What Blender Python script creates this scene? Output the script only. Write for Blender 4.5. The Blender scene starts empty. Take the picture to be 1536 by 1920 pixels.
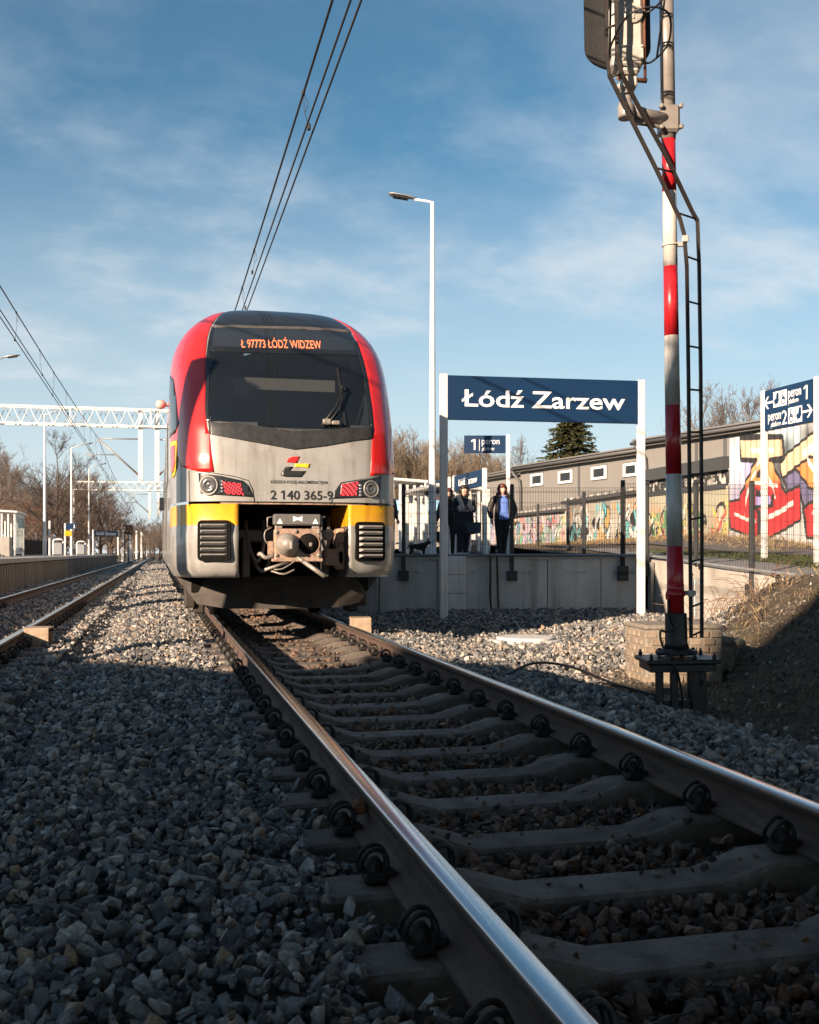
import bpy, bmesh, math, random
import numpy as np
from math import sin, cos, pi, radians, sqrt, atan2
from mathutils import Vector, Matrix, Quaternion
R = random.Random(7)
sc = bpy.context.scene
COL = sc.collection

# ------------------------------------------------------------------ camera, sky, sun, exposure
FPX, HY, TH = 1950.0, 1036.0, math.atan(469/1950.0)     # focal length in photo pixels, horizon row, heading right of the track
CT, ST = cos(TH), sin(TH)
CX, CZ = -1.547, 0.9077                                  # crouching left of the left rail
cam = bpy.data.cameras.new('camera'); co = bpy.data.objects.new('camera', cam); COL.objects.link(co)
co.location = (CX, 0, CZ); co.rotation_euler = (pi/2, 0, -TH)
cam.sensor_fit = 'VERTICAL'; cam.sensor_height = 36; cam.lens = FPX/1920*36
cam.shift_y = (HY-960)/1920; cam.clip_start = .05; cam.clip_end = 6000
cam.dof.use_dof = True; cam.dof.focus_distance = 10.5; cam.dof.aperture_fstop = 11
sc.camera = co
LX, LY, LZ = 1.0, 0.8, -0.42                             # sunlight direction
sun_el = math.atan2(-LZ, math.hypot(LX, LY))
w = bpy.data.worlds.new('World'); sc.world = w; w.use_nodes = True
nt = w.node_tree; N = nt.nodes; L = nt.links; N.clear()
out = N.new('ShaderNodeOutputWorld'); bg = N.new('ShaderNodeBackground'); bg.inputs[1].default_value = .05
sky = N.new('ShaderNodeTexSky'); sky.sky_type = 'NISHITA'; sky.sun_disc = False
sky.sun_elevation = sun_el; sky.sun_rotation = math.atan2(-LX, -LY)
sky.air_density = 1.0; sky.dust_density = .3; sky.ozone_density = 3.5
tc = N.new('ShaderNodeTexCoord'); sep = N.new('ShaderNodeSeparateXYZ'); L.new(tc.outputs['Generated'], sep.inputs[0])
# clouds: noise on a flat layer high overhead (direction divided by its height), thicker towards the horizon
mz = N.new('ShaderNodeMath'); mz.operation = 'MAXIMUM'; mz.inputs[1].default_value = 0; L.new(sep.outputs[2], mz.inputs[0])
az = N.new('ShaderNodeMath'); az.operation = 'ADD'; az.inputs[1].default_value = .24; L.new(mz.outputs[0], az.inputs[0])
dv = N.new('ShaderNodeVectorMath'); dv.operation = 'DIVIDE'; L.new(tc.outputs['Generated'], dv.inputs[0])
cb = N.new('ShaderNodeCombineXYZ')
for i in range(3): L.new(az.outputs[0], cb.inputs[i])
L.new(cb.outputs[0], dv.inputs[1])
mp = N.new('ShaderNodeMapping'); mp.inputs['Scale'].default_value = (1.0, 1.25, 1.0); mp.inputs['Rotation'].default_value = (0, 0, -.25)
mp.inputs['Location'].default_value = (0.4, 7.7, 1.1)
L.new(dv.outputs[0], mp.inputs[0])
no = N.new('ShaderNodeTexNoise'); no.inputs['Scale'].default_value = 2.2; no.inputs['Detail'].default_value = 9
no.inputs['Roughness'].default_value = .56; no.inputs['Distortion'].default_value = .15; L.new(mp.outputs[0], no.inputs[0])
rp = N.new('ShaderNodeValToRGB'); rp.color_ramp.elements[0].position = .37; rp.color_ramp.elements[1].position = .66
rp.color_ramp.elements[1].color = (.75, .75, .75, 1); L.new(no.outputs[0], rp.inputs[0])
hz = N.new('ShaderNodeMapRange'); hz.inputs[1].default_value = .0; hz.inputs[2].default_value = .37; hz.inputs[3].default_value = .95; hz.inputs[4].default_value = .0
L.new(sep.outputs[2], hz.inputs[0])
cl = N.new('ShaderNodeMapRange'); cl.inputs[1].default_value = .27; cl.inputs[2].default_value = .5; cl.inputs[3].default_value = .95; cl.inputs[4].default_value = .28; L.new(sep.outputs[2], cl.inputs[0])
cm = N.new('ShaderNodeMath'); cm.operation = 'MULTIPLY'; L.new(rp.outputs[0], cm.inputs[0]); L.new(cl.outputs[0], cm.inputs[1])
hz2 = N.new('ShaderNodeMath'); hz2.operation = 'SMOOTH_MAX'; hz2.inputs[2].default_value = .25; L.new(cm.outputs[0], hz2.inputs[0]); L.new(hz.outputs[0], hz2.inputs[1])
mx = N.new('ShaderNodeMix'); mx.data_type = 'RGBA'; L.new(hz2.outputs[0], mx.inputs[0]); tint = N.new('ShaderNodeMix'); tint.data_type = 'RGBA'; tint.blend_type = 'MULTIPLY'; tint.inputs[0].default_value = 1; tint.inputs[7].default_value = (.56, .99, .97, 1); L.new(sky.outputs[0], tint.inputs[6]); L.new(tint.outputs[2], mx.inputs[6])
mx.inputs[7].default_value = (6.7, 7.15, 7.5, 1)
L.new(mx.outputs[2], bg.inputs[0]); L.new(bg.outputs[0], out.inputs[0])
sl = bpy.data.lights.new('sun', 'SUN'); sl.energy = 5.0; sl.angle = radians(.53); sl.color = (1, .76, .55)
so = bpy.data.objects.new('sun', sl); COL.objects.link(so); so.location = (-30, -24, 12)
so.rotation_euler = Vector((LX, LY, LZ)).to_track_quat('-Z', 'Y').to_euler()
vs = sc.view_settings; sc.display_settings.display_device = 'sRGB'
vs.view_transform = 'Standard'; vs.look = 'None'; vs.gamma = 1; vs.use_curve_mapping = False; vs.exposure = 1.27

# ------------------------------------------------------------------ measuring helpers: a photo direction plus a distance gives a place
def cw(X, d, z=0): return Vector((CX + d*ST + X*CT, d*CT - X*ST, z))
def at(px, py, d): return cw((px-768)/FPX*d, d, CZ + (HY-py)/FPX*d)
def wc(x, y): return ((x-CX)*CT - y*ST, (x-CX)*ST + y*CT)          # world -> (X, d)
def hgt(py, d): return CZ + (HY-py)/FPX*d

# ------------------------------------------------------------------ materials
MATS = {}
def mat(name, col, rough=.6, metal=0, var=0, vs_=6, col2=None, bump=0, bs=40, spec=.5, coat=0, lo=.35, hi=.65, stretch=None, emit=None, es=0):
    if name in MATS: return MATS[name]
    m = bpy.data.materials.new(name); m.use_nodes = True; t = m.node_tree; n = t.nodes; l = t.links
    p = n['Principled BSDF']; p.inputs['Base Color'].default_value = (*col, 1); p.inputs['Roughness'].default_value = rough
    p.inputs['Metallic'].default_value = metal; p.inputs['Specular IOR Level'].default_value = spec; p.inputs['Coat Weight'].default_value = coat
    if emit: p.inputs['Emission Color'].default_value = (*emit, 1); p.inputs['Emission Strength'].default_value = es
    if var or col2 or bump:
        c = n.new('ShaderNodeTexCoord'); src = c.outputs['Object']
        if stretch:
            mpn = n.new('ShaderNodeMapping'); mpn.inputs['Scale'].default_value = stretch; l.new(src, mpn.inputs[0]); src = mpn.outputs[0]
    if var or col2:
        c2 = col2 or tuple(x*(1-var) for x in col)
        t1 = n.new('ShaderNodeTexNoise'); t1.inputs['Scale'].default_value = vs_; t1.inputs['Detail'].default_value = 7; t1.inputs['Roughness'].default_value = .62
        l.new(src, t1.inputs[0])
        r = n.new('ShaderNodeValToRGB'); r.color_ramp.elements[0].position = lo; r.color_ramp.elements[1].position = hi
        r.color_ramp.elements[0].color = (*c2, 1); r.color_ramp.elements[1].color = (*col, 1)
        l.new(t1.outputs[0], r.inputs[0]); l.new(r.outputs[0], p.inputs['Base Color'])
        rr = n.new('ShaderNodeMapRange'); rr.inputs[3].default_value = min(1, rough*1.25); rr.inputs[4].default_value = rough*.85
        l.new(t1.outputs[0], rr.inputs[0]); l.new(rr.outputs[0], p.inputs['Roughness'])
    if bump:
        t2 = n.new('ShaderNodeTexNoise'); t2.inputs['Scale'].default_value = bs; t2.inputs['Detail'].default_value = 5; l.new(src, t2.inputs[0])
        b = n.new('ShaderNodeBump'); b.inputs['Strength'].default_value = bump; b.inputs['Distance'].default_value = .02
        l.new(t2.outputs[0], b.inputs['Height']); l.new(b.outputs[0], p.inputs['Normal'])
    MATS[name] = m; return m
M = lambda k: MATS[k]
mat('white_paint', (.78, .77, .75), .38, var=.14, vs_=3, bump=.05)
mat('galvanized', (.42, .44, .46), .45, .6, var=.25, vs_=14)
mat('grey_steel', (.30, .30, .29), .4, .2, var=.3, vs_=8)
mat('black_steel', (.017, .018, .02), .42, var=.4, vs_=12, bump=.15, bs=60)
mat('graphite', (.035, .038, .042), .5, var=.2)
mat('dark_frame', (.02, .021, .023), .5)
mat('sign_blue', (.003, .026, .078), .4, var=.08, vs_=2)
mat('letter_white', (.82, .82, .82), .45)
mat('mast_red', (.52, .018, .028), .32, var=.3, vs_=7, bump=.06, bs=30, coat=.3)
mat('mast_white', (.62, .60, .57), .34, var=.2, vs_=6, bump=.06, bs=30, coat=.2)
mat('mast_grey', (.27, .25, .235), .32, var=.25, vs_=8, coat=.3)
mat('signal_housing', (.52, .49, .45), .45, var=.3, vs_=7)
mat('rust', (.20, .085, .045), .85, var=.5, vs_=20, bump=.2)
mat('ladder_brown', (.030, .023, .020), .55, var=.5, vs_=18, bump=.1)
mat('rail_web', (.115, .072, .055), .75, col2=(.065, .045, .038), vs_=9, bump=.18, bs=50, stretch=(3, .5, 3))
mat('rail_top', (.60, .61, .63), .18, 1.0, var=.18, vs_=5, stretch=(30, .3, 1))
mat('rail_head_side', (.24, .20, .18), .38, .6, col2=(.13, .10, .085), vs_=7, stretch=(10, .4, 10))
mat('sleeper_concrete', (.185, .160, .140), .9, col2=(.085, .068, .056), vs_=6, bump=.35, bs=55)
mat('clip_iron', (.022, .020, .019), .55, var=.5, vs_=40, bump=.2, bs=90)
mat('concrete', (.60, .60, .59), .85, col2=(.47, .47, .465), vs_=2.2, bump=.12, bs=30, lo=.2, hi=.6, stretch=(1, 1, .35))
mat('concrete_pale', (.44, .42, .39), .85, col2=(.33, .31, .285), vs_=1.6, bump=.1, bs=25, lo=.25, hi=.6)
mat('platform_lip', (.46, .44, .42), .85, var=.25, vs_=3, bump=.1)
mat('platform_face', (.30, .27, .24), .85, col2=(.17, .145, .12), vs_=2.5, bump=.2, lo=.3, hi=.6, stretch=(1.5, 1.5, .5))
mat('yellow_box', (.40, .32, .235), .7, col2=(.27, .19, .13), vs_=12, bump=.1)
mat('dirt', (.085, .062, .045), .95, col2=(.035, .028, .021), vs_=3.5, bump=.6, bs=30, lo=.35, hi=.62)
mat('dirt_under', (.11, .10, .095), .95, col2=(.045, .042, .04), vs_=9, bump=.8, bs=32)
mat('brick_old', (.27, .21, .155), .9, col2=(.17, .135, .10), vs_=9, bump=.4, bs=50)
mat('brick_pale', (.33, .265, .20), .9, col2=(.21, .17, .13), vs_=9, bump=.4, bs=50)
mat('mortar', (.27, .24, .20), .95, var=.4, vs_=14, bump=.4)
mat('asphalt', (.12, .115, .11), .9, var=.25, vs_=4, bump=.2, bs=60)
mat('paving', (.30, .285, .265), .88, var=.2, vs_=5, bump=.12)
# train
mat('train_silver', (.350, .350, .345), .32, .15, col2=(.285, .28, .27), vs_=3.5, coat=.4, lo=.25, hi=.6, bump=.015, bs=14)
mat('train_red', (.62, .020, .020), .27, col2=(.55, .016, .016), vs_=2.5, coat=.6)
mat('train_yellow', (.80, .41, .012), .35, col2=(.66, .32, .015), vs_=6, coat=.3)
mat('train_black', (.014, .015, .017), .28, coat=.5, var=.35, vs_=5)
mat('chevron_black', (.022, .023, .026), .38, col2=(.035, .036, .038), vs_=16)
mat('train_grey', (.105, .10, .095), .5, col2=(.07, .06, .052), vs_=7)
mat('grille_grey', (.38, .385, .38), .42, .1, col2=(.27, .265, .26), vs_=9)
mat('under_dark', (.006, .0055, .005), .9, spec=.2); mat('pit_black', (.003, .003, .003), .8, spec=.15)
mat('plough_grey', (.045, .036, .029), .7, col2=(.022, .019, .017), vs_=5, bump=.1)
mat('coupler_rust', (.42, .27, .19), .8, col2=(.26, .20, .165), vs_=16, bump=.25)
mat('coupler_steel', (.40, .37, .34), .5, .3, col2=(.25, .22, .20), vs_=14, bump=.15)
mat('coupler_grey', (.13, .13, .13), .45, var=.2)
mat('cab_inside', (.06, .066, .072), .8)
mat('cab_mid', (.16, .16, .155), .7)
mat('cab_blind', (.26, .25, .23), .8)
mat('lamp_chrome', (.65, .65, .66), .15, .9)
mat('lens_glass', (.16, .16, .165), .12, .5, coat=1)
mat('led_amber', (.3, .05, .02), .5, emit=(1, .20, .07), es=1.15)
mat('led_red', (.4, .02, .02), .4, emit=(1, .05, .06), es=1.6)
mat('lens_dark_red', (.10, .008, .010), .25, coat=.6)
mat('logo_red', (.62, .02, .02), .4); mat('logo_yellow', (.78, .52, .03), .4); mat('logo_black', (.02, .02, .022), .4)
def glass(name, tint, keep):
    m = bpy.data.materials.new(name); m.use_nodes = True; t = m.node_tree; n = t.nodes; l = t.links; n.clear()
    o = n.new('ShaderNodeOutputMaterial'); tr = n.new('ShaderNodeBsdfTransparent'); tr.inputs[0].default_value = (*tint, 1)
    df = n.new('ShaderNodeBsdfPrincipled'); df.inputs['Base Color'].default_value = (.024, .030, .037, 1); df.inputs['Roughness'].default_value = .03
    df.inputs['Specular IOR Level'].default_value = 1.0; df.inputs['IOR'].default_value = 1.8
    mi = n.new('ShaderNodeMixShader'); mi.inputs[0].default_value = keep; l.new(tr.outputs[0], mi.inputs[1]); l.new(df.outputs[0], mi.inputs[2])
    l.new(mi.outputs[0], o.inputs[0]); MATS[name] = m
glass('windscreen_glass', (.55, .58, .60), .34); glass('shelter_glass', (.86, .9, .9), .18); glass('dark_glass', (.3, .3, .32), .75)

# ------------------------------------------------------------------ mesh helpers
class MB:
    def __init__(s): s.v = []; s.f = []; s.m = []; s.sm = []
    def add(s, vs, fs, mi=0, smooth=False):
        o = len(s.v); s.v += [tuple(v) for v in vs]
        for f in fs: s.f.append(tuple(i+o for i in f)); s.m.append(mi); s.sm.append(smooth)
        return s
    def box(s, c, d, mi=0, mtx=None):
        x, y, z = (k/2 for k in d); q = [Vector((sx*x, sy*y, sz*z)) for sz in (-1, 1) for sy in (-1, 1) for sx in (-1, 1)]
        q = [(mtx @ v if mtx else v) + Vector(c) for v in q]
        return s.add(q, [(0, 2, 3, 1), (4, 5, 7, 6), (0, 1, 5, 4), (2, 6, 7, 3), (0, 4, 6, 2), (1, 3, 7, 5)], mi)
    def bev(s, c, d, b=.01, mi=0, mtx=None):                        # box with chamfered edges
        X, Y, Z = (k/2 for k in d); b = min(b, X*.9, Y*.9, Z*.9); vs = []; idx = {}
        for sx in (-1, 1):
            for sy in (-1, 1):
                for sz in (-1, 1):
                    for k in range(3):
                        p = [sx*(X-b), sy*(Y-b), sz*(Z-b)]; p[k] += (sx, sy, sz)[k]*b
                        idx[(sx, sy, sz, k)] = len(vs); q = Vector(p); vs.append((mtx @ q if mtx else q) + Vector(c))
        fs = []; S = (-1, 1)
        for k in range(3):
            a, e = (k+1) % 3, (k+2) % 3
            for sg in S:
                r = []
                for (p, q) in ((-1, -1), (1, -1), (1, 1), (-1, 1)):
                    t = [0]*3; t[k] = sg; t[a] = p; t[e] = q; r.append(idx[(*t, k)])
                fs.append(r if sg > 0 else r[::-1])
            for p in S:
                for q in S:                                          # edge along axis k
                    t0 = [0]*3; t1 = [0]*3; t0[k] = -1; t1[k] = 1
                    for t in (t0, t1): t[a] = p; t[e] = q
                    r = [idx[(*t0, a)], idx[(*t1, a)], idx[(*t1, e)], idx[(*t0, e)]]
                    fs.append(r if p*q < 0 else r[::-1])
        for sx in S:
            for sy in S:
                for sz in S:
                    r = [idx[(sx, sy, sz, k)] for k in range(3)]
                    fs.append(r if sx*sy*sz > 0 else r[::-1])
        return s.add(vs, fs, mi)
    def tube(s, pts, r, n=8, mi=0, cap=True, smooth=True):
        pts = [Vector(p) for p in pts]; rs = r if isinstance(r, (list, tuple)) else [r]*len(pts)
        vs = []; t0 = (pts[1]-pts[0]).normalized(); a = t0.orthogonal().normalized()
        for i, p in enumerate(pts):
            t = ((pts[min(i+1, len(pts)-1)]-p).normalized() + (p-pts[max(i-1, 0)]).normalized())
            t = t.normalized() if t.length > 1e-6 else t0
            a = (a - t*a.dot(t)); a = a.normalized() if a.length > 1e-6 else t.orthogonal().normalized()
            b = t.cross(a)
            for k in range(n): g = 2*pi*k/n; vs.append(p + (a*cos(g)+b*sin(g))*rs[i])
        fs = [(i*n+k, i*n+(k+1) % n, (i+1)*n+(k+1) % n, (i+1)*n+k) for i in range(len(pts)-1) for k in range(n)]
        s.add(vs, fs, mi, smooth)
        if cap: s.f += [tuple(len(s.v)-len(vs)+k for k in range(n-1, -1, -1)), tuple(len(s.v)-n+k for k in range(n))]; s.m += [mi, mi]; s.sm += [False, False]
        return s
    def bar(s, p, q, w, h, mi=0, up=(0, 0, 1)):                     # rectangular bar between two points
        p = Vector(p); q = Vector(q); t = (q-p).normalized(); u = Vector(up)
        if abs(t.dot(u)) > .98: u = Vector((0, 1, 0))
        a = t.cross(u).normalized()*w/2; b = a.cross(t).normalized()*h/2
        vs = [e+i*a+j*b for e in (p, q) for (i, j) in ((-1, -1), (1, -1), (1, 1), (-1, 1))]
        return s.add(vs, [(3, 2, 1, 0), (4, 5, 6, 7), (0, 1, 5, 4), (1, 2, 6, 5), (2, 3, 7, 6), (3, 0, 4, 7)], mi)
    def lathe(s, prof, n=16, mi=0, c=(0, 0, 0), smooth=True, mtx=None):
        c = Vector(c); vs = []
        for (r, z) in prof:
            for k in range(n): g = 2*pi*k/n; v = Vector((r*cos(g), r*sin(g), z)); vs.append((mtx @ v if mtx else v)+c)
        fs = [(i*n+k, i*n+(k+1) % n, (i+1)*n+(k+1) % n, (i+1)*n+k) for i in range(len(prof)-1) for k in range(n)]
        s.add(vs, fs, mi, smooth); o = len(s.v)-len(vs)
        s.f += [tuple(o+k for k in range(n-1, -1, -1)), tuple(len(s.v)-n+k for k in range(n))]; s.m += [mi, mi]; s.sm += [False, False]
        return s
    def prism(s, poly, mtx, h, mi=0):                                # 2-D outline (x, z) extruded along local -y..0 by h, placed by mtx
        n = len(poly); vs = [mtx @ Vector((x, 0, z)) for x, z in poly] + [mtx @ Vector((x, h, z)) for x, z in poly]
        ar = sum(poly[i][0]*poly[(i+1) % n][1]-poly[(i+1) % n][0]*poly[i][1] for i in range(n))
        fs = [tuple(range(n)), tuple(range(2*n-1, n-1, -1))] + [(i, i+n, (i+1) % n+n, (i+1) % n) for i in range(n)]
        if ar < 0: fs = [f[::-1] for f in fs]
        return s.add(vs, fs, mi)
    def build(s, name, mats, parent=None, loc=None):
        me = bpy.data.meshes.new(name); me.from_pydata(s.v, [], s.f); mats = mats if isinstance(mats, (list, tuple)) else [mats]
        for m in mats: me.materials.append(MATS[m] if isinstance(m, str) else m)
        me.polygons.foreach_set('material_index', s.m); me.polygons.foreach_set('use_smooth', s.sm); me.update()
        return link(name, me, parent, loc)
def link(name, data, parent=None, loc=None):
    o = bpy.data.objects.new(name, data); COL.objects.link(o); o.parent = parent
    if loc is not None: o.location = loc
    return o
def tag(o, label=None, cat=None, group=None, kind=None):
    for k, v in (('label', label), ('category', cat), ('group', group), ('kind', kind)):
        if v: o[k] = v
    return o
def empty(name, loc, label, cat, group=None, rz=0):
    o = link(name, None, None, loc); o.rotation_euler = (0, 0, rz); o.empty_display_size = .2
    return tag(o, label, cat, group)
def dup(root, loc, label=None, rz=None, scale=None):
    kids = {}
    for o in bpy.data.objects:
        if o.parent: kids.setdefault(o.parent, []).append(o)
    def cp(o, par):
        c = o.copy(); COL.objects.link(c); c.parent = par
        for ch in kids.get(o, []): cp(ch, c)
        return c
    r = cp(root, root.parent); r.location = loc
    if label: r['label'] = label
    if rz is not None: r.rotation_euler.z = rz
    if scale: r.scale = scale
    return r
def struct(o): o['kind'] = 'structure'; return o
def frame(o, xdir, up=(0, 0, 1)):                                    # matrix: local x along xdir, z up, y into the surface
    x = Vector(xdir).normalized(); z = Vector(up); y = z.cross(x).normalized(); z = x.cross(y)
    m = Matrix((x, y, z)).transposed().to_4x4(); m.translation = Vector(o); return m
def text(name, body, mtx, height=None, width=None, m='letter_white', parent=None, bold=0, depth=.004, align='LEFT', shear=0, extrude=True):
    acute = [i_ for i_, ch_ in enumerate(body) if ch_ == 'ź']; body = body.replace('ź', 'z'); c = bpy.data.curves.new(name, 'FONT'); c.body = body; c.size = 1; c.offset = bold; c.extrude = .5 if extrude else 0; c.shear = shear; c.resolution_u = 3
    t = bpy.data.objects.new(name, c); COL.objects.link(t); dg = bpy.context.evaluated_depsgraph_get(); dg.update()
    me = bpy.data.meshes.new_from_object(t.evaluated_get(dg)); bpy.data.objects.remove(t); bpy.data.curves.remove(c)
    if '1' in body or acute:                                                  # the built-in figure one is a bare stem: give it its flag
        def xm(q):
            c2 = bpy.data.curves.new('t', 'FONT'); c2.body = q; c2.size = 1; c2.offset = bold; t2 = bpy.data.objects.new('t', c2); COL.objects.link(t2); dg.update(); m2 = bpy.data.meshes.new_from_object(t2.evaluated_get(dg)); bpy.data.objects.remove(t2); bpy.data.curves.remove(c2)
            x_ = [v.co.x for v in m2.vertices]; return min(x_), max(x_)
        bm = bmesh.new(); bm.from_mesh(me); sw = xm('1'); sw = sw[1]-sw[0]
        for i_, ch_ in enumerate(body):
            if ch_ == '1':
                xr = xm(body[:i_+1])[1]-sw+.005; e_ = .499 if extrude else 0; pp = [(xr, .69), (xr-.17, .60), (xr-.17, .50), (xr, .57)]
                fr = [bm.verts.new((x_, y_, e_)) for x_, y_ in pp]; bm.faces.new(fr)
                if extrude:
                    bk = [bm.verts.new((x_, y_, -.5)) for x_, y_ in pp]
                    for k_ in range(4): bm.faces.new((fr[k_-1], bk[k_-1], bk[k_], fr[k_]))
        zw = xm('z') if acute else 0
        for i_ in acute:                                             # acute accent over the z
            xr = xm(body[:i_+1])[1]-(zw[1]-zw[0])*.55; e_ = .499 if extrude else 0; pp = [(xr-.02, .53), (xr+.07, .53), (xr+.20, .72), (xr+.06, .72)]
            fr = [bm.verts.new((x_, y_, e_)) for x_, y_ in pp]; bm.faces.new(fr)
            if extrude:
                bk = [bm.verts.new((x_, y_, -.5)) for x_, y_ in pp]
                for k_ in range(4): bm.faces.new((fr[k_-1], bk[k_-1], bk[k_], fr[k_]))
        bm.to_mesh(me); bm.free()
    n = len(me.vertices); a = np.zeros(n*3); me.vertices.foreach_get('co', a); a = a.reshape(-1, 3)
    x0, x1 = a[:, 0].min(), a[:, 0].max(); sx = sy = (height/.70 if height else width/(x1-x0))
    if width: sx = width/(x1-x0)
    off = {'LEFT': 0, 'CENTER': -.5, 'RIGHT': -1}[align]*(x1-x0)
    b = np.stack([(a[:, 0]-x0+off)*sx, -(a[:, 2]+.5)*depth, a[:, 1]*sy], 1)   # x, y towards viewer, z
    mm = np.array(mtx); b = b @ mm[:3, :3].T + mm[:3, 3]
    me.vertices.foreach_set('co', b.ravel()); me.materials.clear(); me.materials.append(MATS[m]); me.update()
    return link(name, me, parent)
def catmull(pts, n=8):
    pts = [Vector(p) for p in pts]; q = [pts[0]*2-pts[1]] + pts + [pts[-1]*2-pts[-2]]; o = []
    for i in range(1, len(q)-2):
        a, b, c, d = q[i-1:i+3]
        for k in range(n): t = k/n; o.append(.5*(2*b+(c-a)*t+(2*a-5*b+4*c-d)*t*t+(3*b-a-3*c+d)*t**3))
    return o+[pts[-1]]
sstep = lambda a, b, x: (lambda t: t*t*(3-2*t))(np.clip((x-a)/(b-a), 0, 1))

# ------------------------------------------------------------------ ground
RND = np.random.RandomState(5)
def vnoise(x, y, s, seed=0):                                        # smooth value noise
    x = np.asarray(x)*s+seed*17.3; y = np.asarray(y)*s+seed*9.1; xi = np.floor(x).astype(int); yi = np.floor(y).astype(int); fx = x-xi; fy = y-yi
    h = lambda a, b: (np.sin(a*127.1+b*311.7+seed*3.7)*43758.5453) % 1.0
    fx = fx*fx*(3-2*fx); fy = fy*fy*(3-2*fy)
    return (h(xi, yi)*(1-fx)+h(xi+1, yi)*fx)*(1-fy)+(h(xi, yi+1)*(1-fx)+h(xi+1, yi+1)*fx)*fy-.5
def gz(x, y):
    x = np.asarray(x, float); y = np.asarray(y, float)
    X = (x-CX)*CT - y*ST; d = (x-CX)*ST + y*CT
    z = np.interp(x, [-60, -8, -5.4, -5.0, -2.75, -2.35, -1.85, -1.2, -1.02, -.72, -.6, .6, .72, 1.02, 1.2, 1.75, 2.5, 3.0, 60],
                  [-.6, -.4, -.16, -.20, -.21, -.30, -.20, -.172, -.20, -.232, -.268, -.268, -.232, -.20, -.172, -.20, -.37, -.36, -.38])
    z = z + sstep(1.8, 3.2, x)*sstep(9, 13, d)*.15                # yard before the retaining wall lies a little higher
    z = z - np.where(x > 1.4, .10*np.exp(-(((x-3.7)/1.1)**2+((y-13.2)/1.2)**2)), 0)
    m = np.clip(.47*(X-3.05-.02*(d-9)), 0, .80); m = m*(1-sstep(12.6, 15.0, d-.62*(X-4.0)))*sstep(4.5, 8.5, d)
    m = m*(1+.25*vnoise(x, y, 1.3, 3)+.2*vnoise(x, y, 4.1, 4)) + np.where(m > .02, .09*vnoise(x, y, 2.7, 8), 0)
    z = z + m + .035*vnoise(x, y, 1.1, 1)*sstep(1.25, 2.0, np.abs(x)) + .02*vnoise(x, y, 3.3, 2)
    return z
def grid(name, xs, ys, zf, m, smooth=True):
    X, Y = np.meshgrid(xs, ys); Z = zf(X, Y); v = np.stack([X, Y, Z], -1).reshape(-1, 3); nx, ny = len(xs), len(ys)
    i = np.arange((ny-1)*(nx-1)); r, c = i//(nx-1), i % (nx-1); a = r*nx+c
    f = np.stack([a, a+1, a+nx+1, a+nx], 1)
    me = bpy.data.meshes.new(name); me.from_pydata(v.tolist(), [], f.tolist())
    for k in (m if isinstance(m, (list, tuple)) else [m]): me.materials.append(MATS[k])
    me.polygons.foreach_set('use_smooth', [smooth]*len(f)); me.update(); return link(name, me)
# one material for the near ground: dark stony bed near the rails, bare earth on the bank
def ground_mat():
    m = bpy.data.materials.new('near_ground'); m.use_nodes = True; t = m.node_tree; n = t.nodes; l = t.links; p = n['Principled BSDF']; p.inputs['Roughness'].default_value = .95
    g = n.new('ShaderNodeNewGeometry')
    def noise(s, d=6):
        q = n.new('ShaderNodeTexNoise'); q.inputs['Scale'].default_value = s; q.inputs['Detail'].default_value = d; q.inputs['Roughness'].default_value = .65; l.new(g.outputs['Position'], q.inputs[0]); return q
    def ramp(src, a, b, ca, cb_):
        q = n.new('ShaderNodeValToRGB'); q.color_ramp.elements[0].position = a; q.color_ramp.elements[1].position = b
        q.color_ramp.elements[0].color = (*ca, 1); q.color_ramp.elements[1].color = (*cb_, 1); l.new(src, q.inputs[0]); return q
    at_ = n.new('ShaderNodeAttribute'); at_.attribute_name = 'earth'
    stone = ramp(noise(26).outputs[0], .35, .7, (.02, .019, .018), (.10, .095, .09))
    earth = ramp(noise(7, 10).outputs[0], .36, .66, (.028, .021, .015), (.11, .08, .054))
    grass = ramp(noise(30).outputs[0], .4, .65, (.030, .030, .012), (.11, .095, .05))
    m1 = n.new('ShaderNodeMix'); m1.data_type = 'RGBA'; gm = ramp(noise(1.6).outputs[0], .47, .60, (0, 0, 0), (.75, .75, .75))
    l.new(gm.outputs[0], m1.inputs[0]); l.new(earth.outputs[0], m1.inputs[6]); l.new(grass.outputs[0], m1.inputs[7])
    m2 = n.new('ShaderNodeMix'); m2.data_type = 'RGBA'; l.new(at_.outputs['Fac'], m2.inputs[0]); l.new(stone.outputs[0], m2.inputs[6]); l.new(m1.outputs[2], m2.inputs[7])
    l.new(m2.outputs[2], p.inputs['Base Color'])
    b = n.new('ShaderNodeBump'); b.inputs['Strength'].default_value = .9; b.inputs['Distance'].default_value = .04; l.new(noise(22, 8).outputs[0], b.inputs['Height']); l.new(b.outputs[0], p.inputs['Normal'])
    MATS['near_ground'] = m
ground_mat()
def earth_mask(x, y):
    X = (x-CX)*CT - y*ST; d = (x-CX)*ST + y*CT
    e = sstep(2.3, 2.75, x+.25*vnoise(x, y, 2.1, 5))*(1-sstep(10.2, 11.4, d-.9*np.clip(X-3.2, 0, 2.5)*3))
    return np.clip(np.maximum(e, sstep(-8, -9, x)), 0, 1)
xs = np.concatenate([np.linspace(-30, -7, 12)[:-1], np.linspace(-7, 9, 200), np.linspace(9, 40, 12)[1:]])
ys = np.concatenate([np.linspace(-8, .5, 10)[:-1], np.linspace(.5, 24, 260), np.linspace(24, 150, 80)[1:]])
gr = struct(grid('ground', xs, ys, lambda x, y: gz(x, y)-.05*(1-earth_mask(x, y))*np.where(np.abs(x) < 9, 1, 0), 'near_ground'))
vv = np.zeros(len(gr.data.vertices)*3); gr.data.vertices.foreach_get('co', vv); vv = vv.reshape(-1, 3)
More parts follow.
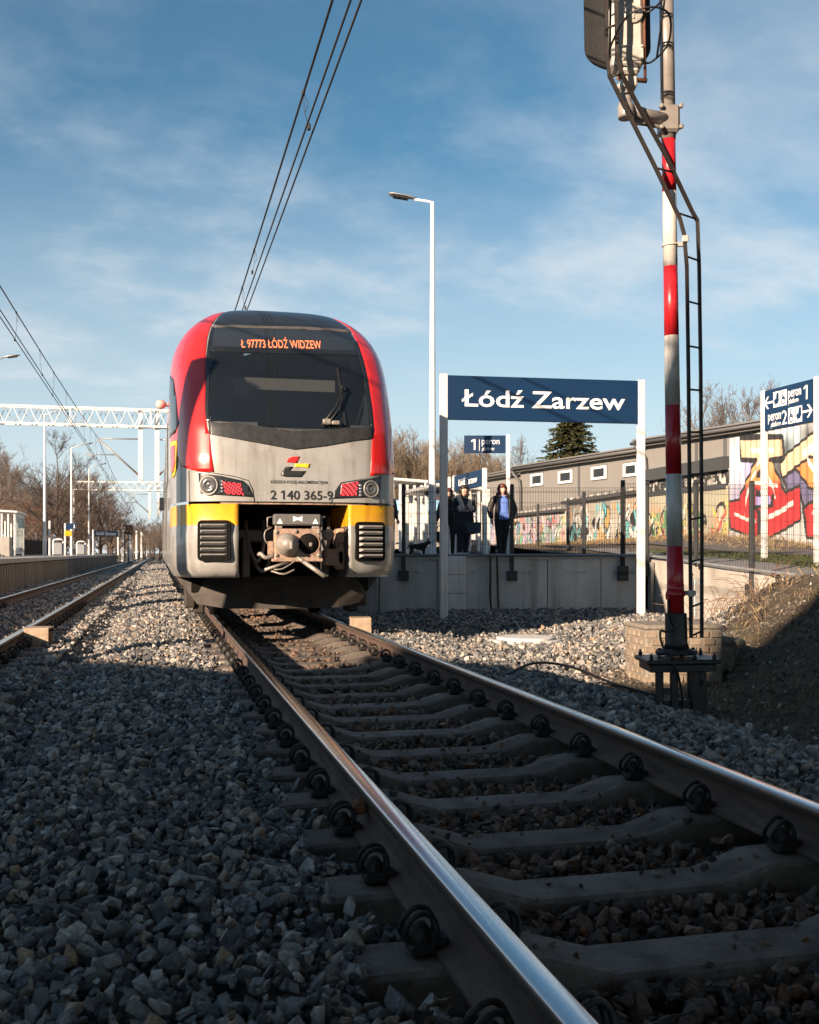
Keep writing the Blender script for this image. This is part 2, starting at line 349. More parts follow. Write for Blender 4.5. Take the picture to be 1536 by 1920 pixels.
a_ = gr.data.attributes.new('earth', 'FLOAT', 'POINT'); a_.data.foreach_set('value', earth_mask(vv[:, 0], vv[:, 1]).astype(np.float32))
mat('far_field', (.10, .085, .06), .95, col2=(.06, .055, .035), vs_=.05)
struct(grid('terrain', np.linspace(-2500, 2500, 12), np.linspace(-2500, 2500, 12), lambda x, y: x*0-.75, 'far_field'))

# ------------------------------------------------------------------ ballast stones (uncountable: one object, instanced stones)
def stone_mesh(i):
    r = random.Random(100+i); bm = bmesh.new()
    for k in range(11):
        v = Vector((r.gauss(0, 1), r.gauss(0, 1), r.gauss(0, 1))).normalized()
        v = Vector((v.x*r.uniform(.8, 1.2), v.y*r.uniform(.55, .9), v.z*r.uniform(.5, .85))); bm.verts.new(v*.5)
    h = bmesh.ops.convex_hull(bm, input=bm.verts)
    bmesh.ops.delete(bm, geom=[e for e in h['geom_interior'] if isinstance(e, bmesh.types.BMVert)], context='VERTS')
    bmesh.ops.bevel(bm, geom=bm.edges[:], offset=.012, segments=1, affect='EDGES', clamp_overlap=True)
    me = bpy.data.meshes.new('stone'); bm.to_mesh(me); bm.free(); return me
def stone_mat(name, cols, brown):
    m = bpy.data.materials.new(name); m.use_nodes = True; t = m.node_tree; n = t.nodes; l = t.links; p = n['Principled BSDF']
    p.inputs['Roughness'].default_value = .72; p.inputs['Specular IOR Level'].default_value = .45
    oi = n.new('ShaderNodeObjectInfo'); r = n.new('ShaderNodeValToRGB'); e = r.color_ramp.elements
    for i, (pos, c) in enumerate(cols):
        q = e[i] if i < 2 else e.new(pos); q.position = pos; q.color = (*c, 1)
    l.new(oi.outputs['Random'], r.inputs[0])
    tcn = n.new('ShaderNodeTexCoord'); nz = n.new('ShaderNodeTexNoise'); nz.inputs['Scale'].default_value = 3.2; nz.inputs['Detail'].default_value = 6; l.new(tcn.outputs['Object'], nz.inputs[0])
    mr = n.new('ShaderNodeMapRange'); mr.inputs[1].default_value = .3; mr.inputs[2].default_value = .7; mr.inputs[3].default_value = .55; mr.inputs[4].default_value = 1.35; l.new(nz.outputs[0], mr.inputs[0])
    mu = n.new('ShaderNodeMix'); mu.data_type = 'RGBA'; mu.blend_type = 'MULTIPLY'; mu.inputs[0].default_value = 1; l.new(r.outputs[0], mu.inputs[6]); l.new(mr.outputs[0], mu.inputs[7])
    g = n.new('ShaderNodeNewGeometry'); sp = n.new('ShaderNodeSeparateXYZ'); l.new(g.outputs['Position'], sp.inputs[0])
    ab = n.new('ShaderNodeMath'); ab.operation = 'ABSOLUTE'; l.new(sp.outputs[0], ab.inputs[0])
    fr = n.new('ShaderNodeMapRange'); fr.inputs[1].default_value = .62; fr.inputs[2].default_value = .95; fr.inputs[3].default_value = .95; fr.inputs[4].default_value = 0; l.new(ab.outputs[0], fr.inputs[0])
    dm = n.new('ShaderNodeMix'); dm.data_type = 'RGBA'; dm.blend_type = 'MULTIPLY'; dm.inputs[7].default_value = (*brown, 1)   # iron dust from the wheels
    l.new(fr.outputs[0], dm.inputs[0]); l.new(mu.outputs[2], dm.inputs[6]); l.new(dm.outputs[2], p.inputs['Base Color'])
    b = n.new('ShaderNodeBump'); b.inputs['Strength'].default_value = .35; b.inputs['Distance'].default_value = .05
    nz2 = n.new('ShaderNodeTexNoise'); nz2.inputs['Scale'].default_value = 9; nz2.inputs['Detail'].default_value = 5; l.new(tcn.outputs['Object'], nz2.inputs[0]); l.new(nz2.outputs[0], b.inputs['Height']); l.new(b.outputs[0], p.inputs['Normal'])
    MATS[name] = m; return m
stone_mat('ballast_stone', [(0, (.06, .063, .07)), (.5, (.19, .19, .188)), (.25, (.115, .12, .127)), (.8, (.40, .375, .34)), (.93, (.30, .21, .14)), (1, (.58, .55, .50))], (.50, .335, .25))
stone_mat('soil_stone', [(0, (.05, .042, .034)), (.5, (.10, .08, .06)), (.8, (.14, .115, .09)), (.93, (.20, .17, .14)), (1, (.46, .44, .41))], (1, 1, 1))
def scatter(name, P, S, mname, label, nproto=20, seed=1, flat=.55):
    rr = np.random.RandomState(seed); n = len(P)
    me = bpy.data.meshes.new(name); me.from_pydata(P.tolist(), [], [])
    rot = np.stack([rr.uniform(-flat, flat, n)*2.2, rr.uniform(-flat, flat, n)*2.2, rr.uniform(0, 6.283, n)], 1).astype(np.float32)
    a = me.attributes.new('rot', 'FLOAT_VECTOR', 'POINT'); a.data.foreach_set('vector', rot.ravel())
    a = me.attributes.new('siz', 'FLOAT', 'POINT'); a.data.foreach_set('value', S.astype(np.float32))
    a = me.attributes.new('idx', 'INT', 'POINT'); a.data.foreach_set('value', rr.randint(0, nproto, n).astype(np.int32))
    pc = bpy.data.collections.new(name+'_kinds')
    for i in range(nproto):
        q = stone_mesh(i+seed*50); q.materials.append(MATS[mname]); pc.objects.link(bpy.data.objects.new('stone', q))
    o = link(name, me); ng = bpy.data.node_groups.new(name, 'GeometryNodeTree')
    ng.interface.new_socket('Geometry', in_out='INPUT', socket_type='NodeSocketGeometry'); ng.interface.new_socket('Geometry', in_out='OUTPUT', socket_type='NodeSocketGeometry')
    gi = ng.nodes.new('NodeGroupInput'); go = ng.nodes.new('NodeGroupOutput'); ip = ng.nodes.new('GeometryNodeInstanceOnPoints')
    ci = ng.nodes.new('GeometryNodeCollectionInfo'); ci.inputs[0].default_value = pc; ci.inputs['Separate Children'].default_value = True; ci.inputs['Reset Children'].default_value = True
    def na(nm, ty): q = ng.nodes.new('GeometryNodeInputNamedAttribute'); q.data_type = ty; q.inputs[0].default_value = nm; return q.outputs[0]
    mp_ = ng.nodes.new('GeometryNodeMeshToPoints'); ng.links.new(gi.outputs[0], mp_.inputs[0])
    ng.links.new(mp_.outputs[0], ip.inputs['Points']); ng.links.new(ci.outputs[0], ip.inputs['Instance']); ip.inputs['Pick Instance'].default_value = True
    ng.links.new(na('idx', 'INT'), ip.inputs['Instance Index'])
    er = ng.nodes.new('FunctionNodeEulerToRotation'); ng.links.new(na('rot', 'FLOAT_VECTOR'), er.inputs[0]); ng.links.new(er.outputs[0], ip.inputs['Rotation'])
    ng.links.new(na('siz', 'FLOAT'), ip.inputs['Scale']); ng.links.new(ip.outputs[0], go.inputs[0])
    md = o.modifiers.new('scatter', 'NODES'); md.node_group = ng
    return tag(o, label, 'ballast', None, 'stuff')
SL0, SLP = 2.72, .615                                                # sleeper phase and spacing
def frustum(d0, d1, dens, seed, left=1.6, right=1.6):
    rr = np.random.RandomState(seed); wmax = .41*d1+left; n = int((d1-d0)*(2*wmax)*dens)
    d = rr.uniform(d0, d1, n); X = rr.uniform(-wmax, wmax, n); k = (X > -.41*d-left) & (X < .41*d+right); d = d[k]; X = X[k]
    return CX+d*ST+X*CT, d*CT-X*ST
parts_ = []
for (d0, d1, dens, s0, s1, seed) in ((.9, 5, 1300, .038, .088, 1), (5, 9, 1000, .044, .088, 2), (9, 15, 640, .048, .09, 3), (15, 27, 380, .058, .10, 4), (27, 55, 260, .08, .14, 5), (55, 130, 110, .13, .22, 6)):
    x, y = frustum(d0, d1, dens, seed); X = (x-CX)*CT-y*ST; d = (x-CX)*ST+y*CT
    k = (earth_mask(x, y)+RND.uniform(-.35, .35, len(x)) < .5) & ~((x > -60) & (x < -5.5) & (y > 10)) & ~((d > 20.1) & (x > 2.2)) & ~((x > 1.8) & (y > 21))
    k &= ~((X > 4.55) & (d > 14.5))
    if d0 > 20: k &= (x > -5.6) & (x < -1.1)
    x, y, d = x[k], y[k], d[k]
    sz = (s0*1.35*RND.lognormal(0, .33, len(x))).clip(s0*.55, s1*1.15); z = gz(x, y)+np.where(RND.uniform(0, 1, len(x)) < .42, RND.uniform(-.045, -.02, len(x)), RND.uniform(-.016, .024, len(x)))
    for cx in (0, -3.87):                                            # keep sleepers, rails and rail seats clear
        ax = np.abs(x-cx); ph = np.abs((y-SL0+SLP/2) % SLP-SLP/2)
        on = (ax < 1.34) & (ph < .15) & (y < 46)
        en = on & (ax > .98); on &= ~en; z = np.where(en, np.maximum(z, -.178+RND.uniform(-.012, .02, len(x))-.03*(1.25-ax)), z)
        rail = (np.abs(ax-.753) < .10)
        seat = (ax < 1.02) & (ax > .5) & (ph < .19)
        keep = on & (RND.uniform(0, 1, len(x)) < .03) & (ax < .9) & (cx == 0) & ~rail & ~((ax > .58) & (ax < .92)); z = np.where(keep, np.interp(ax, [0, .34, .55, 1], [-.232, -.232, -.17, -.17]), z); sz = np.where(keep, sz*.6, sz); on &= ~keep; seat &= ~keep
        kk = ~(on | rail | seat); x, y, z, sz = x[kk], y[kk], z[kk], sz[kk]
    parts_.append((x, y, z, sz))
P_ = np.stack([np.concatenate([p[i] for p in parts_]) for i in range(3)], 1); S_ = np.concatenate([p[3] for p in parts_])
scatter('ballast_stones', P_, S_, 'ballast_stone', 'crushed grey stone ballast filling and bordering both tracks')
x, y = frustum(5.5, 16, 620, 21); k = (earth_mask(x, y) > .35); x, y = x[k], y[k]
sz = np.random.RandomState(3).lognormal(-3.75, .55, len(x)).clip(.008, .13)
so_ = scatter('soil_clods', np.stack([x, y, gz(x, y)], 1), sz, 'soil_stone', 'stones and clods lying on the bare earth bank', seed=2); so_['category'] = 'rubble'
ng_ = len(S_)

# ------------------------------------------------------------------ tracks
RAILP = [(-.036, -.014), (-.034, -.004), (-.026, 0), (.026, 0), (.034, -.004), (.036, -.014), (.035, -.038), (.012, -.052), (.0085, -.075), (.0085, -.125), (.016, -.143),
         (.075, -.158), (.075, -.170), (-.075, -.170), (-.075, -.158), (-.016, -.143), (-.0085, -.125), (-.0085, -.075), (-.012, -.052), (-.035, -.038)]
def rail(parent, x, y0, y1):
    b = MB(); n = len(RAILP); ys_ = [y0+(y1-y0)*(i/60)**2 for i in range(61)]
    vs = [(x+p, yy, q) for yy in ys_ for p, q in RAILP]; o = 0
    for k in range(n):
        mi = 1 if k in (1, 2, 3) else (2 if k in (0, 4, 5, 19) else 0)
        b.add([], []); b.f += [(i*n+k, i*n+(k+1) % n, (i+1)*n+(k+1) % n, (i+1)*n+k) for i in range(60)]; b.m += [mi]*60; b.sm += [k not in (12, 13)]*60
    b.v = vs; b.f.append(tuple(range(n))); b.m.append(0); b.sm.append(False)
    b.f = [f[::-1] for f in b.f]
    o = b.build('rail', ['rail_web', 'rail_top', 'rail_head_side'], parent); return o
def piece_tone(name, lo, hi):
    t = MATS[name].node_tree; n = t.nodes; p = n['Principled BSDF']; src = p.inputs['Base Color'].links[0].from_socket
    oi = n.new('ShaderNodeObjectInfo'); mr = n.new('ShaderNodeMapRange'); mr.inputs[3].default_value = lo; mr.inputs[4].default_value = hi; t.links.new(oi.outputs['Random'], mr.inputs[0])
    mu = n.new('ShaderNodeMix'); mu.data_type = 'RGBA'; mu.blend_type = 'MULTIPLY'; mu.inputs[0].default_value = 1; t.links.new(src, mu.inputs[6]); t.links.new(mr.outputs[0], mu.inputs[7])
    nz = n.new('ShaderNodeTexNoise'); nz.inputs['Scale'].default_value = 45; nz.inputs['Detail'].default_value = 3; g = n.new('ShaderNodeNewGeometry'); t.links.new(g.outputs['Position'], nz.inputs[0])
    cr = n.new('ShaderNodeValToRGB'); cr.color_ramp.elements[0].position = .62; cr.color_ramp.elements[1].position = .70; cr.color_ramp.elements[0].color = (1, 1, 1, 1); cr.color_ramp.elements[1].color = (.5, .45, .42, 1); t.links.new(nz.outputs[0], cr.inputs[0])
    m2 = n.new('ShaderNodeMix'); m2.data_type = 'RGBA'; m2.blend_type = 'MULTIPLY'; m2.inputs[0].default_value = .8; t.links.new(mu.outputs[2], m2.inputs[6]); t.links.new(cr.outputs[0], m2.inputs[7]); t.links.new(m2.outputs[2], p.inputs['Base Color'])
piece_tone('sleeper_concrete', .78, 1.15)
for k_ in ('brick_old', 'brick_pale', 'concrete', 'concrete_pale', 'platform_face'): piece_tone(k_, .86, 1.08)
def grime(name, streak=.72, speck=.6, sc_=(9, 9, .9)):
    t = MATS[name].node_tree; n = t.nodes; l = t.links; p = n['Principled BSDF']; b = p.inputs['Base Color']
    c = n.new('ShaderNodeTexCoord'); m = n.new('ShaderNodeMapping'); m.inputs['Scale'].default_value = sc_; l.new(c.outputs['Object'], m.inputs[0])
    def lay(vec, s, d, a0, a1, dark):
        z = n.new('ShaderNodeTexNoise'); z.inputs['Scale'].default_value = s; z.inputs['Detail'].default_value = d; l.new(vec, z.inputs[0]); r = n.new('ShaderNodeValToRGB'); r.color_ramp.elements[0].position = a0; r.color_ramp.elements[1].position = a1
        r.color_ramp.elements[0].color = (1, 1, 1, 1); r.color_ramp.elements[1].color = (dark, dark*.96, dark*.9, 1); l.new(z.outputs[0], r.inputs[0]); return r.outputs[0]
    src = b.links[0].from_socket if b.links else None
    for o in (lay(m.outputs[0], 1.0, 5, .48, .72, streak), lay(c.outputs['Object'], 55, 2, .67, .74, speck)):
        x = n.new('ShaderNodeMix'); x.data_type = 'RGBA'; x.blend_type = 'MULTIPLY'; x.inputs[0].default_value = 1
        if src: l.new(src, x.inputs[6])
        else: x.inputs[6].default_value = b.default_value
        l.new(o, x.inputs[7]); src = x.outputs[2]
    l.new(src, b)
for k_ in ('train_silver', 'train_yellow', 'chevron_black'): grime(k_, .70, .55)
grime('train_red', .82, .8); grime('concrete', .66, .75, (3.5, 3.5, .35)); grime('concrete_pale', .72, .75, (2.5, 2.5, .4)); grime('white_paint', .80, .75, (14, 14, 1.2)); grime('platform_face', .6, .7, (3, 3, .4)); grime('coupler_rust', .5, .5, (12, 12, 12)); grime('coupler_steel', .5, .5, (14, 14, 14)); grime('mast_red', .75, .7, (20, 20, 2)); grime('mast_white', .72, .7, (20, 20, 2))
def sleeper_mesh():
    prof = [(-1.30, -.235), (-1.27, -.212), (-1.06, -.182), (-.98, -.1745), (-.57, -.1745), (-.53, -.178), (-.34, -.236), (.34, -.236), (.53, -.178), (.57, -.1745), (.98, -.1745), (1.06, -.182), (1.27, -.212), (1.30, -.235)]
    b = MB(); vs = []; n = 6
    for (x, z) in prof: vs += [(x, -.15, -.42), (x, -.118, z-.014), (x, -.104, z), (x, .104, z), (x, .118, z-.014), (x, .15, -.42)]
    fs = [(i*n+k, i*n+k+1, (i+1)*n+k+1, (i+1)*n+k) for i in range(len(prof)-1) for k in range(n-1)]
    fs = [f[::-1] for f in fs] + [tuple(range(n)), tuple(range(len(vs)-1, len(vs)-n-1, -1))]
    b.add(vs, fs); o = b.build('sleeper', 'sleeper_concrete'); me = o.data; bpy.data.objects.remove(o); return me
def clip_mesh():                                                     # sprung steel loops round an iron shoulder
    b = MB()
    for dy, r in ((-.030, .047), (.016, .044)):
        pts = [(.012+r*cos(g), dy+.010*sin(g*2), .012+r*sin(g)) for g in np.linspace(-1.9, 3.6, 15)]
        b.tube(pts, .0088, 6)
    b.tube([(.012-.042, -.03, -.010), (-.040, 0, -.020), (-.034, .016, -.008)], .008, 5)
    b.lathe([(.030, -.06), (.033, -.02), (.030, .008), (.018, .026), (.004, .032)], 9, c=(.012, -.004, 0))
    b.bev((.010, 0, -.035), (.075, .085, .035), .008); b.bev((-.038, -.002, -.026), (.05, .06, .022), .006)
    o = b.build('rail_clip', 'clip_iron'); me = o.data; bpy.data.objects.remove(o); return me
SLM, CLM = sleeper_mesh(), clip_mesh()
def track(cx, label, y0, y1, s0, s1, c1):
    t = empty('railway_track', (cx, 0, 0), label, 'railway track')
    rail(t, -.7525, y0, y1); rail(t, .7525, y0, y1)
    for k in range(s0, s1):
        s = link('sleeper', SLM, t, (0, SL0+SLP*k+R.uniform(-.012, .012), R.uniform(-.004, .002))); s.rotation_euler.z = R.uniform(-.008, .008)
        if k < c1:
            for sg in (-1, 1):
                for e in (-1, 1):                                    # e: outer / inner side of the rail foot
                    c = link('rail_clip', CLM, s, (sg*.7525+e*.100, R.uniform(-.004, .004), -.115)); c.rotation_euler = (R.uniform(-.05, .05), R.uniform(-.06, .06), pi if e < 0 else 0)
    return t
TR = track(0, 'railway track on concrete sleepers running up under the red and silver train', .3, 120, -3, 36, 30)
TL = track(-3.87, 'empty railway track with brown rails beside the platform with the small shelter', 2, 420, 9, 60, 32)
b = MB(); b.bev((0, 0, 0), (.05, .10, .035), .006); b.bev((.012, -.01, .022), (.035, .07, .025), .006)
o = b.build('rail_anchor', 'rust', TR); o.location = (-.80, SL0+SLP*2+.03, -.085); o['label'] = 'small rusty clamp on the near rail'
def rail_box(loc, rz, label):
    t = empty('rail_box', loc, label, 'rail box', None, rz)
    b = MB(); b.bev((0, 0, .08), (.28, .02, .27), .006); b.bev((0, .16, .205), (.28, .31, .02), .006); b.build('cover', 'yellow_box', t)
    b = MB(); b.bev((.08, .17, .06), (.10, .16, .20), .01); b.tube([(.10, .12, .03), (.20, .16, .01), (.24, .25, -.03)], .015, 6); b.build('bracket', 'rust', t)
rail_box((.98, 13.2, -.15), -.14, 'tan steel cover box fixed outside the rail in front of the train')
rail_box((-2.93, 12.7, -.18), -.1, 'tan steel cover box beside the rail of the empty track')

# ------------------------------------------------------------------ train: a nose surface y = nose(u, z) running into straight sides
ZT = 4.26
def Wd(z):
    q = np.clip((np.asarray(z, float)-3.0)/(ZT-3.0), 0, 1); return 1.41*(1-q**2.8)**(1/2.8)
_z = [.3, .9, 1.5, 2.0, 2.4, 2.7, 3.05, 3.43, 3.65, 3.85, 4.0, 4.09, 4.17, 4.22, 4.25, ZT]
_y = [12.35, 12.27, 12.22, 12.23, 12.33, 12.47, 12.67, 12.95, 13.17, 13.42, 13.65, 13.83, 14.1, 14.4, 14.8, 15.3]
_zz = np.linspace(.3, ZT, 600); _yy = np.interp(_zz, _z, _y)
_k = np.ones(13)/13; _yy[6:-6] = np.convolve(_yy, _k, 'same')[6:-6]
yc = lambda z: np.interp(z, _zz, _yy)
bow = lambda u: .10*u*u+.42*u**6+.85*(1-np.sqrt(np.clip(1-np.clip((u-.78)/.22, 0, 1)**3, 0, 1)))
def PT(s, z):                                                        # s: -1..1 across the nose, beyond that along the sides
    s = np.asarray(s, float); z = np.asarray(z, float); a = np.abs(s); u = np.sin(np.clip(a, 0, 1)*pi/2)
    y = yc(z)+bow(u)+np.maximum(a-1, 0)*10
    return np.stack([np.sign(s)*u*Wd(z), y, z], -1)
def PN(s, z):
    e = 1e-3; a = PT(s+e, z)-PT(s-e, z); b_ = PT(s, np.minimum(z+e, ZT-1e-4))-PT(s, z-e); n = np.cross(a, b_); return n/np.maximum(np.linalg.norm(n, axis=-1, keepdims=True), 1e-9)
_S, _Z = np.meshgrid(np.linspace(-1.35, 1.2, 700), np.linspace(.35, ZT-.002, 500)); _Q = PT(_S, _Z)
_X = (_Q[..., 0]-CX)*CT-_Q[..., 1]*ST; _D = (_Q[..., 0]-CX)*ST+_Q[..., 1]*CT
_PX = 768+FPX*_X/_D; _PY = HY-FPX*(_Q[..., 2]-CZ)/_D
_nn = PN(_S, _Z); _view = np.stack([_Q[..., 0]-CX, _Q[..., 1], _Q[..., 2]-CZ], -1); _bad = (np.sum(_nn*_view, -1) > 0)
def sz_at(px, py):                                                   # where on the nose a measured direction lands
    e = (_PX-px)**2+(_PY-py)**2+_bad*400; i = np.unravel_index(np.argmin(e), e.shape); return float(_S[i]), float(_Z[i])
def both(pts): return [sz_at(*p) for p in pts]
def patch(name, m, poly, parent, off=.005, ns=36, nz=36, thick=.012, smooth=True):
    bm = bmesh.new(); f = bm.faces.new([bm.verts.new((s, 0, z)) for s, z in poly]); ss = [p[0] for p in poly]; zs = [p[1] for p in poly]
    for k in range(1, ns):
        bmesh.ops.bisect_plane(bm, geom=bm.verts[:]+bm.edges[:]+bm.faces[:], plane_co=(min(ss)+(max(ss)-min(ss))*k/ns, 0, 0), plane_no=(1, 0, 0), dist=1e-6)
    for k in range(1, nz):
        bmesh.ops.bisect_plane(bm, geom=bm.verts[:]+bm.edges[:]+bm.faces[:], plane_co=(0, 0, min(zs)+(max(zs)-min(zs))*k/nz), plane_no=(0, 0, 1), dist=1e-6)
    bmesh.ops.triangulate(bm, faces=[f for f in bm.faces if len(f.verts) > 4]); bm.verts.ensure_lookup_table()
    c = np.array([(v.co.x, v.co.z) for v in bm.verts]); p = PT(c[:, 0], c[:, 1]); n = PN(c[:, 0], c[:, 1]); q = p+n*off
    for v, r in zip(bm.verts, q): v.co = r
    bmesh.ops.recalc_face_normals(bm, faces=bm.faces[:])
    fl = [f for f in bm.faces]; av = sum((f.normal*f.calc_area() for f in fl), Vector())
    if av.dot(Vector(n.mean(0))) < 0: bmesh.ops.reverse_faces(bm, faces=fl)
    for f in bm.faces: f.smooth = smooth
    if thick:
        ed = [e for e in bm.edges if e.is_boundary]; r = bmesh.ops.extrude_edge_only(bm, edges=ed); nv = [v for v in r['geom'] if isinstance(v, bmesh.types.BMVert)]
        tab = {tuple(np.round(k, 5)): Vector(m_) for k, m_ in zip(q, n)}
        for v in nv: v.co -= tab.get(tuple(np.round(np.array(v.co), 5)), Vector((0, -1, 0)))*thick
    me = bpy.data.meshes.new(name); bm.to_mesh(me); bm.free(); me.materials.append(MATS[m]); return link(name, me, parent)
def inside(poly, x, y):
    r = np.zeros(x.shape, bool); n = len(poly)
    for i in range(n):
        (x0, y0), (x1, y1) = poly[i], poly[(i+1) % n]
        c = ((y0 > y) != (y1 > y)) & (x < (x1-x0)*(y-y0)/((y1-y0) or 1e-9)+x0); r ^= c
    return r
TN = empty('train', (0, 13.0, 0), 'red, silver and yellow electric train facing the camera with its lights on', 'train')
TN.location = (0, 0, 0)
def shell(name, m, s0, s1, z0, z1, ns, nz, hole=None, tail=None, parent=TN, off=0):
    sv = np.linspace(s0, s1, ns); sv = np.concatenate([sv, tail]) if tail is not None else sv
    zv = z0+(z1-z0)*np.sin(np.linspace(0, 1, nz)*pi/2) if z1 > 4 else np.linspace(z0, z1, nz)
    if hasattr(tail, '__len__') and s0 < 0: sv = np.concatenate([-np.array(tail[::-1]), sv])
    Sg, Zg = np.meshgrid(sv, zv); p = (PT(Sg, Zg)+PN(Sg, Zg)*off).reshape(-1, 3); nx = len(sv)
    i = np.arange((nz-1)*(nx-1)); a = (i//(nx-1))*nx+i % (nx-1); f = np.stack([a, a+1, a+nx+1, a+nx], 1)
    if hole: 
        cx = Sg.ravel()[f].mean(1); cz = Zg.ravel()[f].mean(1); f = f[~inside(hole, cx, cz)]
    b = MB(); b.v = [tuple(q) for q in p]; b.f = [tuple(q) for q in f]; b.m = [0]*len(f); b.sm = [True]*len(f); return b.build(name, m, parent)
WS = both([(398, 652), (391, 700), (388.5, 767), (391.5, 789), (440, 793), (500, 800.5), (552, 807), (600, 805.5), (650, 803), (696, 800.5), (695, 775), (691, 745), (680, 690), (673, 662)])
hole = [(s*.985, 2.12+(z-2.12)*.985+.012) for s, z in WS]
tail = np.array([1.02, 1.06, 1.12, 1.3, 2.2, 3.4, 4.6])
shell('body_shell', 'train_silver', -1, 1, 1.505, ZT-.001, 120, 64, hole, tail)
TP = both([(408, 584.5), (402, 600), (397, 625), (392.5, 655), (673.5, 664), (668, 645), (660, 625), (648, 607), (636, 597.5)])
# roof visor, display band, windscreen, chevron
b0 = [sz_at(401.5, 612), sz_at(396, 640), sz_at(393, 659), sz_at(674.5, 664), sz_at(666, 640), sz_at(655, 622)]
roofz = ZT-.004
patch('roof_visor', 'train_black', [(b0[0][0]-.005, b0[0][1]), (b0[0][0]-.02, 4.06), (b0[0][0]-.02, 4.15), (-.50, 4.22), (-.45, 4.245), (.45, 4.245), (.50, 4.22), (b0[5][0]+.02, 4.15), (b0[5][0]+.02, 4.06), (b0[5][0]+.006, b0[5][1])], TN, .006)
rl = both([(430, 586), (505, 586), (560, 588), (577, 617.5), (430, 614)])
patch('display_glass', 'dark_glass', b0, TN, .006, thick=.03)
g_ = patch('windscreen', 'windscreen_glass', WS, TN, .004, thick=.05)
fr_ = both([(398, 613), (391, 640), (386.5, 700), (384.8, 767), (387.5, 791), (393, 791.5), (391.2, 767), (393, 700), (397, 650), (402.5, 613)])
patch('windscreen_trim', 'train_black', fr_, TN, .011)
fr_ = both([(668, 640), (676, 662), (684, 690), (694, 745), (698, 775), (699.5, 801), (695.5, 801), (692.5, 775), (688, 745), (678, 690), (670, 662), (662, 640)])
patch('windscreen_trim', 'train_black', fr_, TN, .011)
patch('windscreen_trim', 'train_black', both([(397, 650), (395, 659), (450, 661), (540, 663.5), (620, 665), (674.5, 667), (672, 658), (620, 656.5), (540, 655), (450, 652.5)]), TN, .011)
patch('visor_strip', 'train_grey', both([(401, 610), (400, 614), (480, 616), (560, 618), (657, 625), (655, 620.5), (560, 614), (480, 612)]), TN, .012)
ch = both([(391, 791), (393, 815), (440, 823), (500, 834), (552, 844), (610, 836), (660, 828), (697.5, 822), (700, 801.5), (650, 804), (600, 806.5), (552, 808.5), (500, 801.5), (440, 794)])
patch('chevron_panel', 'chevron_black', ch, TN, .014, thick=.03)
# red sweeps from the roof down to the lamps
RL = both([(397, 590), (391, 625), (386.5, 680), (384.5, 767), (388.5, 800), (393, 815), (397, 851), (402, 885), (380, 885), (355, 880), (340, 873)])
sL = [p for p in RL]
patch('red_panel', 'train_red', [(b0[0][0]-.03, 4.08)] + sL[1:] + both([(334, 860), (327, 842), (319, 823)]) + [(-1.16, 2.8), (-1.6, 3.1), (-2.4, 3.2), (-2.4, 4.0), (-1.0, 4.1)], TN, .006, 60, 50)
RRp = both([(641, 600), (652, 612), (664, 632), (677, 660), (686, 690), (695, 742), (700, 800), (698, 822), (696, 850), (694, 893), (710, 891), (722, 889.5)])
patch('red_panel', 'train_red', [(b0[5][0]+.03, 4.08)] + RRp[1:] + [(1.0, RRp[-1][1]+.05), (1.02, 2.2), (1.04, 2.32), (1.07, 2.62), (1.16, 2.9), (1.6, 3.1), (2.4, 3.2), (2.4, 4.0), (1.0, 4.1)], TN, .006, 60, 50)
# cab behind the glass
b = MB(); b.box((0, 14.9, 2.6), (2.3, .04, 2.2), 0); b.box((0, 14.25, 3.74), (1.7, 1.2, .03), 0); b.box((-1.12, 14.1, 2.5), (.03, 1.5, 1.9), 0); b.box((1.12, 14.1, 2.5), (.03, 1.5, 1.9), 0); b.box((0, 13.9, 1.6), (2.2, 2.0, .04))
b.build('cab_interior', 'cab_inside', TN)
b = MB(); b.add([(x, 12.70+.05*abs(x)+.25*k, 2.13+.14*k-.10*abs(x)**2) for k in (0, 1, 2) for x in np.linspace(-1.0, 1.0, 11)], [(k*11+i, k*11+i+1, k*11+12+i, k*11+11+i) for k in (0, 1) for i in range(10)], 0, True); b.build('dashboard', 'cab_mid', TN)
b = MB(); b.prism([(-.55, 0), (.55, 0), (.48, .22), (.3, .34), (0, .38), (-.3, .34), (-.48, .22)], frame((.1, 13.03, 2.08), (1, 0, 0)), .05); b.build('desk_hood', 'cab_mid', TN)
b = MB(); b.box((.08, 13.28, 3.05), (1.15, .02, .15)); b.box((-.55, 13.30, 3.0), (.18, .02, .2)); b.build('sun_blind', 'cab_blind', TN)
b = MB()
arc = [(.98*cos(g), 1.05*sin(g)**.8 if sin(g) > 0 else 0) for g in np.linspace(0, pi, 21)]
b.prism([(x, z) for x, z in arc]+[(-.98, -.3), (.98, -.3)], frame((0, 14.48, 2.65), (1, 0, 0)), .05); b.build('cab_partition', 'under_dark', TN)
# wiper
b = MB()
q = lambda px, py, off=.05: (lambda s, z: Vector(PT(s, z))+Vector(PN(s, z))*off)(*sz_at(px, py))
b.tube([q(603, 800), q(628, 768, .07), q(641, 735, .07)], .012, 6); b.tube([q(612, 801), q(634, 772, .06), q(644, 737, .06)], .010, 6)
b.bar(q(632, 692, .025), q(646, 800, .025), .028, .02); b.tube([q(638, 735, .07), q(641, 728, .05), q(646, 738, .06)], .02, 6)
wp = b.build('wiper', 'black_steel', TN)
b = MB(); b.bev(tuple(q(612, 795, .05)), (.10, .05, .07), .012); b.bev(tuple(q(628, 797, .05)), (.10, .05, .05), .012); b.build('wiper_pivot', 'coupler_steel', wp)
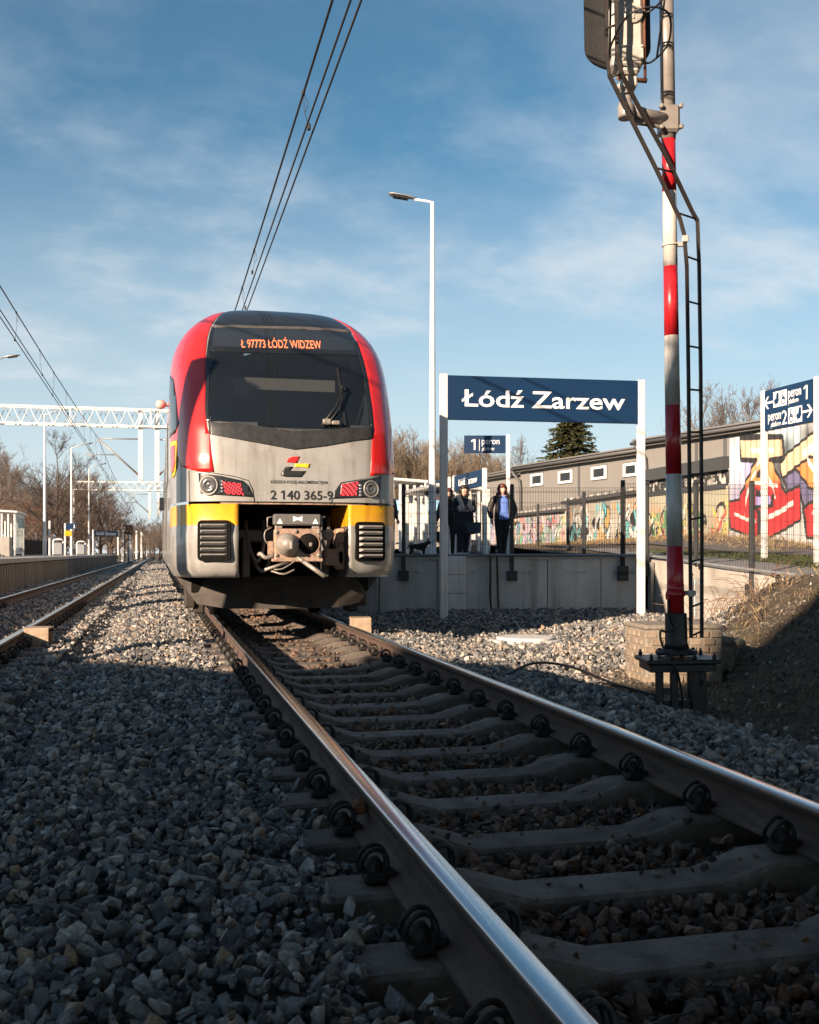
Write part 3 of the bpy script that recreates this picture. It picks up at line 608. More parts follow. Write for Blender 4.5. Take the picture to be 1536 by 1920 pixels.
# destination display
def on_nose(px, py, off=.012, dx=(1, 0, 0)):
    s, z = sz_at(px, py); p = PT(s, z); n = Vector(PN(s, z)); x = Vector(dx); x = (x-n*x.dot(n)).normalized(); m = Matrix((x, -n, x.cross(-n))).transposed().to_4x4(); m.translation = Vector(p)+n*off; return m
def bent(o, px, off):                                                # lay lettering onto the curved nose
    me = o.data; n = len(me.vertices); a = np.zeros(n*3); me.vertices.foreach_get('co', a); a = a.reshape(-1, 3)
    u = np.clip(np.abs(a[:, 0])/Wd(a[:, 2]), 0, 1); y0 = yc(a[:, 2])+bow(u); a[:, 1] = y0-off-(a[:, 1]-a[:, 1].max())*-.0
    me.vertices.foreach_set('co', a.ravel()); me.update()
a1, a2 = sz_at(453, 654), sz_at(604, 657); p1, p2 = Vector(PT(*a1)), Vector(PT(*a2))
dt = text('destination_text', 'Ł 97773 ŁÓDŹ WIDZEW', on_nose(453, 653, .012), width=(p2-p1).length, height=.165, m='led_amber', parent=TN, extrude=False); bent(dt, 0, .016)
# fleet emblem, lettering and number
def decal(name, m, pts, par=TN, off=.008): return patch(name, m, both(pts), par, off, 6, 6, .004)
decal('emblem_piece', 'logo_red', [(537, 867), (542, 859), (548, 857), (562, 855.5), (556, 868)])
decal('emblem_piece', 'logo_yellow', [(551, 875), (554, 869), (582, 870), (579, 877), (562, 876)])
decal('emblem_piece', 'logo_black', [(536, 875), (549, 876), (543, 882.5), (574, 883.5), (565, 894.5), (534, 894), (527, 891), (527, 887)])
t_ = text('company_text', 'ŁÓDZKA KOLEJ AGLOMERACYJNA', on_nose(507.5, 906), width=.68, height=.035, m='logo_black', parent=TN, bold=.012, extrude=False); bent(t_, 0, .007)
t_ = text('fleet_number', '2 140 365-9', on_nose(507, 936), width=.74, height=.105, m='logo_black', parent=TN, bold=.012, extrude=False); bent(t_, 0, .007)
# panel seams
def seam(pts, wd=1.1):
    a = [Vector((*p, 0)) for p in pts]; l = []; r = []
    for i, p in enumerate(a):
        t = (a[min(i+1, len(a)-1)]-a[max(i-1, 0)]).normalized(); nn = Vector((-t.y, t.x, 0))*wd/2; l.append(p+nn); r.append(p-nn)
    decal('panel_seam', 'logo_black', [(v.x, v.y) for v in l+r[::-1]], TN, .0075)
seam([(355, 882), (355.5, 915), (356, 949)]); seam([(356, 882.5), (400, 887), (440, 893), (466, 901), (474, 920), (478, 946)]); seam([(727, 890), (690, 896), (640, 905), (632, 915), (619, 946)]); seam([(711, 893), (711, 950)])
# head and tail lamps
def lamp(poly, c, rad, red, cl, side):
    h = patch('headlight', 'train_black', both(poly), TN, .009, 20, 14, .01)
    m = on_nose(*c, .010); b = MB()
    b.lathe([(rad*1.1, -.02), (rad*1.1, .012), (rad*.95, .014), (rad*.9, 0)], 20, 0, mtx=m.to_3x3().to_4x4() @ Matrix.Rotation(pi/2, 4, 'X'), c=m.translation)
    b.build('lamp_ring', 'grey_steel', h)
    b = MB(); b.lathe([(rad*.9, .004), (rad*.7, .012), (rad*.42, .018), (rad*.40, .005), (rad*.18, .012), (.002, .02)], 20, 0, mtx=m.to_3x3().to_4x4() @ Matrix.Rotation(pi/2, 4, 'X'), c=m.translation); b.build('lens', 'lens_glass', h)
    patch('tail_lens', 'lens_dark_red', both(red), h, .012, 8, 6, .004)
    P4 = both(red); b = MB()
    n1, n2 = 11, 8
    for i in range(n1):
        for j in range(n2):
            if (i+2*j) % 3 == 2: continue
            u, v = (i+.5)/n1, (j+.5)/n2
            s = (P4[0][0]*(1-u)+P4[1][0]*u)*(1-v)+(P4[3][0]*(1-u)+P4[2][0]*u)*v; z = (P4[0][1]*(1-u)+P4[1][1]*u)*(1-v)+(P4[3][1]*(1-u)+P4[2][1]*u)*v
            p = Vector(PT(s, z))+Vector(PN(s, z))*.016; b.lathe([(.0065, -.004), (.0065, .003), (.003, .006)], 6, 0, c=p, mtx=Matrix.Rotation(pi/2, 4, 'X'))
    o = b.build('tail_light', 'led_red', h); o['kind'] = 'stuff'
    b = MB()
    for k in range(4):
        m2 = on_nose(cl, c[1]-7+k*6.2, .012); b.lathe([(.016, -.006), (.016, .005), (.008, .008)], 10, 0, c=m2.translation, mtx=Matrix.Rotation(pi/2, 4, 'X'))
    b.build('marker_lamp', 'lamp_chrome', h)
lamp([(372.5, 886), (415, 893), (456, 902), (466, 910), (475.5, 932.5), (425, 929), (377.5, 926), (373.5, 910)], (392, 910), .105, [(418, 902.5), (452, 906), (458, 929), (423, 926.5)], 417, -1)
lamp([(629.5, 918), (639, 909), (675, 901), (716, 893.5), (715, 905), (712, 931), (670, 933.5), (623.5, 935)], (695, 917), .095, [(640, 908.5), (671.5, 903), (667.5, 929.5), (637, 930.5)], 675, 1)
# lower nose: two buffer fairings, yellow band, louvred grilles, hollow for the coupler
for sg in (-1, 1):
    s0 = .304
    b = MB(); zs = [.61, .64, .70, .8, .95, 1.1, 1.225, 1.23, 1.35, 1.46, 1.475]; sn = np.concatenate([np.linspace(s0, 1, 26), [1.05, 1.12, 1.3, 2.2, 3.4, 4.6]]); nx = len(sn); vs = []
    for z in zs:
        inset = .10*(1-min(1, (z-.61)/.07)) ; q_ = PT(sn*sg, np.full(nx, z)); q_[:, 1] += inset+(-.05*(1-sstep(1.12, 1.28, z)) if True else 0)*np.where(sn < .93, 1, 0); q_[:, 0] *= (1-.03*(1-min(1, (z-.61)/.1))); vs += q_.tolist()
    nz = len(zs); fs = [(r*nx+c, r*nx+c+1, (r+1)*nx+c+1, (r+1)*nx+c) for r in range(nz-1) for c in range(nx-1)]
    ms = [1 if (6 < r) and c < 26 else 0 for r in range(nz-1) for c in range(nx-1)]
    if sg < 0: fs = [f[::-1] for f in fs]
    b.v = [tuple(v) for v in vs]; b.f = fs; b.m = ms; b.sm = [True]*len(fs)
    xi = [vs[r*nx][0] for r in range(nz)]; iv = len(b.v)                # inner cheek, roof and underside back to the bulkhead
    for r in range(nz): b.v.append((xi[r]*.97, 13.5, zs[r]))
    ck = [(r*nx, (r+1)*nx, iv+r+1, iv+r) for r in range(nz-1)]; b.f += ck if sg > 0 else [f[::-1] for f in ck]; b.m += [2 if r < 6 else 1 for r in range(nz-1)]; b.sm += [False]*(nz-1)
    un = len(b.v); b.v.append((sg*1.3, 13.7, .61)); b.f.append(tuple(list(range(0, 26))+[un, iv])); b.m.append(2); b.sm.append(False)
    fo = b.build('buffer_fairing', ['train_silver', 'train_yellow', 'train_grey'], TN)
    gx = (375.5, 432.5, 977, 1049.5) if sg < 0 else (663, 718.5, 980, 1051)
    # grille frame and louvres, set in the fairing
    A = [q((gx[0]+gx[1])/2, (gx[2]+gx[3])/2, 0)]; c0 = A[0]; s_, z_ = sz_at((gx[0]+gx[1])/2, (gx[2]+gx[3])/2); nn = Vector(PN(s_, z_)); nn.z = 0; nn.normalize(); xd = Vector((-nn.y, nn.x, 0)) if True else 0
    if xd.x < 0: xd = -xd
    mm = frame(c0+nn*.05, xd); wd, hh = .385, .475
    b = MB(); rr_ = .05; oc = [(sx*(wd/2-rr_)+rr_*cos(g), sy*(hh/2-rr_)+rr_*sin(g)) for sx, sy, g0 in ((1, 1, 0), (-1, 1, pi/2), (-1, -1, pi), (1, -1, 3*pi/2)) for g in np.linspace(g0, g0+pi/2, 5)]
    b.prism(oc, mm @ Matrix.Translation((0, -.02, 0)), .05); gf = b.build('grille_frame', 'pit_black', fo)
    for k in range(6):
        z = hh/2-.065-k*(hh-.115)/5.2; b = MB(); w2 = wd/2-.035
        pr = [(-.022, .022), (-.085, .006), (-.022, -.020)]
        vs = [mm @ Vector((sx*w2*(1 if j != 1 else .80), y, z+dz)) for sx in (-1, 1) for j, (y, dz) in enumerate(pr)]
        b.add(vs, [(0, 1, 4, 3), (1, 2, 5, 4), (0, 2, 1), (3, 4, 5)]); b.build('slat', 'grille_grey', gf)
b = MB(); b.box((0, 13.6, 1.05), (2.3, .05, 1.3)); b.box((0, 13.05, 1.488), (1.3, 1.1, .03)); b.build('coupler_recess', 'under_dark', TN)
b = MB(); b.add([tuple(PT(s, 1.506)+PN(s, 1.506)*(-.03)+np.array([0, 0, dz])) for dz in (0, -.032) for s in np.linspace(-.42, .42, 13)], [(i+13, i+14, i+1, i) for i in range(12)], 0, True); b.build('lower_lip', 'coupler_rust', TN)
for k_, (x0, x1, z0, dp) in enumerate(((-.52, -.30, 1.30, .5), (.36, .50, 1.36, .42), (-.44, -.24, .90, .22), (.30, .48, .86, .2))):
    b = MB(); b.tube(catmull([(x0, 12.9, z0), (x0+.02, 12.65, z0-dp*.6), ((x0+x1)/2, 12.55, z0-dp), (x1-.02, 12.65, z0-dp*.6), (x1, 12.9, z0)], 6), .022, 8); b.build('hose', 'coupler_grey', TN)
b = MB(); b.bev((0, 13.3, 1.12), (1.25, .12, .16), .02); b.bev((-.5, 13.2, .85), (.10, .3, .5), .02); b.bev((.5, 13.2, .85), (.10, .3, .5), .02); b.build('headstock', 'coupler_grey', TN)
# automatic coupler
CY = 12.0
cp_ = MB(); cp_.bev((0.02, CY, 1.0), (.70, .16, .48), .02); cp_.bev((.02, CY+.45, 1.0), (.34, .8, .30), .03); cp_.bev((.02, CY-.01, .765), (.78, .14, .05), .01); cp_.box((-.38, CY, .95), (.08, .10, .20)); cpl = cp_.build('coupler', 'coupler_rust', TN)
fm = lambda x, z: (Matrix.Rotation(pi/2, 4, 'X'), Vector((x, CY-.08, z)))
b = MB(); r_, c_ = fm(-.14, 1.0); b.lathe([(.17, 0), (.175, .04), (.155, .09), (.115, .14), (.09, .20), (.06, .225), (.004, .23)], 20, 0, c=c_, mtx=r_); b.bev((-.10, CY-.29, .99), (.05, .08, .13), .015); b.bev((-.17, CY-.28, 1.0), (.035, .05, .09), .01); b.build('coupler_cone', 'coupler_steel', cpl)
b = MB(); r_, c_ = fm(.19, 1.01); b.lathe([(.175, -.0), (.175, .006), (.160, .006), (.155, -.03)], 22, 0, c=c_, mtx=r_); b.build('coupler_cup_rim', 'coupler_rust', cpl)
b = MB(); b.lathe([(.158, -.02), (.158, .0035), (.02, .0035)], 22, 0, c=c_, mtx=r_); b.build('coupler_cup', 'under_dark', cpl)
b = MB(); b.bev((.22, CY-.10, 1.0), (.05, .03, .06), .01); b.bev((-.01, CY-.10, 1.20), (.05, .03, .05), .012); b.build('coupler_latch', 'coupler_steel', cpl)
b = MB()
for x, z in ((-.30, 1.19), (.34, 1.19), (-.30, .84), (.34, .84)): b = MB(); b.lathe([(.028, 0), (.028, .018), (.012, .02)], 10, 0, c=(x, CY-.08, z), mtx=Matrix.Rotation(pi/2, 4, 'X')); b.build('bolt', 'coupler_steel', cpl)
b = MB(); b.bev((.02, CY+.02, 1.375), (.72, .22, .17), .02); eb = b.build('contact_cover', 'coupler_grey', cpl)
b = MB(); m_ = frame((0.02, CY-.092, 1.375), (1, 0, 0))
for x in (-.27, .27): b.prism([(x-.045, -.06), (x+.045, -.06), (x, .02)], m_, .004)
b.prism([(-.07, -.03), (0, 0), (.07, -.03), (.07, .055), (0, .03), (-.07, .055)], m_, .004); b.build('cover_marks', 'letter_white', eb)
b = MB()
for x in (-.26, .3): b.bev((x, CY-.01, 1.265), (.11, .08, .06), .01)
b.tube([(-.36, CY, 1.42), (-.43, CY-.02, 1.40), (-.43, CY-.02, 1.27), (-.36, CY, 1.26)], .013, 6); b.tube([(.40, CY-.01, 1.22), (.40, CY-.01, 1.42), (.45, CY-.01, 1.42)], .018, 6)
b.tube(catmull([(-.36, CY, 1.26), (-.46, CY-.03, 1.2), (-.47, CY-.03, 1.08), (-.40, CY, .98)], 5), .011, 6); b.tube(catmull([(-.34, CY-.02, .83), (-.46, CY-.06, .80), (-.53, CY-.03, .86), (-.56, CY, .84)], 5), .03, 8)
b.build('hose', 'coupler_steel', cpl)
b = MB(); b.tube([(.02, CY-.07, .80), (.10, CY-.16, .74)], .03, 8); b.tube([(.10, CY-.16, .74), (.40, CY-.30, .52)], [.03, .038], 10); b.tube([(-.12, CY-.05, .73), (-.48, CY-.14, .62)], .024, 8); b.tube(catmull([(.0, CY-.06, .76), (-.2, CY-.12, .64), (-.34, CY-.12, .62)], 5), .012, 6); b.tube(catmull([(-.38, CY-.1, .60), (-.2, CY-.16, .555), (-.03, CY-.1, .62)], 5), .015, 6)
b.build('uncoupling_handle', 'coupler_steel', cpl)
b = MB(); b.lathe([(.07, 0), (.07, .10), (.05, .12)], 12, 0, c=(.42, CY+.4, 1.12), mtx=Matrix.Rotation(pi/2, 4, 'X')); b.bev((.60, CY+.6, .95), (.12, .3, .5), .03); b.bev((.52, CY+.6, .85), (.25, .3, .2), .03); b.build('brake_gear', 'coupler_rust', TN)
kf = .76; cpl.matrix_world = Matrix.Translation(Vector((-.0, CY, 1.0))) @ Matrix.Scale(kf, 4) @ Matrix.Translation(-Vector((.02, CY, 1.0)))
# plough
b = MB(); top = [(-1.33, 13.75, .60), (-.7, 13.45, .60), (0, 13.30, .60), (.7, 13.45, .60), (1.33, 13.75, .60)]; bot = [(-1.08, 13.55, .25), (-.72, 13.30, .20), (0, 13.12, .20), (.72, 13.30, .20), (1.02, 13.5, .25)]
b.add(top+bot+[(x*.98, y+.06, z) for x, y, z in top+bot], [(5, 6, 1, 0), (6, 7, 2, 1), (7, 8, 3, 2), (8, 9, 4, 3)]+[(10, 11, 16, 15), (11, 12, 17, 16), (12, 13, 18, 17), (13, 14, 19, 18)]+[(5, 15, 16, 6), (6, 16, 17, 7), (7, 17, 18, 8), (8, 18, 19, 9), (0, 10, 15, 5), (4, 9, 19, 14)])
b.build('plough', 'plough_grey', TN)
for x_ in (-1.16, 1.1): b = MB(); b.bev((x_, 14.0, .32), (.14, .5, .26), .02); b.bev((x_*.9, 14.0, .19), (.14, .4, .16), .02); b.build('guard_iron', 'plough_grey', TN)
# running gear, sides, roof
def bogie(y):
    b = MB()
    for yy in (y-1.2, y+1.2):
        for x in (-.75, .75): b.lathe([(.10, -.07), (.44, -.07), (.46, -.03), (.43, .04), (.43, .07), (.10, .07)], 24, 0, c=(x, yy, .43), mtx=Matrix.Rotation(pi/2, 4, 'Y'))
        b.tube([(-.7, yy, .43), (.7, yy, .43)], .09, 8)
    for x in (-1.02, 1.02): b.bev((x, y, .55), (.16, 3.2, .26), .03)
    b.build('bogie', 'under_dark', TN)
for y in (17.0, 32.5, 48.0): bogie(y)
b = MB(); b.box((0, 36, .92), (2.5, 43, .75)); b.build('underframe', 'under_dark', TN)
for (y0, y1) in ((17.6, 19.0), (19.6, 21.3), (22.0, 23.6), (24.2, 25.8), (28.0, 30.5), (33.5, 36), (37.5, 40), (42, 46)):
    for sx in (-1, 1):
        b = MB(); b.bev((sx*1.413, (y0+y1)/2, 2.55), (.02, y1-y0, .95), .006); b.build('side_window', 'train_black', TN)
for y0 in (20.9, 31.6, 41):
    for sx in (-1, 1):
        b = MB(); b.bev((sx*1.416, y0+.65, 2.0), (.02, 1.3, 2.1), .006); b.build('door', 'train_grey', TN)
sw = both([(317.2, 707), (321, 704), (327, 712), (332, 745), (336.5, 795), (330, 812), (319.5, 822), (317, 818)])
patch('cab_side_window', 'train_black', sw, TN, .010, 10, 16, .01)
patch('crest', 'logo_yellow', both([(321.5, 829), (332.5, 826), (333, 872), (329, 890), (325.5, 897), (322.5, 880)]), TN, .012, 6, 10, .004)
patch('crest_charge', 'train_red', both([(323, 838), (331, 834), (331, 868), (328, 884), (325.5, 888), (323.5, 874)]), TN, .017, 6, 10, .004)
for py in (908, 914, 923): text('region_text', ('WOJEWÓDZTWO', 'ŁÓDZKIE', '2140 365')[(908, 914, 923).index(py)], frame((-1.416, 14.95, hgt(py, 14.6)), (0, -1, 0)), height=.05, m='logo_black', parent=TN, depth=.002)
b = MB(); b.lathe([(.01, -.08), (.06, -.055), (.075, 0), (.06, .05), (.03, .07)], 14, 0, c=(-1.53, 16.2, hgt(761, 15.9)), mtx=Matrix.Rotation(-pi/2, 4, 'Y')); b.tube([(-1.49, 16.2, hgt(761, 15.9)), (-1.38, 16.2, hgt(761, 15.9))], .03, 6); b.build('side_camera', 'signal_housing', TN)
b = MB(); b.bev((-1.50, 23, 1.95), (.10, .06, .28), .02); b.build('side_mirror', 'train_black', TN)

# ------------------------------------------------------------------ near platform: facing wall of concrete panels, ramp wall, deck
PZ = .80; DW = 20.2; CORN = (4.62, DW)                               # wall line straight across the view, corner where the ramp begins
def rampX(d): return 4.62+(DW-d)*.263
def rampz(d): return float(np.interp(d, [9, 12, 15.05, 16.7, 19.0, 20.2], [.30, .38, .48, .56, .72, .78]))
deck = [cw(-.5, DW+.15), cw(4.6, DW+.15), cw(4.6, 21.5), cw(3.3, 34)]
def wall_deck():
    b = MB(); a = cw(-.40, DW+.1); c = cw(4.60, DW+.1)
    top = [(a.x, a.y), (c.x, c.y), (9.0, 26), (9.0, 110), (1.66, 110), (1.66, a.y+1.3)]
    n = len(top); b.add([(x, y, PZ-.02) for x, y in top]+[(x, y, -.6) for x, y in top], [tuple(range(n))]+[(i, i+n, (i+1) % n+n, (i+1) % n) for i in range(n)])
    return struct(b.build('platform', 'paving'))
wall_deck()
wl = empty('platform_wall', cw(2, DW, 0), 'grey concrete panel wall holding up the platform end below the fence', 'retaining wall'); wl.rotation_euler = (0, 0, 0)
W0 = wl.location.copy()
jx = [712, 820, 921, 1027, 1127, 1209]
vr = cw(1, 0)-cw(0, 0); vf = cw(0, 1)-cw(0, 0)                       # right / forward directions of the view
for i in range(5):
    x0, x1 = (jx[i]-768)/FPX*DW+.008, (jx[i+1]-768)/FPX*DW-.008
    b = MB(); m_ = frame(cw(0, DW+R.uniform(0, .012))-W0, vr); z0, z1 = -.45, PZ-.012-R.uniform(0, .012)
    s0, s1, sz0, sz1 = (x0+x1)/2-.19, (x0+x1)/2+.21, .475, .535          # lifting slot sunk into the panel face
    P = lambda x, y, z: m_ @ Vector((x, y, z))
    vs = [P(x, 0, z) for z in (z0, sz0, sz1, z1) for x in (x0, s0, s1, x1)]; fs = [(r*4+c, r*4+c+1, r*4+c+5, r*4+c+4) for r in range(3) for c in range(3) if (r, c) != (1, 1)]
    vs += [P(x, .03, z) for z in (sz0, sz1) for x in (s0, s1)]; fs += [(16, 17, 19, 18), (5, 6, 17, 16), (6, 10, 19, 17), (10, 9, 18, 19), (9, 5, 16, 18)]
    vs += [P(x, .14, z) for z in (z0, z1) for x in (x0, x1)]; fs += [(12, 15, 23, 22), (0, 12, 22, 20), (3, 21, 23, 15), (0, 20, 21, 3), (20, 22, 23, 21)]
    b.add(vs, fs); b.build('panel', 'concrete', wl)
b = MB(); a, c = cw(-.60, DW+.07)-W0, Vector((1.66, cw(-.5, DW).y+1.4, 0))-W0
for (z0, z1, k) in ((-.5, PZ-.03, 0),): b.bar(a+Vector((0, 0, .14)), c+Vector((0, 0, .14)), .12, 1.25)
b.build('end_panel', 'concrete', wl)
b = MB(); b.bar(cw((712-768)/FPX*DW, DW+.07, PZ+.012)-W0, cw(4.62, DW+.07, PZ+.012)-W0, .18, .045); b.build('coping', 'platform_lip', wl)
rw = empty('ramp_wall', cw(rampX(16), 16, 0), 'sunlit pale concrete wall of the ramp behind the signal mast', 'retaining wall'); W1 = rw.location.copy()
dd = [20.18, 18.9, 17.75, 16.6, 15.45, 14.3, 13.1, 11.9]
for i in range(7):
    d0, d1 = dd[i]-.004, dd[i+1]+.004; b = MB(); a, c = cw(rampX(d0), d0), cw(rampX(d1), d1); n = (c-a).cross(Vector((0, 0, 1))).normalized(); n = -n if n.x < 0 else n
    vs = [v-W1 for v in (Vector((a.x, a.y, -.6)), Vector((c.x, c.y, -.6)), Vector((c.x, c.y, rampz(d1))), Vector((a.x, a.y, rampz(d0))))]; vs += [v+n*.15 for v in vs]
    b.add(vs, [(0, 1, 2, 3), (7, 6, 5, 4), (3, 2, 6, 7), (0, 3, 7, 4), (1, 5, 6, 2)][::1]); b.build('panel', 'concrete_pale', rw)
# grass, path and slope behind the walls
def upz(x, y):
    X = (x-CX)*CT-y*ST; d = (x-CX)*ST+y*CT
    z = np.interp(d, [8, 10, 15.05, 16.7, 19, 20.2, 26, 32, 60, 200], [.24, .27, .44, .52, .68, .74, .90, 1.15, .95, .9])
    lat = np.clip((X-(9.9-.14*(d-32.5)))/1.5, -2, 0)
    z = z+.25*sstep(-2, 0, lat)*np.where(d > 24, 1, 0)*sstep(24, 30, d)
    return z+.03*vnoise(x, y, 1.2, 6)
def upper():
    vs = []; fs = []; dsp = np.concatenate([np.linspace(10, 36, 70), np.linspace(37, 170, 40)]); n = 44
    for d in dsp:
        x0 = rampX(d)+.05 if d < DW+.1 else max(4.7-.30*(d-DW), -40) if d < 23 else 3.8
        x0 = rampX(d)+.05 if d < DW+.2 else 4.62
        if d > 22: x0 = 4.62-.26*(d-22)*.9
        for X in np.linspace(0, 1, n)**1.6*34+x0: p = cw(X, d); vs.append((p.x, p.y, float(upz(p.x, p.y))))
    for r in range(len(dsp)-1):
        for c in range(n-1): fs.append((r*n+c, r*n+c+1, (r+1)*n+c+1, (r+1)*n+c))
    b = MB(); b.add(vs, fs, 0, True); return struct(b.build('embankment', 'verge'))
mat('verge', (.16, .105, .055), .95, col2=(.07, .055, .025), vs_=1.1, bump=.5, bs=18, lo=.4, hi=.6)
upper()
mat('grass_green', (.075, .095, .022), .9, var=.5, vs_=6)
def strip(name, pts, wdt, m, dz):
    b = MB(); vs = []
    for (X, d) in pts:
        for k in range(5): p = cw(X+wdt*(k/4-.5), d); vs.append((p.x, p.y, float(upz(p.x, p.y))+dz))
    b.add(vs, [(i*5+k, i*5+k+1, i*5+k+6, i*5+k+5) for i in range(len(pts)-1) for k in range(4)], 0, True); return struct(b.build(name, m))
strip('path', [(rampX(d)+1.0 if d < DW else 5.9-.05*(d-DW), d) for d in np.linspace(11, 28, 30)], 1.7, 'paving', .03)
strip('road', [(8.6-.14*(d-30), d) for d in np.linspace(14, 60, 40)], 2.2, 'asphalt', .035)
# grass tufts
def tufts(name, spots, label, m, hgt_=.12, n=7, seed=1, spread=.06):
    r = random.Random(seed); b = MB()
    for (x, y, z) in spots:
        for k in range(n):
            g = r.uniform(0, 6.28); l = hgt_*r.uniform(.5, 1.3); px, py = x+r.gauss(0, spread), y+r.gauss(0, spread); lean = r.uniform(.1, .9)*l
            dx, dy = cos(g)*lean, sin(g)*lean; wx, wy = -sin(g)*.004, cos(g)*.004
            b.add([(px-wx, py-wy, z-.01), (px+wx, py+wy, z-.01), (px+dx*.4+wx*.7, py+dy*.4+wy*.7, z+l*.6), (px+dx, py+dy, z+l*.95)], [(0, 1, 2), (0, 2, 3)])
    o = b.build(name, m); tag(o, label, 'grass', None, 'stuff'); return o
mat('dry_grass', (.30, .22, .12), .9, var=.5, vs_=3); mat('moss_grass', (.12, .10, .035), .9, var=.5, vs_=3)
r2 = random.Random(3); sp = []
for k in range(420):
    d = r2.uniform(6.5, 15); X = r2.uniform(2.2, .41*d+1); p = cw(X, d)
    if earth_mask(np.array(p.x), np.array(p.y)) > .5: sp.append((p.x, p.y, float(gz(p.x, p.y))))
tufts('dry_grass', sp, 'thin dry grass on the earth bank and round the signal foot', 'dry_grass', .065, 4, 2, .07)
sp = []
for k in range(46):
    d = r2.uniform(11.5, 15.5); X = r2.uniform(3.6, .41*d+.4); p = cw(X, d); z = float(gz(p.x, p.y))
    if z > -.05: sp.append((p.x, p.y, z))
tufts('dry_weeds', sp, 'taller dry weeds along the top of the earth bank', 'dry_grass', .13, 3, 4, .12)
sp = [(p.x, p.y, float(upz(p.x, p.y))) for p in (cw(7.1-.14*(d-22)+r2.uniform(-1.0, 1.0), d) for d in [r2.uniform(18, 26) for k in range(900)])]
tufts('green_grass', sp, 'strip of green grass behind the ramp fence', 'grass_green', .09, 6, 5, .1)
sp = [(p.x, p.y, float(upz(p.x, p.y))) for p in (cw(9.6-.14*(d-32.5)+r2.uniform(-1.6, .2), d) for d in [r2.uniform(26, 60) for k in range(1500)])]
tufts('brown_grass', sp, 'brown winter grass along the foot of the painted walls', 'dry_grass', .16, 5, 6, .2)
tufts('track_grass', [(.45, 2.55, -.25), (.52, 2.6, -.25)], 'wisp of dry grass between the rails', 'dry_grass', .13, 7, 7, .05)

# cable riser box, black cables, manhole
t = empty('cable_cabinet', cw((855-768)/FPX*20.0, 20.0, -.3), 'pale grey ribbed cable duct standing against the platform wall', 'cable duct')
for k in range(3):
    b = MB(); b.bev((0, 0, .06+.36*k+.18), (.36, .16, .352), .008, mtx=Matrix.Rotation(-TH, 3, 'Z'))
    for j in range(6): b.box(Matrix.Rotation(-TH, 3, 'Z') @ Vector((-.15+.06*j, -.084, 0))+Vector((0, 0, .06+.36*k+.18)), (.018, .01, .30), 0, Matrix.Rotation(-TH, 3, 'Z'))
    b.build('section', 'white_paint', t)
for px in (919, 932):
    b = MB(); X = (px-768)/FPX*20.1; b.tube(catmull([cw(X, 20.25, .95), cw(X, 20.1, .9), cw(X, 20.08, .8), cw(X+.01, 20.12, .5), cw(X+(.0 if px < 925 else .02), 20.12, .1), cw(X+.03, 20.05, -.28)], 5), .02, 6)
    tag(b.build('cable', 'black_steel'), 'black cable hanging down the platform wall, the '+('left' if px < 925 else 'right')+' of two', 'cable', 'black cables on the platform wall')
gm = cw((985-768)/FPX*14.0, 14.0); t = empty('manhole', (gm.x, gm.y, float(gz(gm.x, gm.y))), 'round concrete manhole cover lying in the gravel behind the sign shadow', 'manhole')
b = MB(); b.lathe([(.50, -.15), (.50, .02), (.47, .03), (.40, .03)], 40); b.build('rim', 'concrete', t)
b = MB(); b.lathe([(.39, -.1), (.39, .055), (.37, .065), (.002, .068)], 40, smooth=False); b.build('cover', 'concrete', t)
# loose black cable in the ballast
b = MB(); b.tube(catmull([(x, y, float(gz(x, y))+h) for x, y, h in ((1.35, 8.5, .03), (1.7, 8.75, .12), (2.1, 8.9, .14), (2.45, 8.75, .08), (2.7, 8.4, .02))], 6), .012, 6); tag(b.build('cable', 'black_steel'), 'thin black cable looping over the ballast beside the right rail', 'cable')

# ------------------------------------------------------------------ fences: dark posts carrying welded mesh
def mesh_panel(parent, a, c, z0a, z0c, h, step=.05, rows=(0, .2, .4, .6, .8, 1.0, 1.2), r=.0035, fold=True):
    a, c = Vector(a), Vector(c); ln = (c-a).length; n = max(2, int(ln/step)); b = MB(); nrm = (c-a).normalized().cross(Vector((0, 0, 1)))
    for i in range(n+1):
        t = i/n; p = a.lerp(c, t); z0 = z0a*(1-t)+z0c*t
        zs_ = [0, h*.12, h*.14, h*.16, h*.9, h*.925, h*.95, h] if fold else [0, h]; os_ = [0, 0, .03, 0, 0, .03, 0, 0] if fold else [0, 0]
        pts = [Vector((p.x, p.y, z0+q))+nrm*o for q, o in zip(zs_, os_)]
        b.tube(pts, r, 4, cap=False)
    for q in list(rows)+[h-.03, h*.93]:
        if q < h: b.tube([(a.x, a.y, z0a+q+.03), (c.x, c.y, z0c+q+.03)], r*1.25, 4, cap=False)
    o = b.build('mesh_panel', 'fence_wire', parent); o['kind'] = 'stuff'; return o
mat('fence_wire', (.03, .032, .035), .5, .2)
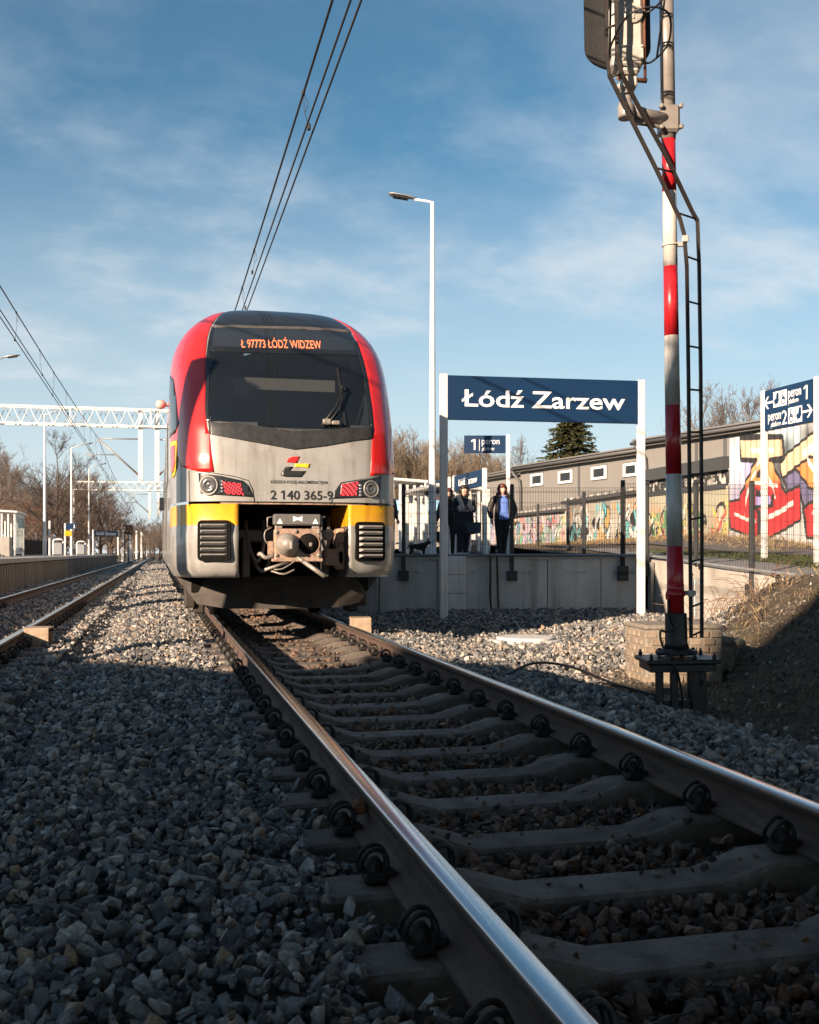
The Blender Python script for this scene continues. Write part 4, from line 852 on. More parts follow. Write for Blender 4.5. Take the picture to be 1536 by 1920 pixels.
def fence(label, group, pts, h, m='graphite', plate=True, step=.05, posts=True, base=None, zb=-.42):
    o = pts[0]; t = empty('fence', (0, 0, 0), label, 'fence', group)
    for i, (x, y, z) in enumerate(pts):
        if posts:
            b = MB(); b.bev((x, y, z+(h+zb+.12)/2), (.075, .075, h-zb+.10), .006, mtx=Matrix.Rotation(-TH, 3, 'Z'))
            b.build('post', m, t)
            if plate:
                b = MB(); RR = Matrix.Rotation(-TH, 3, 'Z'); b.bev(Vector((x, y, z+zb+.08)) , (.20, .10, .19), .006, mtx=RR)
                for sx in (-1, 1):
                    for sz in (-1, 1): b.lathe([(.014, 0), (.014, .02), (.004, .022)], 8, 0, c=Vector((x, y, z+zb+.08))+RR @ Vector((sx*.075, -.05, sz*.07)), mtx=RR.to_4x4() @ Matrix.Rotation(pi/2, 4, 'X'))
                b.build('base_plate', m, t)
    for i in range(len(pts)-1):
        p, q_ = pts[i], pts[i+1]; mesh_panel(t, (p[0], p[1], 0), (q_[0], q_[1], 0), p[2]+.04, q_[2]+.04, h, step)
    return t
DF = DW-.06
def fx(px, d, z): p = cw((px-768)/FPX*d, d, z); return (p.x, p.y, z)
fence('dark mesh fence along the platform end above the concrete wall', None, [fx(757, DF, PZ), fx(960, DF, PZ), fx(1168, DF, PZ)], 1.32)
fence('dark mesh fence stepping down the sunlit ramp wall at right', None, [fx(1168, DF, PZ)]+[fx(px, d, z) for px, d, z in ((1213, 20.0, .79), (1305, 18.6, .70), (1410, 16.75, .555))]+[(cw(rampX(14.3)-.03, 14.3).x, cw(rampX(14.3)-.03, 14.3).y, .44), (cw(rampX(12)-.03, 12).x, cw(rampX(12)-.03, 12).y, .37)], 1.40, plate=True, step=.05, zb=-.33)
fence('thin dark mesh fence at the back of the platform behind the women', None, [fx(px, d, z) for px, d, z in ((1213, 21.5, PZ), (1095, 24.8, PZ), (1065, 28, PZ), (1009, 31, PZ))]+[(8.9, 40, PZ), (8.9, 48, PZ), (8.9, 56, PZ)], 1.45, plate=False, step=.10, zb=-.02)
# galvanised rail along the fence foot
b = MB(); pts = [cw(-.5, DF-.08, PZ+.055), cw(4.6, DF-.08, PZ+.055)]+[cw(rampX(d)-.10, d, rampz(d)+.07) for d in (19, 17.5, 16, 14.5, 13, 11.5)]
b.tube(pts, .028, 8); t = tag(b.build('foot_rail', 'galvanized'), 'galvanised pipe running along the foot of the mesh fences', 'pipe')
for d in (18.2, 16.0, 15.3, 13.6):
    b = MB(); p = cw(rampX(d)-.09, d, rampz(d)+.03); b.bev(p, (.10, .10, .07), .01); b.build('clamp', 'black_steel', t)
b = MB(); p = cw((1222-768)/FPX*19.9, 19.9); b.bev((p.x, p.y, .20), (.07, .07, 1.05), .006); tag(b.build('post', 'grey_steel'), 'short grey steel post in front of the ramp wall corner', 'post')
b = MB(); p = cw((1306-768)/FPX*18.3, 18.3); b.bev((p.x, p.y, -.02), (.13, .10, .95), .008); tag(b.build('post', 'galvanized'), 'pale steel post behind the signal ladder by the ramp wall', 'post')

# ------------------------------------------------------------------ signs
def post(b, x, y, z0, z1, w_=.09): b.bev((x, y, (z0+z1)/2), (w_, w_*.8, z1-z0), .006, mtx=Matrix.Rotation(-TH-.3, 3, 'Z'))
def name_sign(label, pa, pb, z0a, z0b, ztop, hh, tfrac, fh, group=None, bold=.022):
    t = empty('station_sign', pa, label, 'station sign', group); pa, pb = Vector((*pa[:2], 0)), Vector((*pb[:2], 0)); x = (pb-pa).normalized(); ln = (pb-pa).length; O = t.location.copy()
    ang = atan2(x.y, x.x)
    for p, z in ((pa, z0a), (pb, z0b)):
        b = MB(); b.bev(Vector((p.x, p.y, (z+ztop)/2))-O, (.13, .09, ztop-z+.02), .008, mtx=Matrix.Rotation(ang, 3, 'Z')); b.build('post', 'white_paint', t)
    b = MB(); mm = frame(pa-O, x); mid = (pa+pb)/2; b.bev(Vector((mid.x, mid.y, ztop-hh/2-.01))-O, (ln-.13, .07, hh), .006, mtx=Matrix.Rotation(ang, 3, 'Z')); bd = b.build('panel', 'sign_blue', t)
    f = frame(Vector((mid.x, mid.y, ztop-hh/2-.01))-O+Vector((x.y, -x.x, 0))*.037, x); w_ = ln*tfrac
    text('lettering', 'Łódź Zarzew', f @ Matrix.Translation((0, 0, -fh*.5)), width=w_, height=fh, parent=bd, align='CENTER', bold=bold)
    return t
A, B_ = at(832, 1165, 17.5), at(1202, 1150, 18.1)
name_sign('large blue station name sign on two white posts in front of the platform wall', (A.x, A.y, 0), (B_.x, B_.y, 0), float(gz(A.x, A.y))-.1, float(gz(B_.x, B_.y))-.1, 3.90, .745, .825, .28, bold=.014)
def plat1_sign(px, d0, d1, label, top, hh):
    a = cw((px-768)/FPX*d0, d0); bb = Vector((a.x-.0, a.y+(d1-d0)/CT, 0)); return name_sign(label, (bb.x, bb.y, PZ), (a.x, a.y, PZ), PZ-.05, PZ-.05, top, hh, .62, .17, bold=.012)
plat1_sign(909, 24.5, 27.0, 'narrow blue name sign with white posts behind the dark-haired woman', hgt(878, 24.5), .40)
plat1_sign(842, 29.5, 32.0, 'blue name sign partly hidden behind the left sign post', hgt(895, 29.5), .40)
# "1 peron" flag sign
pz = cw((953-768)/FPX*26.5, 26.5); t = empty('platform_sign', (pz.x, pz.y, PZ), 'small blue sign reading 1 peron on a white post above the platform', 'platform sign')
b = MB(); zt = (hgt(815, 26.5)-PZ)/1.123; t.scale = (1.123,)*3; b.bev((0, 0, zt/2), (.085, .07, zt), .006, mtx=Matrix.Rotation(-TH, 3, 'Z')); b.build('post', 'white_paint', t)
F = frame(vr*-.53+Vector((0, 0, zt-.22)), vr); b = MB(); b.bev(F.translation, (.94, .05, .40), .005, mtx=Matrix.Rotation(-TH, 3, 'Z')); bd = b.build('panel', 'sign_blue', t); G_ = F @ Matrix.Translation((0, -.027, 0))
text('digit', '1', G_ @ Matrix.Translation((-.31, 0, -.13)), height=.25, parent=bd, bold=.0); text('lettering', 'peron', G_ @ Matrix.Translation((-.07, 0, .0)), width=.40, height=.15, parent=bd)
text('lettering', 'platform', G_ @ Matrix.Translation((-.07, 0, -.14)), width=.28, height=.085, parent=bd, shear=.2); b = MB(); b.box(G_ @ Vector((-.125, 0, -.02)), (.012, .012, .26)); b.build('divider', 'letter_white', bd)
# direction sign at the right edge
A = cw((1433-768)/FPX*20.5, 20.5); B_ = cw((1533-768)/FPX*18.9, 18.9); x = (B_-A).normalized(); za, zb_ = float(upz(A.x, A.y)), float(upz(B_.x, B_.y))
t = empty('direction_sign', (A.x, A.y, za), 'blue direction sign with arrows to platforms 1 and 2 on white posts', 'direction sign'); O = t.location.copy(); ztp = hgt(733, 20.5); ang = atan2(x.y, x.x); ln = (B_-A).length
ztB = hgt(706, 18.9)
for p, z, zt_ in ((A, za, ztp), (B_, zb_, ztB)):
    b = MB(); b.bev(Vector((p.x, p.y, (z+zt_)/2-.05))-O, (.12, .09, zt_-z+.1), .008, mtx=Matrix.Rotation(ang, 3, 'Z')); b.build('post', 'white_paint', t)
hh = .78; zc = (ztp+ztB)/2-hh/2-.02
mid = (A+B_)/2; b = MB(); b.bev(Vector((mid.x, mid.y, zc))-O, (ln-.12, .07, hh), .006, mtx=Matrix.Rotation(ang, 3, 'Z')); bd = b.build('panel', 'sign_blue', t)
F = frame(Vector((mid.x, mid.y, zc))-O+Vector((x.y, -x.x, 0))*.037, x); W_ = ln-.12
def arrow(cx, cz, sgn):
    b = MB(); q_ = .15; b.prism([(cx-sgn*q_, cz-.02), (cx+sgn*.10, cz-.02), (cx+sgn*.10, cz+.02), (cx-sgn*q_, cz+.02)], F, -.004)
    for e in (-1, 1): b.prism([(cx+sgn*.16, cz), (cx+sgn*.11, cz), (cx-sgn*.0, cz+e*.12), (cx+sgn*.05, cz+e*.12)], F, -.0045)
    b.build('arrow', 'letter_white', bd)
def picto(cx, cz, kind, w_=.30, h_=.30):
    b = MB(); b.prism([(cx-w_/2, cz-h_/2), (cx+w_/2, cz-h_/2), (cx+w_/2, cz+h_/2), (cx-w_/2, cz+h_/2)], F, -.003); p = b.build('pictogram', 'letter_white', bd)
    b = MB(); m = F @ Matrix.Translation((cx, -.004, cz)) @ Matrix.Diagonal((w_/.3, 1, h_/.3, 1))
    if kind == 'chair':
        ring = [(.075*cos(g)-.01, .075*sin(g)-.05) for g in np.linspace(.3, 5.6, 14)]
        for i in range(13): 
            (x0, z0), (x1, z1) = ring[i], ring[i+1]; b.bar(m @ Vector((x0, 0, z0)), m @ Vector((x1, 0, z1)), .003, .022, up=tuple(m.to_3x3() @ Vector((-(z1-z0), 0, x1-x0))))
        b.prism([(.025*cos(g)-.03, .025*sin(g)+.11) for g in np.linspace(0, 2*pi, 9)[:-1]], m, -.003); b.prism([(-.05, .075), (-.01, .08), (.0, .0), (.07, -.0), (.10, -.1), (.07, -.11), (.045, -.03), (-.045, -.03)], m, -.0035)
    else:
        b.prism([(-.03, -.06), (.0, .1), (.05, .13), (.11, .11), (.12, -.03), (.06, -.09)], m, -.003); b.prism([(-.12, -.02), (-.03, .03), (-.03, -.02), (.03, -.05), (.03, -.09), (-.03, -.09), (-.03, -.12)], m, -.0035)
    b.build('symbol', 'sign_blue', p)
hW = W_/2
U = lambda f: -hW+W_*f*20.5/(18.9+1.6*f)
arrow(U(.095), .14, -1); picto(U(.247), .17, 'train', U(.31)-U(.185)); picto(U(.39), .17, 'chair', U(.455)-U(.325))
text('lettering', 'peron', F @ Matrix.Translation((U(.485), 0, .15)), width=U(.745)-U(.485), height=.19, parent=bd, bold=.004); text('lettering', 'platform', F @ Matrix.Translation((U(.49), 0, .03)), width=U(.69)-U(.49), height=.10, parent=bd, shear=.2); text('digit', '1', F @ Matrix.Translation((U(.80), 0, .04)), width=U(.875)-U(.80), height=.27, parent=bd)
text('lettering', 'peron', F @ Matrix.Translation((U(.08), 0, -.22)), width=U(.335)-U(.08), height=.19, parent=bd, bold=.004); text('lettering', 'platform', F @ Matrix.Translation((U(.135), 0, -.345)), width=U(.33)-U(.135), height=.10, parent=bd, shear=.2); text('digit', '2', F @ Matrix.Translation((U(.355), 0, -.34)), width=U(.46)-U(.355), height=.27, parent=bd)
picto(U(.55), -.20, 'chair', U(.615)-U(.485)); picto(U(.70), -.20, 'train', U(.765)-U(.635)); arrow(U(.868), -.18, 1)

# ------------------------------------------------------------------ lamps
def lamp_post(loc, h, arm, label, group, yaw, up=.06):
    t = empty('street_lamp', loc, label, 'street lamp', group, yaw)
    b = MB(); b.lathe([(.13, 0), (.13, .02), (.095, .03), (.093, .6), (.045, h)], 14); b.build('pole', 'white_paint', t)
    b = MB(); b.tube([(0, 0, h-.05), (-.05, 0, h), (-arm, 0, h+up)], .03, 8); b.build('arm', 'white_paint', t)
    b = MB(); z = h+up; a = arm
    rings = [(a-.05, .03, .03), (a+.05, .07, .05), (a+.22, .14, .055), (a+.5, .15, .045), (a+.62, .11, .02)]; vs = []
    for (x_, w2, th) in rings: vs += [(-x_, w2*cos(g), z+.02+(x_-a)*.16+th*sin(g)*(1 if sin(g) > 0 else .5)) for g in np.linspace(0, 2*pi, 13)[:-1]]
    b.add(vs, [(i*12+k, i*12+(k+1) % 12, (i+1)*12+(k+1) % 12, (i+1)*12+k)[::-1] for i in range(4) for k in range(12)]+[tuple(range(48, 60))[::-1], tuple(range(12))], 0, True); b.build('lamp_head', 'galvanized', t)
    b = MB(); b.bev((-a-.34, 0, z+.045-.012), (.36, .20, .02), .004, mtx=Matrix.Rotation(.16, 3, 'Y')); b.build('lamp_glass', 'dark_frame', t); return t
lp = cw((811-768)/FPX*24.6, 24.6); lamp_post((lp.x, lp.y, PZ-.03), hgt(376, 24.6)-PZ, .42, 'tall white street lamp behind the station sign, its arm pointing left', 'platform lamps', -TH)

# ------------------------------------------------------------------ signal mast with ladder
mp_ = cw((1269-768)/FPX*8.1, 8.1); sgz = -.42
S = empty('signal_mast', (mp_.x, mp_.y, 0), 'red and white signal mast with a dark ladder and black stand, seen from behind', 'signal mast'); S.rotation_euler = (0, 0, -TH)
S.rotation_euler = Matrix.Rotation(-TH, 3, 'Z').to_euler()
tilt = -.0155
S.rotation_euler = (Matrix.Rotation(-TH, 3, 'Z') @ Matrix.Rotation(tilt, 3, 'Y')).to_euler()
hz_ = lambda py: hgt(py, 8.1)
prev = None
segs = [(1152, 1024, 'mast_red', .064), (1024, 889, 'mast_white', .062), (889, 760, 'mast_red', .060), (760, 630, 'mast_white', .058), (630, 500, 'mast_red', .056), (500, 360, 'mast_white', .055), (360, 262, 'mast_red', .054), (262, -120, 'mast_grey', .056)]
for a, c, m, r in segs:
    b = MB(); b.lathe([(r, hz_(a)), (r-.001, hz_(c))], 24); b.build('mast_section', m, S)
b = MB(); b.lathe([(.072, hz_(1118)), (.074, hz_(1114)), (.072, hz_(1108))], 24); b.lathe([(.066, hz_(1112)), (.066, hz_(1095))], 24); b.build('collar', 'mast_red', S)
b = MB(); b.lathe([(.100, hz_(1216)), (.086, hz_(1205)), (.083, hz_(1152)), (.083, hz_(1150)), (.06, hz_(1149))], 24); b.lathe([(.16, hz_(1226)), (.16, hz_(1219)), (.10, hz_(1216))], 24); b.build('foot_socket', 'black_steel', S)
b = MB(); z = hz_(1236); b.bev((0, 0, z), (.56, .46, .035), .008); b.bev((0, -.17, z-.05), (.50, .06, .06), .006); b.bev((0, .17, z-.05), (.50, .06, .06), .006); b.bev((-.22, 0, z-.05), (.06, .3, .06), .006); b.bev((.22, 0, z-.05), (.06, .3, .06), .006)
for sx in (-.24, -.09, .09, .24):
    for sy in (-.19, .19): b.lathe([(.016, 0), (.016, .03), (.009, .03), (.009, .05)], 7, 0, c=(sx, sy, z+.015))
for g in np.linspace(0, 2*pi, 7)[:-1]: b.lathe([(.016, 0), (.016, .03), (.005, .035)], 7, 0, c=(.13*cos(g), .13*sin(g), hz_(1226)+.015))
b.build('base_plate', 'black_steel', S)
for sx, sy in ((-.17, -.14), (-.06, -.15), (.10, -.15), (.17, -.10), (-.10, .15), (.15, .15)):
    b = MB(); b.bev((sx, sy, (z+sgz-.25)/2-.03), (.055, .05, z-sgz+.2), .004); b.build('leg', 'black_steel', S)
b = MB(); b.box((-.11, -.15, -.15), (.11, .02, .05)); b.box((0.0, -.13, -.28), (.3, .02, .12)); b.box((0.13, -.14, -.22), (.03, .02, .3), 0, Matrix.Rotation(.35, 3, 'Y')); b.build('brace', 'black_steel', S)
b = MB(); b.tube(catmull([(-.066, -.03, hz_(1125)), (-.07, -.06, hz_(1160)), (-.05, -.11, hz_(1178)), (-.11, -.12, hz_(1182)), (-.15, -.13, hz_(1180)), (-.155, -.14, hz_(1195)), (-.12, -.16, hz_(1222)), (-.07, -.24, hz_(1245)), (-.02, -.18, hz_(1280)), (.0, -.17, hz_(1330)), (-.1, -.25, hz_(1345))], 6), .009, 6); b.build('earth_cable', 'black_steel', S)
b = MB(); b.bev((-.066, -.02, hz_(1117)), (.03, .03, .06), .006); b.build('cable_lug', 'mast_red', S)
# ladder: two stringers, rungs, clamps
px_ = lambda px, py, d: Vector(((px-768)/FPX*d - (1269-768)/FPX*8.1 - tilt*0 , d-8.1, hgt(py, d)))
def stringer(pts): return catmull(pts, 4)
s1 = [(1296, 1196, 8.05), (1294, 1000, 8.03), (1291, 700, 8.0), (1288, 500, 7.97), (1283, 440, 7.95), (1275, 410, 7.93), (1225, 305, 7.82), (1170, 195, 7.72), (1143, 140, 7.66), (1138, 100, 7.64), (1137, -60, 7.6)]
s2 = [(1316, 1196, 8.25), (1316, 1000, 8.23), (1314, 700, 8.2), (1311, 500, 8.17), (1308, 415, 8.15), (1297, 395, 8.12), (1248, 290, 7.93), (1190, 185, 7.76), (1165, 135, 7.66), (1157, 100, 7.63), (1154, -60, 7.6)]
def toloc(p): 
    v = px_(*p); zz = v.z; v.x -= math.sin(tilt)*zz; return v
st1 = [toloc(p) for p in s1]; st2 = [toloc(p) for p in s2]
lad = MB()
for st in (st1, st2):
    for i in range(len(st)-1): lad.bar(st[i], st[i+1]+(st[i+1]-st[i]).normalized()*.008, .022, .034, up=(0, 1, 0))
lad = lad.build('ladder', 'ladder_brown', S)
def lerp_st(st, z):
    for i in range(len(st)-1):
        if st[i].z <= z <= st[i+1].z: return st[i].lerp(st[i+1], (z-st[i].z)/(st[i+1].z-st[i].z))
    return st[-1]
for py in (1192, 1138, 1054, 975, 892, 813, 734, 654, 572, 490, 413, 338, 265, 190, 108, 20):
    a, c = lerp_st(st1, hz_(py)), lerp_st(st2, hz_(py-5)); b = MB(); b.tube([a, c], .0085, 6); b.build('rung', 'ladder_brown', lad)
for py in (460, 1112):
    a = lerp_st(st1, hz_(py)); b = MB(); b.bev((.03+(a.x-.03)/2+.01, -.02, hz_(py)), (abs(a.x)+.05, .03, .035), .005); b.lathe([(.062, hz_(py)-.008), (.062, hz_(py)+.008)], 20); b.bev((a.x, a.y-.02, hz_(py)), (.05, .03, .05), .006); b.build('clamp', 'signal_housing', S)
# bracket and signal head
b = MB(); zb2 = hz_(228); b.bev((0, -.005, zb2), (.15, .16, .21), .02)
for sx in (-.075, .075):
    for dz in (-.08, .08): b.lathe([(.018, 0), (.018, .03), (.008, .032)], 7, 0, c=(sx, -.085, zb2+dz), mtx=Matrix.Rotation(pi/2, 4, 'X'))
b.tube([(0, -.02, zb2-.0), (-.20, -.12, zb2+.0), (-.36, -.22, zb2+.005)], [.052, .05, .05], 14); b.bev((-.20, -.12, zb2-.055), (.30, .02, .05), .004, mtx=Matrix.Rotation(.45, 3, 'Z'))
b.lathe([(.058, -.07), (.062, -.05), (.062, .02), (.045, .06), (.045, .12)], 16, 0, c=(-.38, -.24, zb2-.0)); b.build('bracket', 'mast_grey', S)
hx, hy = -.36, -.22; H = MB(); H.bev((hx-.012, hy, hz_(58)), (.235, .17, hz_(-40)-hz_(156)), .02); H.bev((hx+.0, hy, hz_(160)), (.16, .15, .06), .02); H.bev((hx, hy-.01, hz_(182)), (.12, .13, .08), .01); H.lathe([(.052, hz_(205)), (.052, hz_(190)), (.07, hz_(190)), (.07, hz_(182))], 14, 0, c=(hx-.01, hy, 0)); H = H.build('signal_head', 'signal_housing', S)
b = MB(); b.lathe([(.075, 0), (.075, .012), (.07, .016), (.002, .016)], 22, 0, c=(hx+.03, hy-.085, hz_(62)), mtx=Matrix.Rotation(pi/2, 4, 'X')); b.box((hx+.03, hy-.104, hz_(62)), (.012, .012, .09)); b.build('lamp_cover', 'signal_housing', H); b = MB(); b.bev((hx+.02, hy-.087, hz_(133)), (.17, .012, .12), .004)
for dx, dz in ((-.05, .045), (.05, .045), (-.05, -.045), (.05, -.045)): b.lathe([(.008, 0), (.008, .012)], 6, 0, c=(hx+.02+dx*1.35, hy-.092, hz_(133)+dz), mtx=Matrix.Rotation(pi/2, 4, 'X'))
b.build('access_plate', 'signal_housing', H)
b = MB(); wB, zt, zb3 = .27, hz_(-60), hz_(128)
outl = [(-wB, zt), (wB, zt)]+[(wB*cos(g), zb3+.2*0+wB*1.0*(-sin(g))*.62+.17) for g in np.linspace(0, pi, 17)]
b.prism([(x_*.94, z_) for x_, z_ in outl], frame((hx-.045, hy+.12, -.055), (1, 0, 0)), .02); b.build('backboard', 'black_steel', H)
b = MB()
for k in range(2): b.tube([(hx+.02+(-.09 if k == 0 else .10), hy-.06, hz_(-40)), (hx+.02+(-.09 if k == 0 else .10), hy-.06, hz_(175))], .011, 6)
b.tube([(hx-.08, hy-.03, hz_(172)), (hx+.14, hy-.03, hz_(178))], .018, 6); b.build('hanger', 'rust', H)
for py0, w2 in ((150, .22), (58, .22), (4, .22), (-40, .22)):                     # safety loops round the ladder
    zc_ = hz_(py0); b = MB(); b.tube(catmull([(hx-.16, hy-.12, zc_), (hx-.17, hy-.25, zc_+.05), (hx-.10, hy-.48, zc_+.14), (hx+.05, hy-.55, zc_+.17), (hx+.20, hy-.48, zc_+.15), (hx+.25, hy-.25, zc_+.06), (hx+.17, hy-.10, zc_), (hx+.10, hy-.07, zc_)], 5), .008, 6); b.build('safety_loop', 'black_steel', lad)
for x0, x1 in ((-.17, -.16), (.24, .19)):
    b = MB(); b.tube([(hx+x0, hy-.3, hz_(-50)), (hx+x0, hy-.28, hz_(30)), (hx+x1, hy-.14, hz_(150))], .008, 6); b.build('safety_strap', 'black_steel', lad)

# ------------------------------------------------------------------ old masonry block: bricks picked out one by one
bc = cw(2.62, 10.35); bz = float(gz(bc.x, bc.y)); t = empty('masonry_block', (bc.x, bc.y, bz-.17), 'remains of an old brick pier behind the signal stand', 'brick pier', None, -TH+.12)
b = MB(); b.bev((0, 0, .33), (.78, .62, .68), .02); b.build('core', 'mortar', t)
rb = random.Random(4); BM = []
for k in range(3):
    b = MB(); b.bev((0, 0, 0), (.118, .05, .060), .008); o = b.build('brick', 'brick_old'); BM.append(o.data); bpy.data.objects.remove(o)
BM2 = []
for me in BM: q2 = me.copy(); q2.materials[0] = MATS['brick_pale']; BM2.append(q2)
for row in range(9):
    for col in range(6):
        x_ = -.335+col*.130+(.06 if row % 2 else 0)
        if x_ > .36: continue
        o = link('brick', rb.choice(BM if rb.random() < .55 else BM2), t, (x_, -.295+rb.uniform(-.012, .006), .04+row*.072)); o.rotation_euler = (rb.uniform(-.04, .04), rb.uniform(-.05, .05), rb.uniform(-.05, .05))
    for col in range(4):
        o = link('brick', rb.choice(BM if rb.random() < .5 else BM2), t, (-.375+rb.uniform(-.008, .008), -.22+col*.13+(.05 if row % 2 else 0), .04+row*.072)); o.rotation_euler = (0, rb.uniform(-.05, .05), pi/2)
b = MB(); b.bev((.0, 0, .685), (.80, .64, .05), .018); b.build('top_slab', 'mortar', t)
b = MB(); b.bev((.58, .12, .52), (.34, .36, .09), .03, mtx=Matrix.Rotation(.16, 3, 'Y')); b.bev((.52, .14, .30), (.26, .4, .40), .05); b.build('broken_stone', 'mortar', t)

# ------------------------------------------------------------------ people and the dog: one skinned surface per body
mat('skin', (.66, .42, .33), .5, var=.12, vs_=30); mat('navy_cloth', (.018, .021, .034), .85, var=.4, vs_=18, bump=.3, bs=60)
mat('black_cloth', (.010, .010, .012), .85, var=.4, vs_=18); mat('black_puffer', (.026, .024, .025), .55, var=.4, vs_=14, bump=.5, bs=24)
mat('blue_top', (.13, .24, .66), .8, var=.25, vs_=12, bump=.2); mat('fleece', (.62, .56, .50), .95, col2=(.45, .38, .32), vs_=40, bump=.6, bs=80)
mat('hair_dark', (.022, .014, .010), .45, var=.4, vs_=40); mat('hair_red', (.13, .040, .018), .45, var=.4, vs_=40); mat('shoe_white', (.6, .6, .6), .6); mat('eye_dark', (.02, .015, .012), .3); mat('lips', (.40, .12, .11), .5)
mat('dog_fur', (.013, .012, .012), .8, var=.4, vs_=30, bump=.5, bs=70); mat('dog_tan', (.25, .15, .08), .8); mat('bag_teal', (.012, .030, .042), .6, var=.3)
def skin(name, verts, edges, rad, root=0, sub=2):
    me = bpy.data.meshes.new(name); me.from_pydata([tuple(v) for v in verts], edges, []); o = bpy.data.objects.new(name, me); COL.objects.link(o)
    m = o.modifiers.new('s', 'SKIN'); m.use_smooth_shade = True; m.branch_smoothing = .4; lay = me.skin_vertices[0].data
    for i, r in enumerate(rad): lay[i].radius = (r, r) if not isinstance(r, tuple) else r; lay[i].use_root = (i == root)
    if sub: sm_ = o.modifiers.new('u', 'SUBSURF'); sm_.levels = sub; sm_.render_levels = sub
    dg = bpy.context.evaluated_depsgraph_get(); dg.update(); r = bpy.data.meshes.new_from_object(o.evaluated_get(dg)); bpy.data.objects.remove(o); r.name = name
    for p in r.polygons: p.use_smooth = True
    return r
def headmesh(b, c, mskin, yaw=0, pitch=0, mo=(0, 1, 2), big=1.0):   # a head with brow, nose, mouth, chin, ears; face towards -y
    RR = Matrix.Rotation(yaw, 3, 'Z') @ Matrix.Rotation(pitch, 3, 'X'); n, mrow = 20, 14; vs = []
    for j in range(mrow+1):
        th = -pi/2+pi*j/mrow
        for k in range(n):
            g = 2*pi*k/n; x, y, z = .078*cos(th)*cos(g), .095*cos(th)*sin(g), .118*sin(th); f = max(0, -sin(g))**1.5*cos(th)
            if z < -.02: x *= 1-.28*min(1, (-z-.02)/.09); y -= .012*f*min(1, (-z-.02)/.06)
            fx_ = abs(cos(g))
            if f > 0:
                if fx_ < .17: y -= .020*f*math.exp(-((z+.018)/.020)**2)+.010*f*math.exp(-((z-.008)/.02)**2)      # nose
                y += .010*f*math.exp(-((z-.018)/.014)**2)*math.exp(-((fx_-.38)/.17)**2)                             # eye sockets
                y -= .006*f*math.exp(-((z+.058)/.014)**2)*math.exp(-(fx_/.35)**2)                                     # lips
            vs.append(RR @ Vector((x*big, y*big, z*big))+c)
    b.add(vs, [(j*n+k, j*n+(k+1) % n, (j+1)*n+(k+1) % n, (j+1)*n+k) for j in range(mrow) for k in range(n)], mo[0], True)
    for sx in (-1, 1):
        b.lathe([(.001, -.006), (.009, -.003), (.011, 0), (.009, .003), (.001, .006)], 8, mo[1], c=RR @ Vector((sx*.030, -.083, .018))*big+c, mtx=(RR @ Matrix.Rotation(pi/2, 3, 'X')).to_4x4())
        b.lathe([(.004, -.008), (.02, -.004), (.024, .004), (.01, .010)], 8, mo[0], c=RR @ Vector((sx*.079, .005, -.005))*big+c, mtx=(RR @ Matrix.Rotation(sx*pi/2, 3, 'Y')).to_4x4())
    b.bev(RR @ Vector((0, -.101, -.060))*big+c, (.042, .012, .013), .004, mo[2], RR)
    return RR
def hand(b, wrist, dirv, side, palm, mi, curl=.5, L_=.17):          # palm, four unequal bent fingers and a thumb
    d = Vector(dirv).normalized(); pl = Vector(palm); pl = (pl-d*pl.dot(d)).normalized(); ac = d.cross(pl).normalized()*side; w_ = Vector(wrist)
    for t_ in range(1): b.tube([w_-d*.01, w_+d*.03, w_+d*.085], [.024, .036, .034], 8, mi)
    for i, (o, l) in enumerate(((-.030, .070), (-.010, .080), (.010, .075), (.028, .058))):
        p0 = w_+d*.08+ac*o; d1 = (d+pl*curl*.5).normalized(); p1 = p0+d1*l*.45; d2 = (d+pl*curl*1.4).normalized(); p2 = p1+d2*l*.35; d3 = (d*.5+pl*curl*2).normalized(); p3 = p2+d3*l*.25
        b.tube([p0, p1, p2, p3], [.0095, .009, .0085, .006], 6, mi)
    q0 = w_+d*.03-ac*.030; q1 = q0+(d-ac*.9).normalized()*.035; q2 = q1+(d-ac*.1+pl*.4).normalized()*.03; b.tube([q0, q1, q2], [.012, .0105, .008], 6, mi)
def person(label, loc, yaw, mats, J, rad, facem, group=None):
    t = empty('person', loc, label, 'person', group, yaw)
    names = list(J); idx = {k: i for i, k in enumerate(names)}
    ed = [(a, c) for a, c in (('pelvis', 'waist'), ('waist', 'chest'), ('chest', 'neckb'), ('neckb', 'neck'), ('neckb', 'shl'), ('neckb', 'shr'), ('shl', 'ell'), ('ell', 'wrl'), ('shr', 'elr'), ('elr', 'wrr'), ('pelvis', 'hil'), ('pelvis', 'hir'), ('hil', 'knl'), ('knl', 'anl'), ('anl', 'tol'), ('hir', 'knr'), ('knr', 'anr'), ('anr', 'tor'))]
    me = skin('body', [J[k] for k in names], [(idx[a], idx[c]) for a, c in ed], [rad[k] for k in names], idx['pelvis'], 3)
    b = MB(); me.calc_loop_triangles(); b.v = [tuple(v.co) for v in me.vertices]; b.f = [tuple(p.vertices) for p in me.polygons]; b.sm = [True]*len(b.f)
    b.m = [facem(p.center) for p in me.polygons]
    return t, b
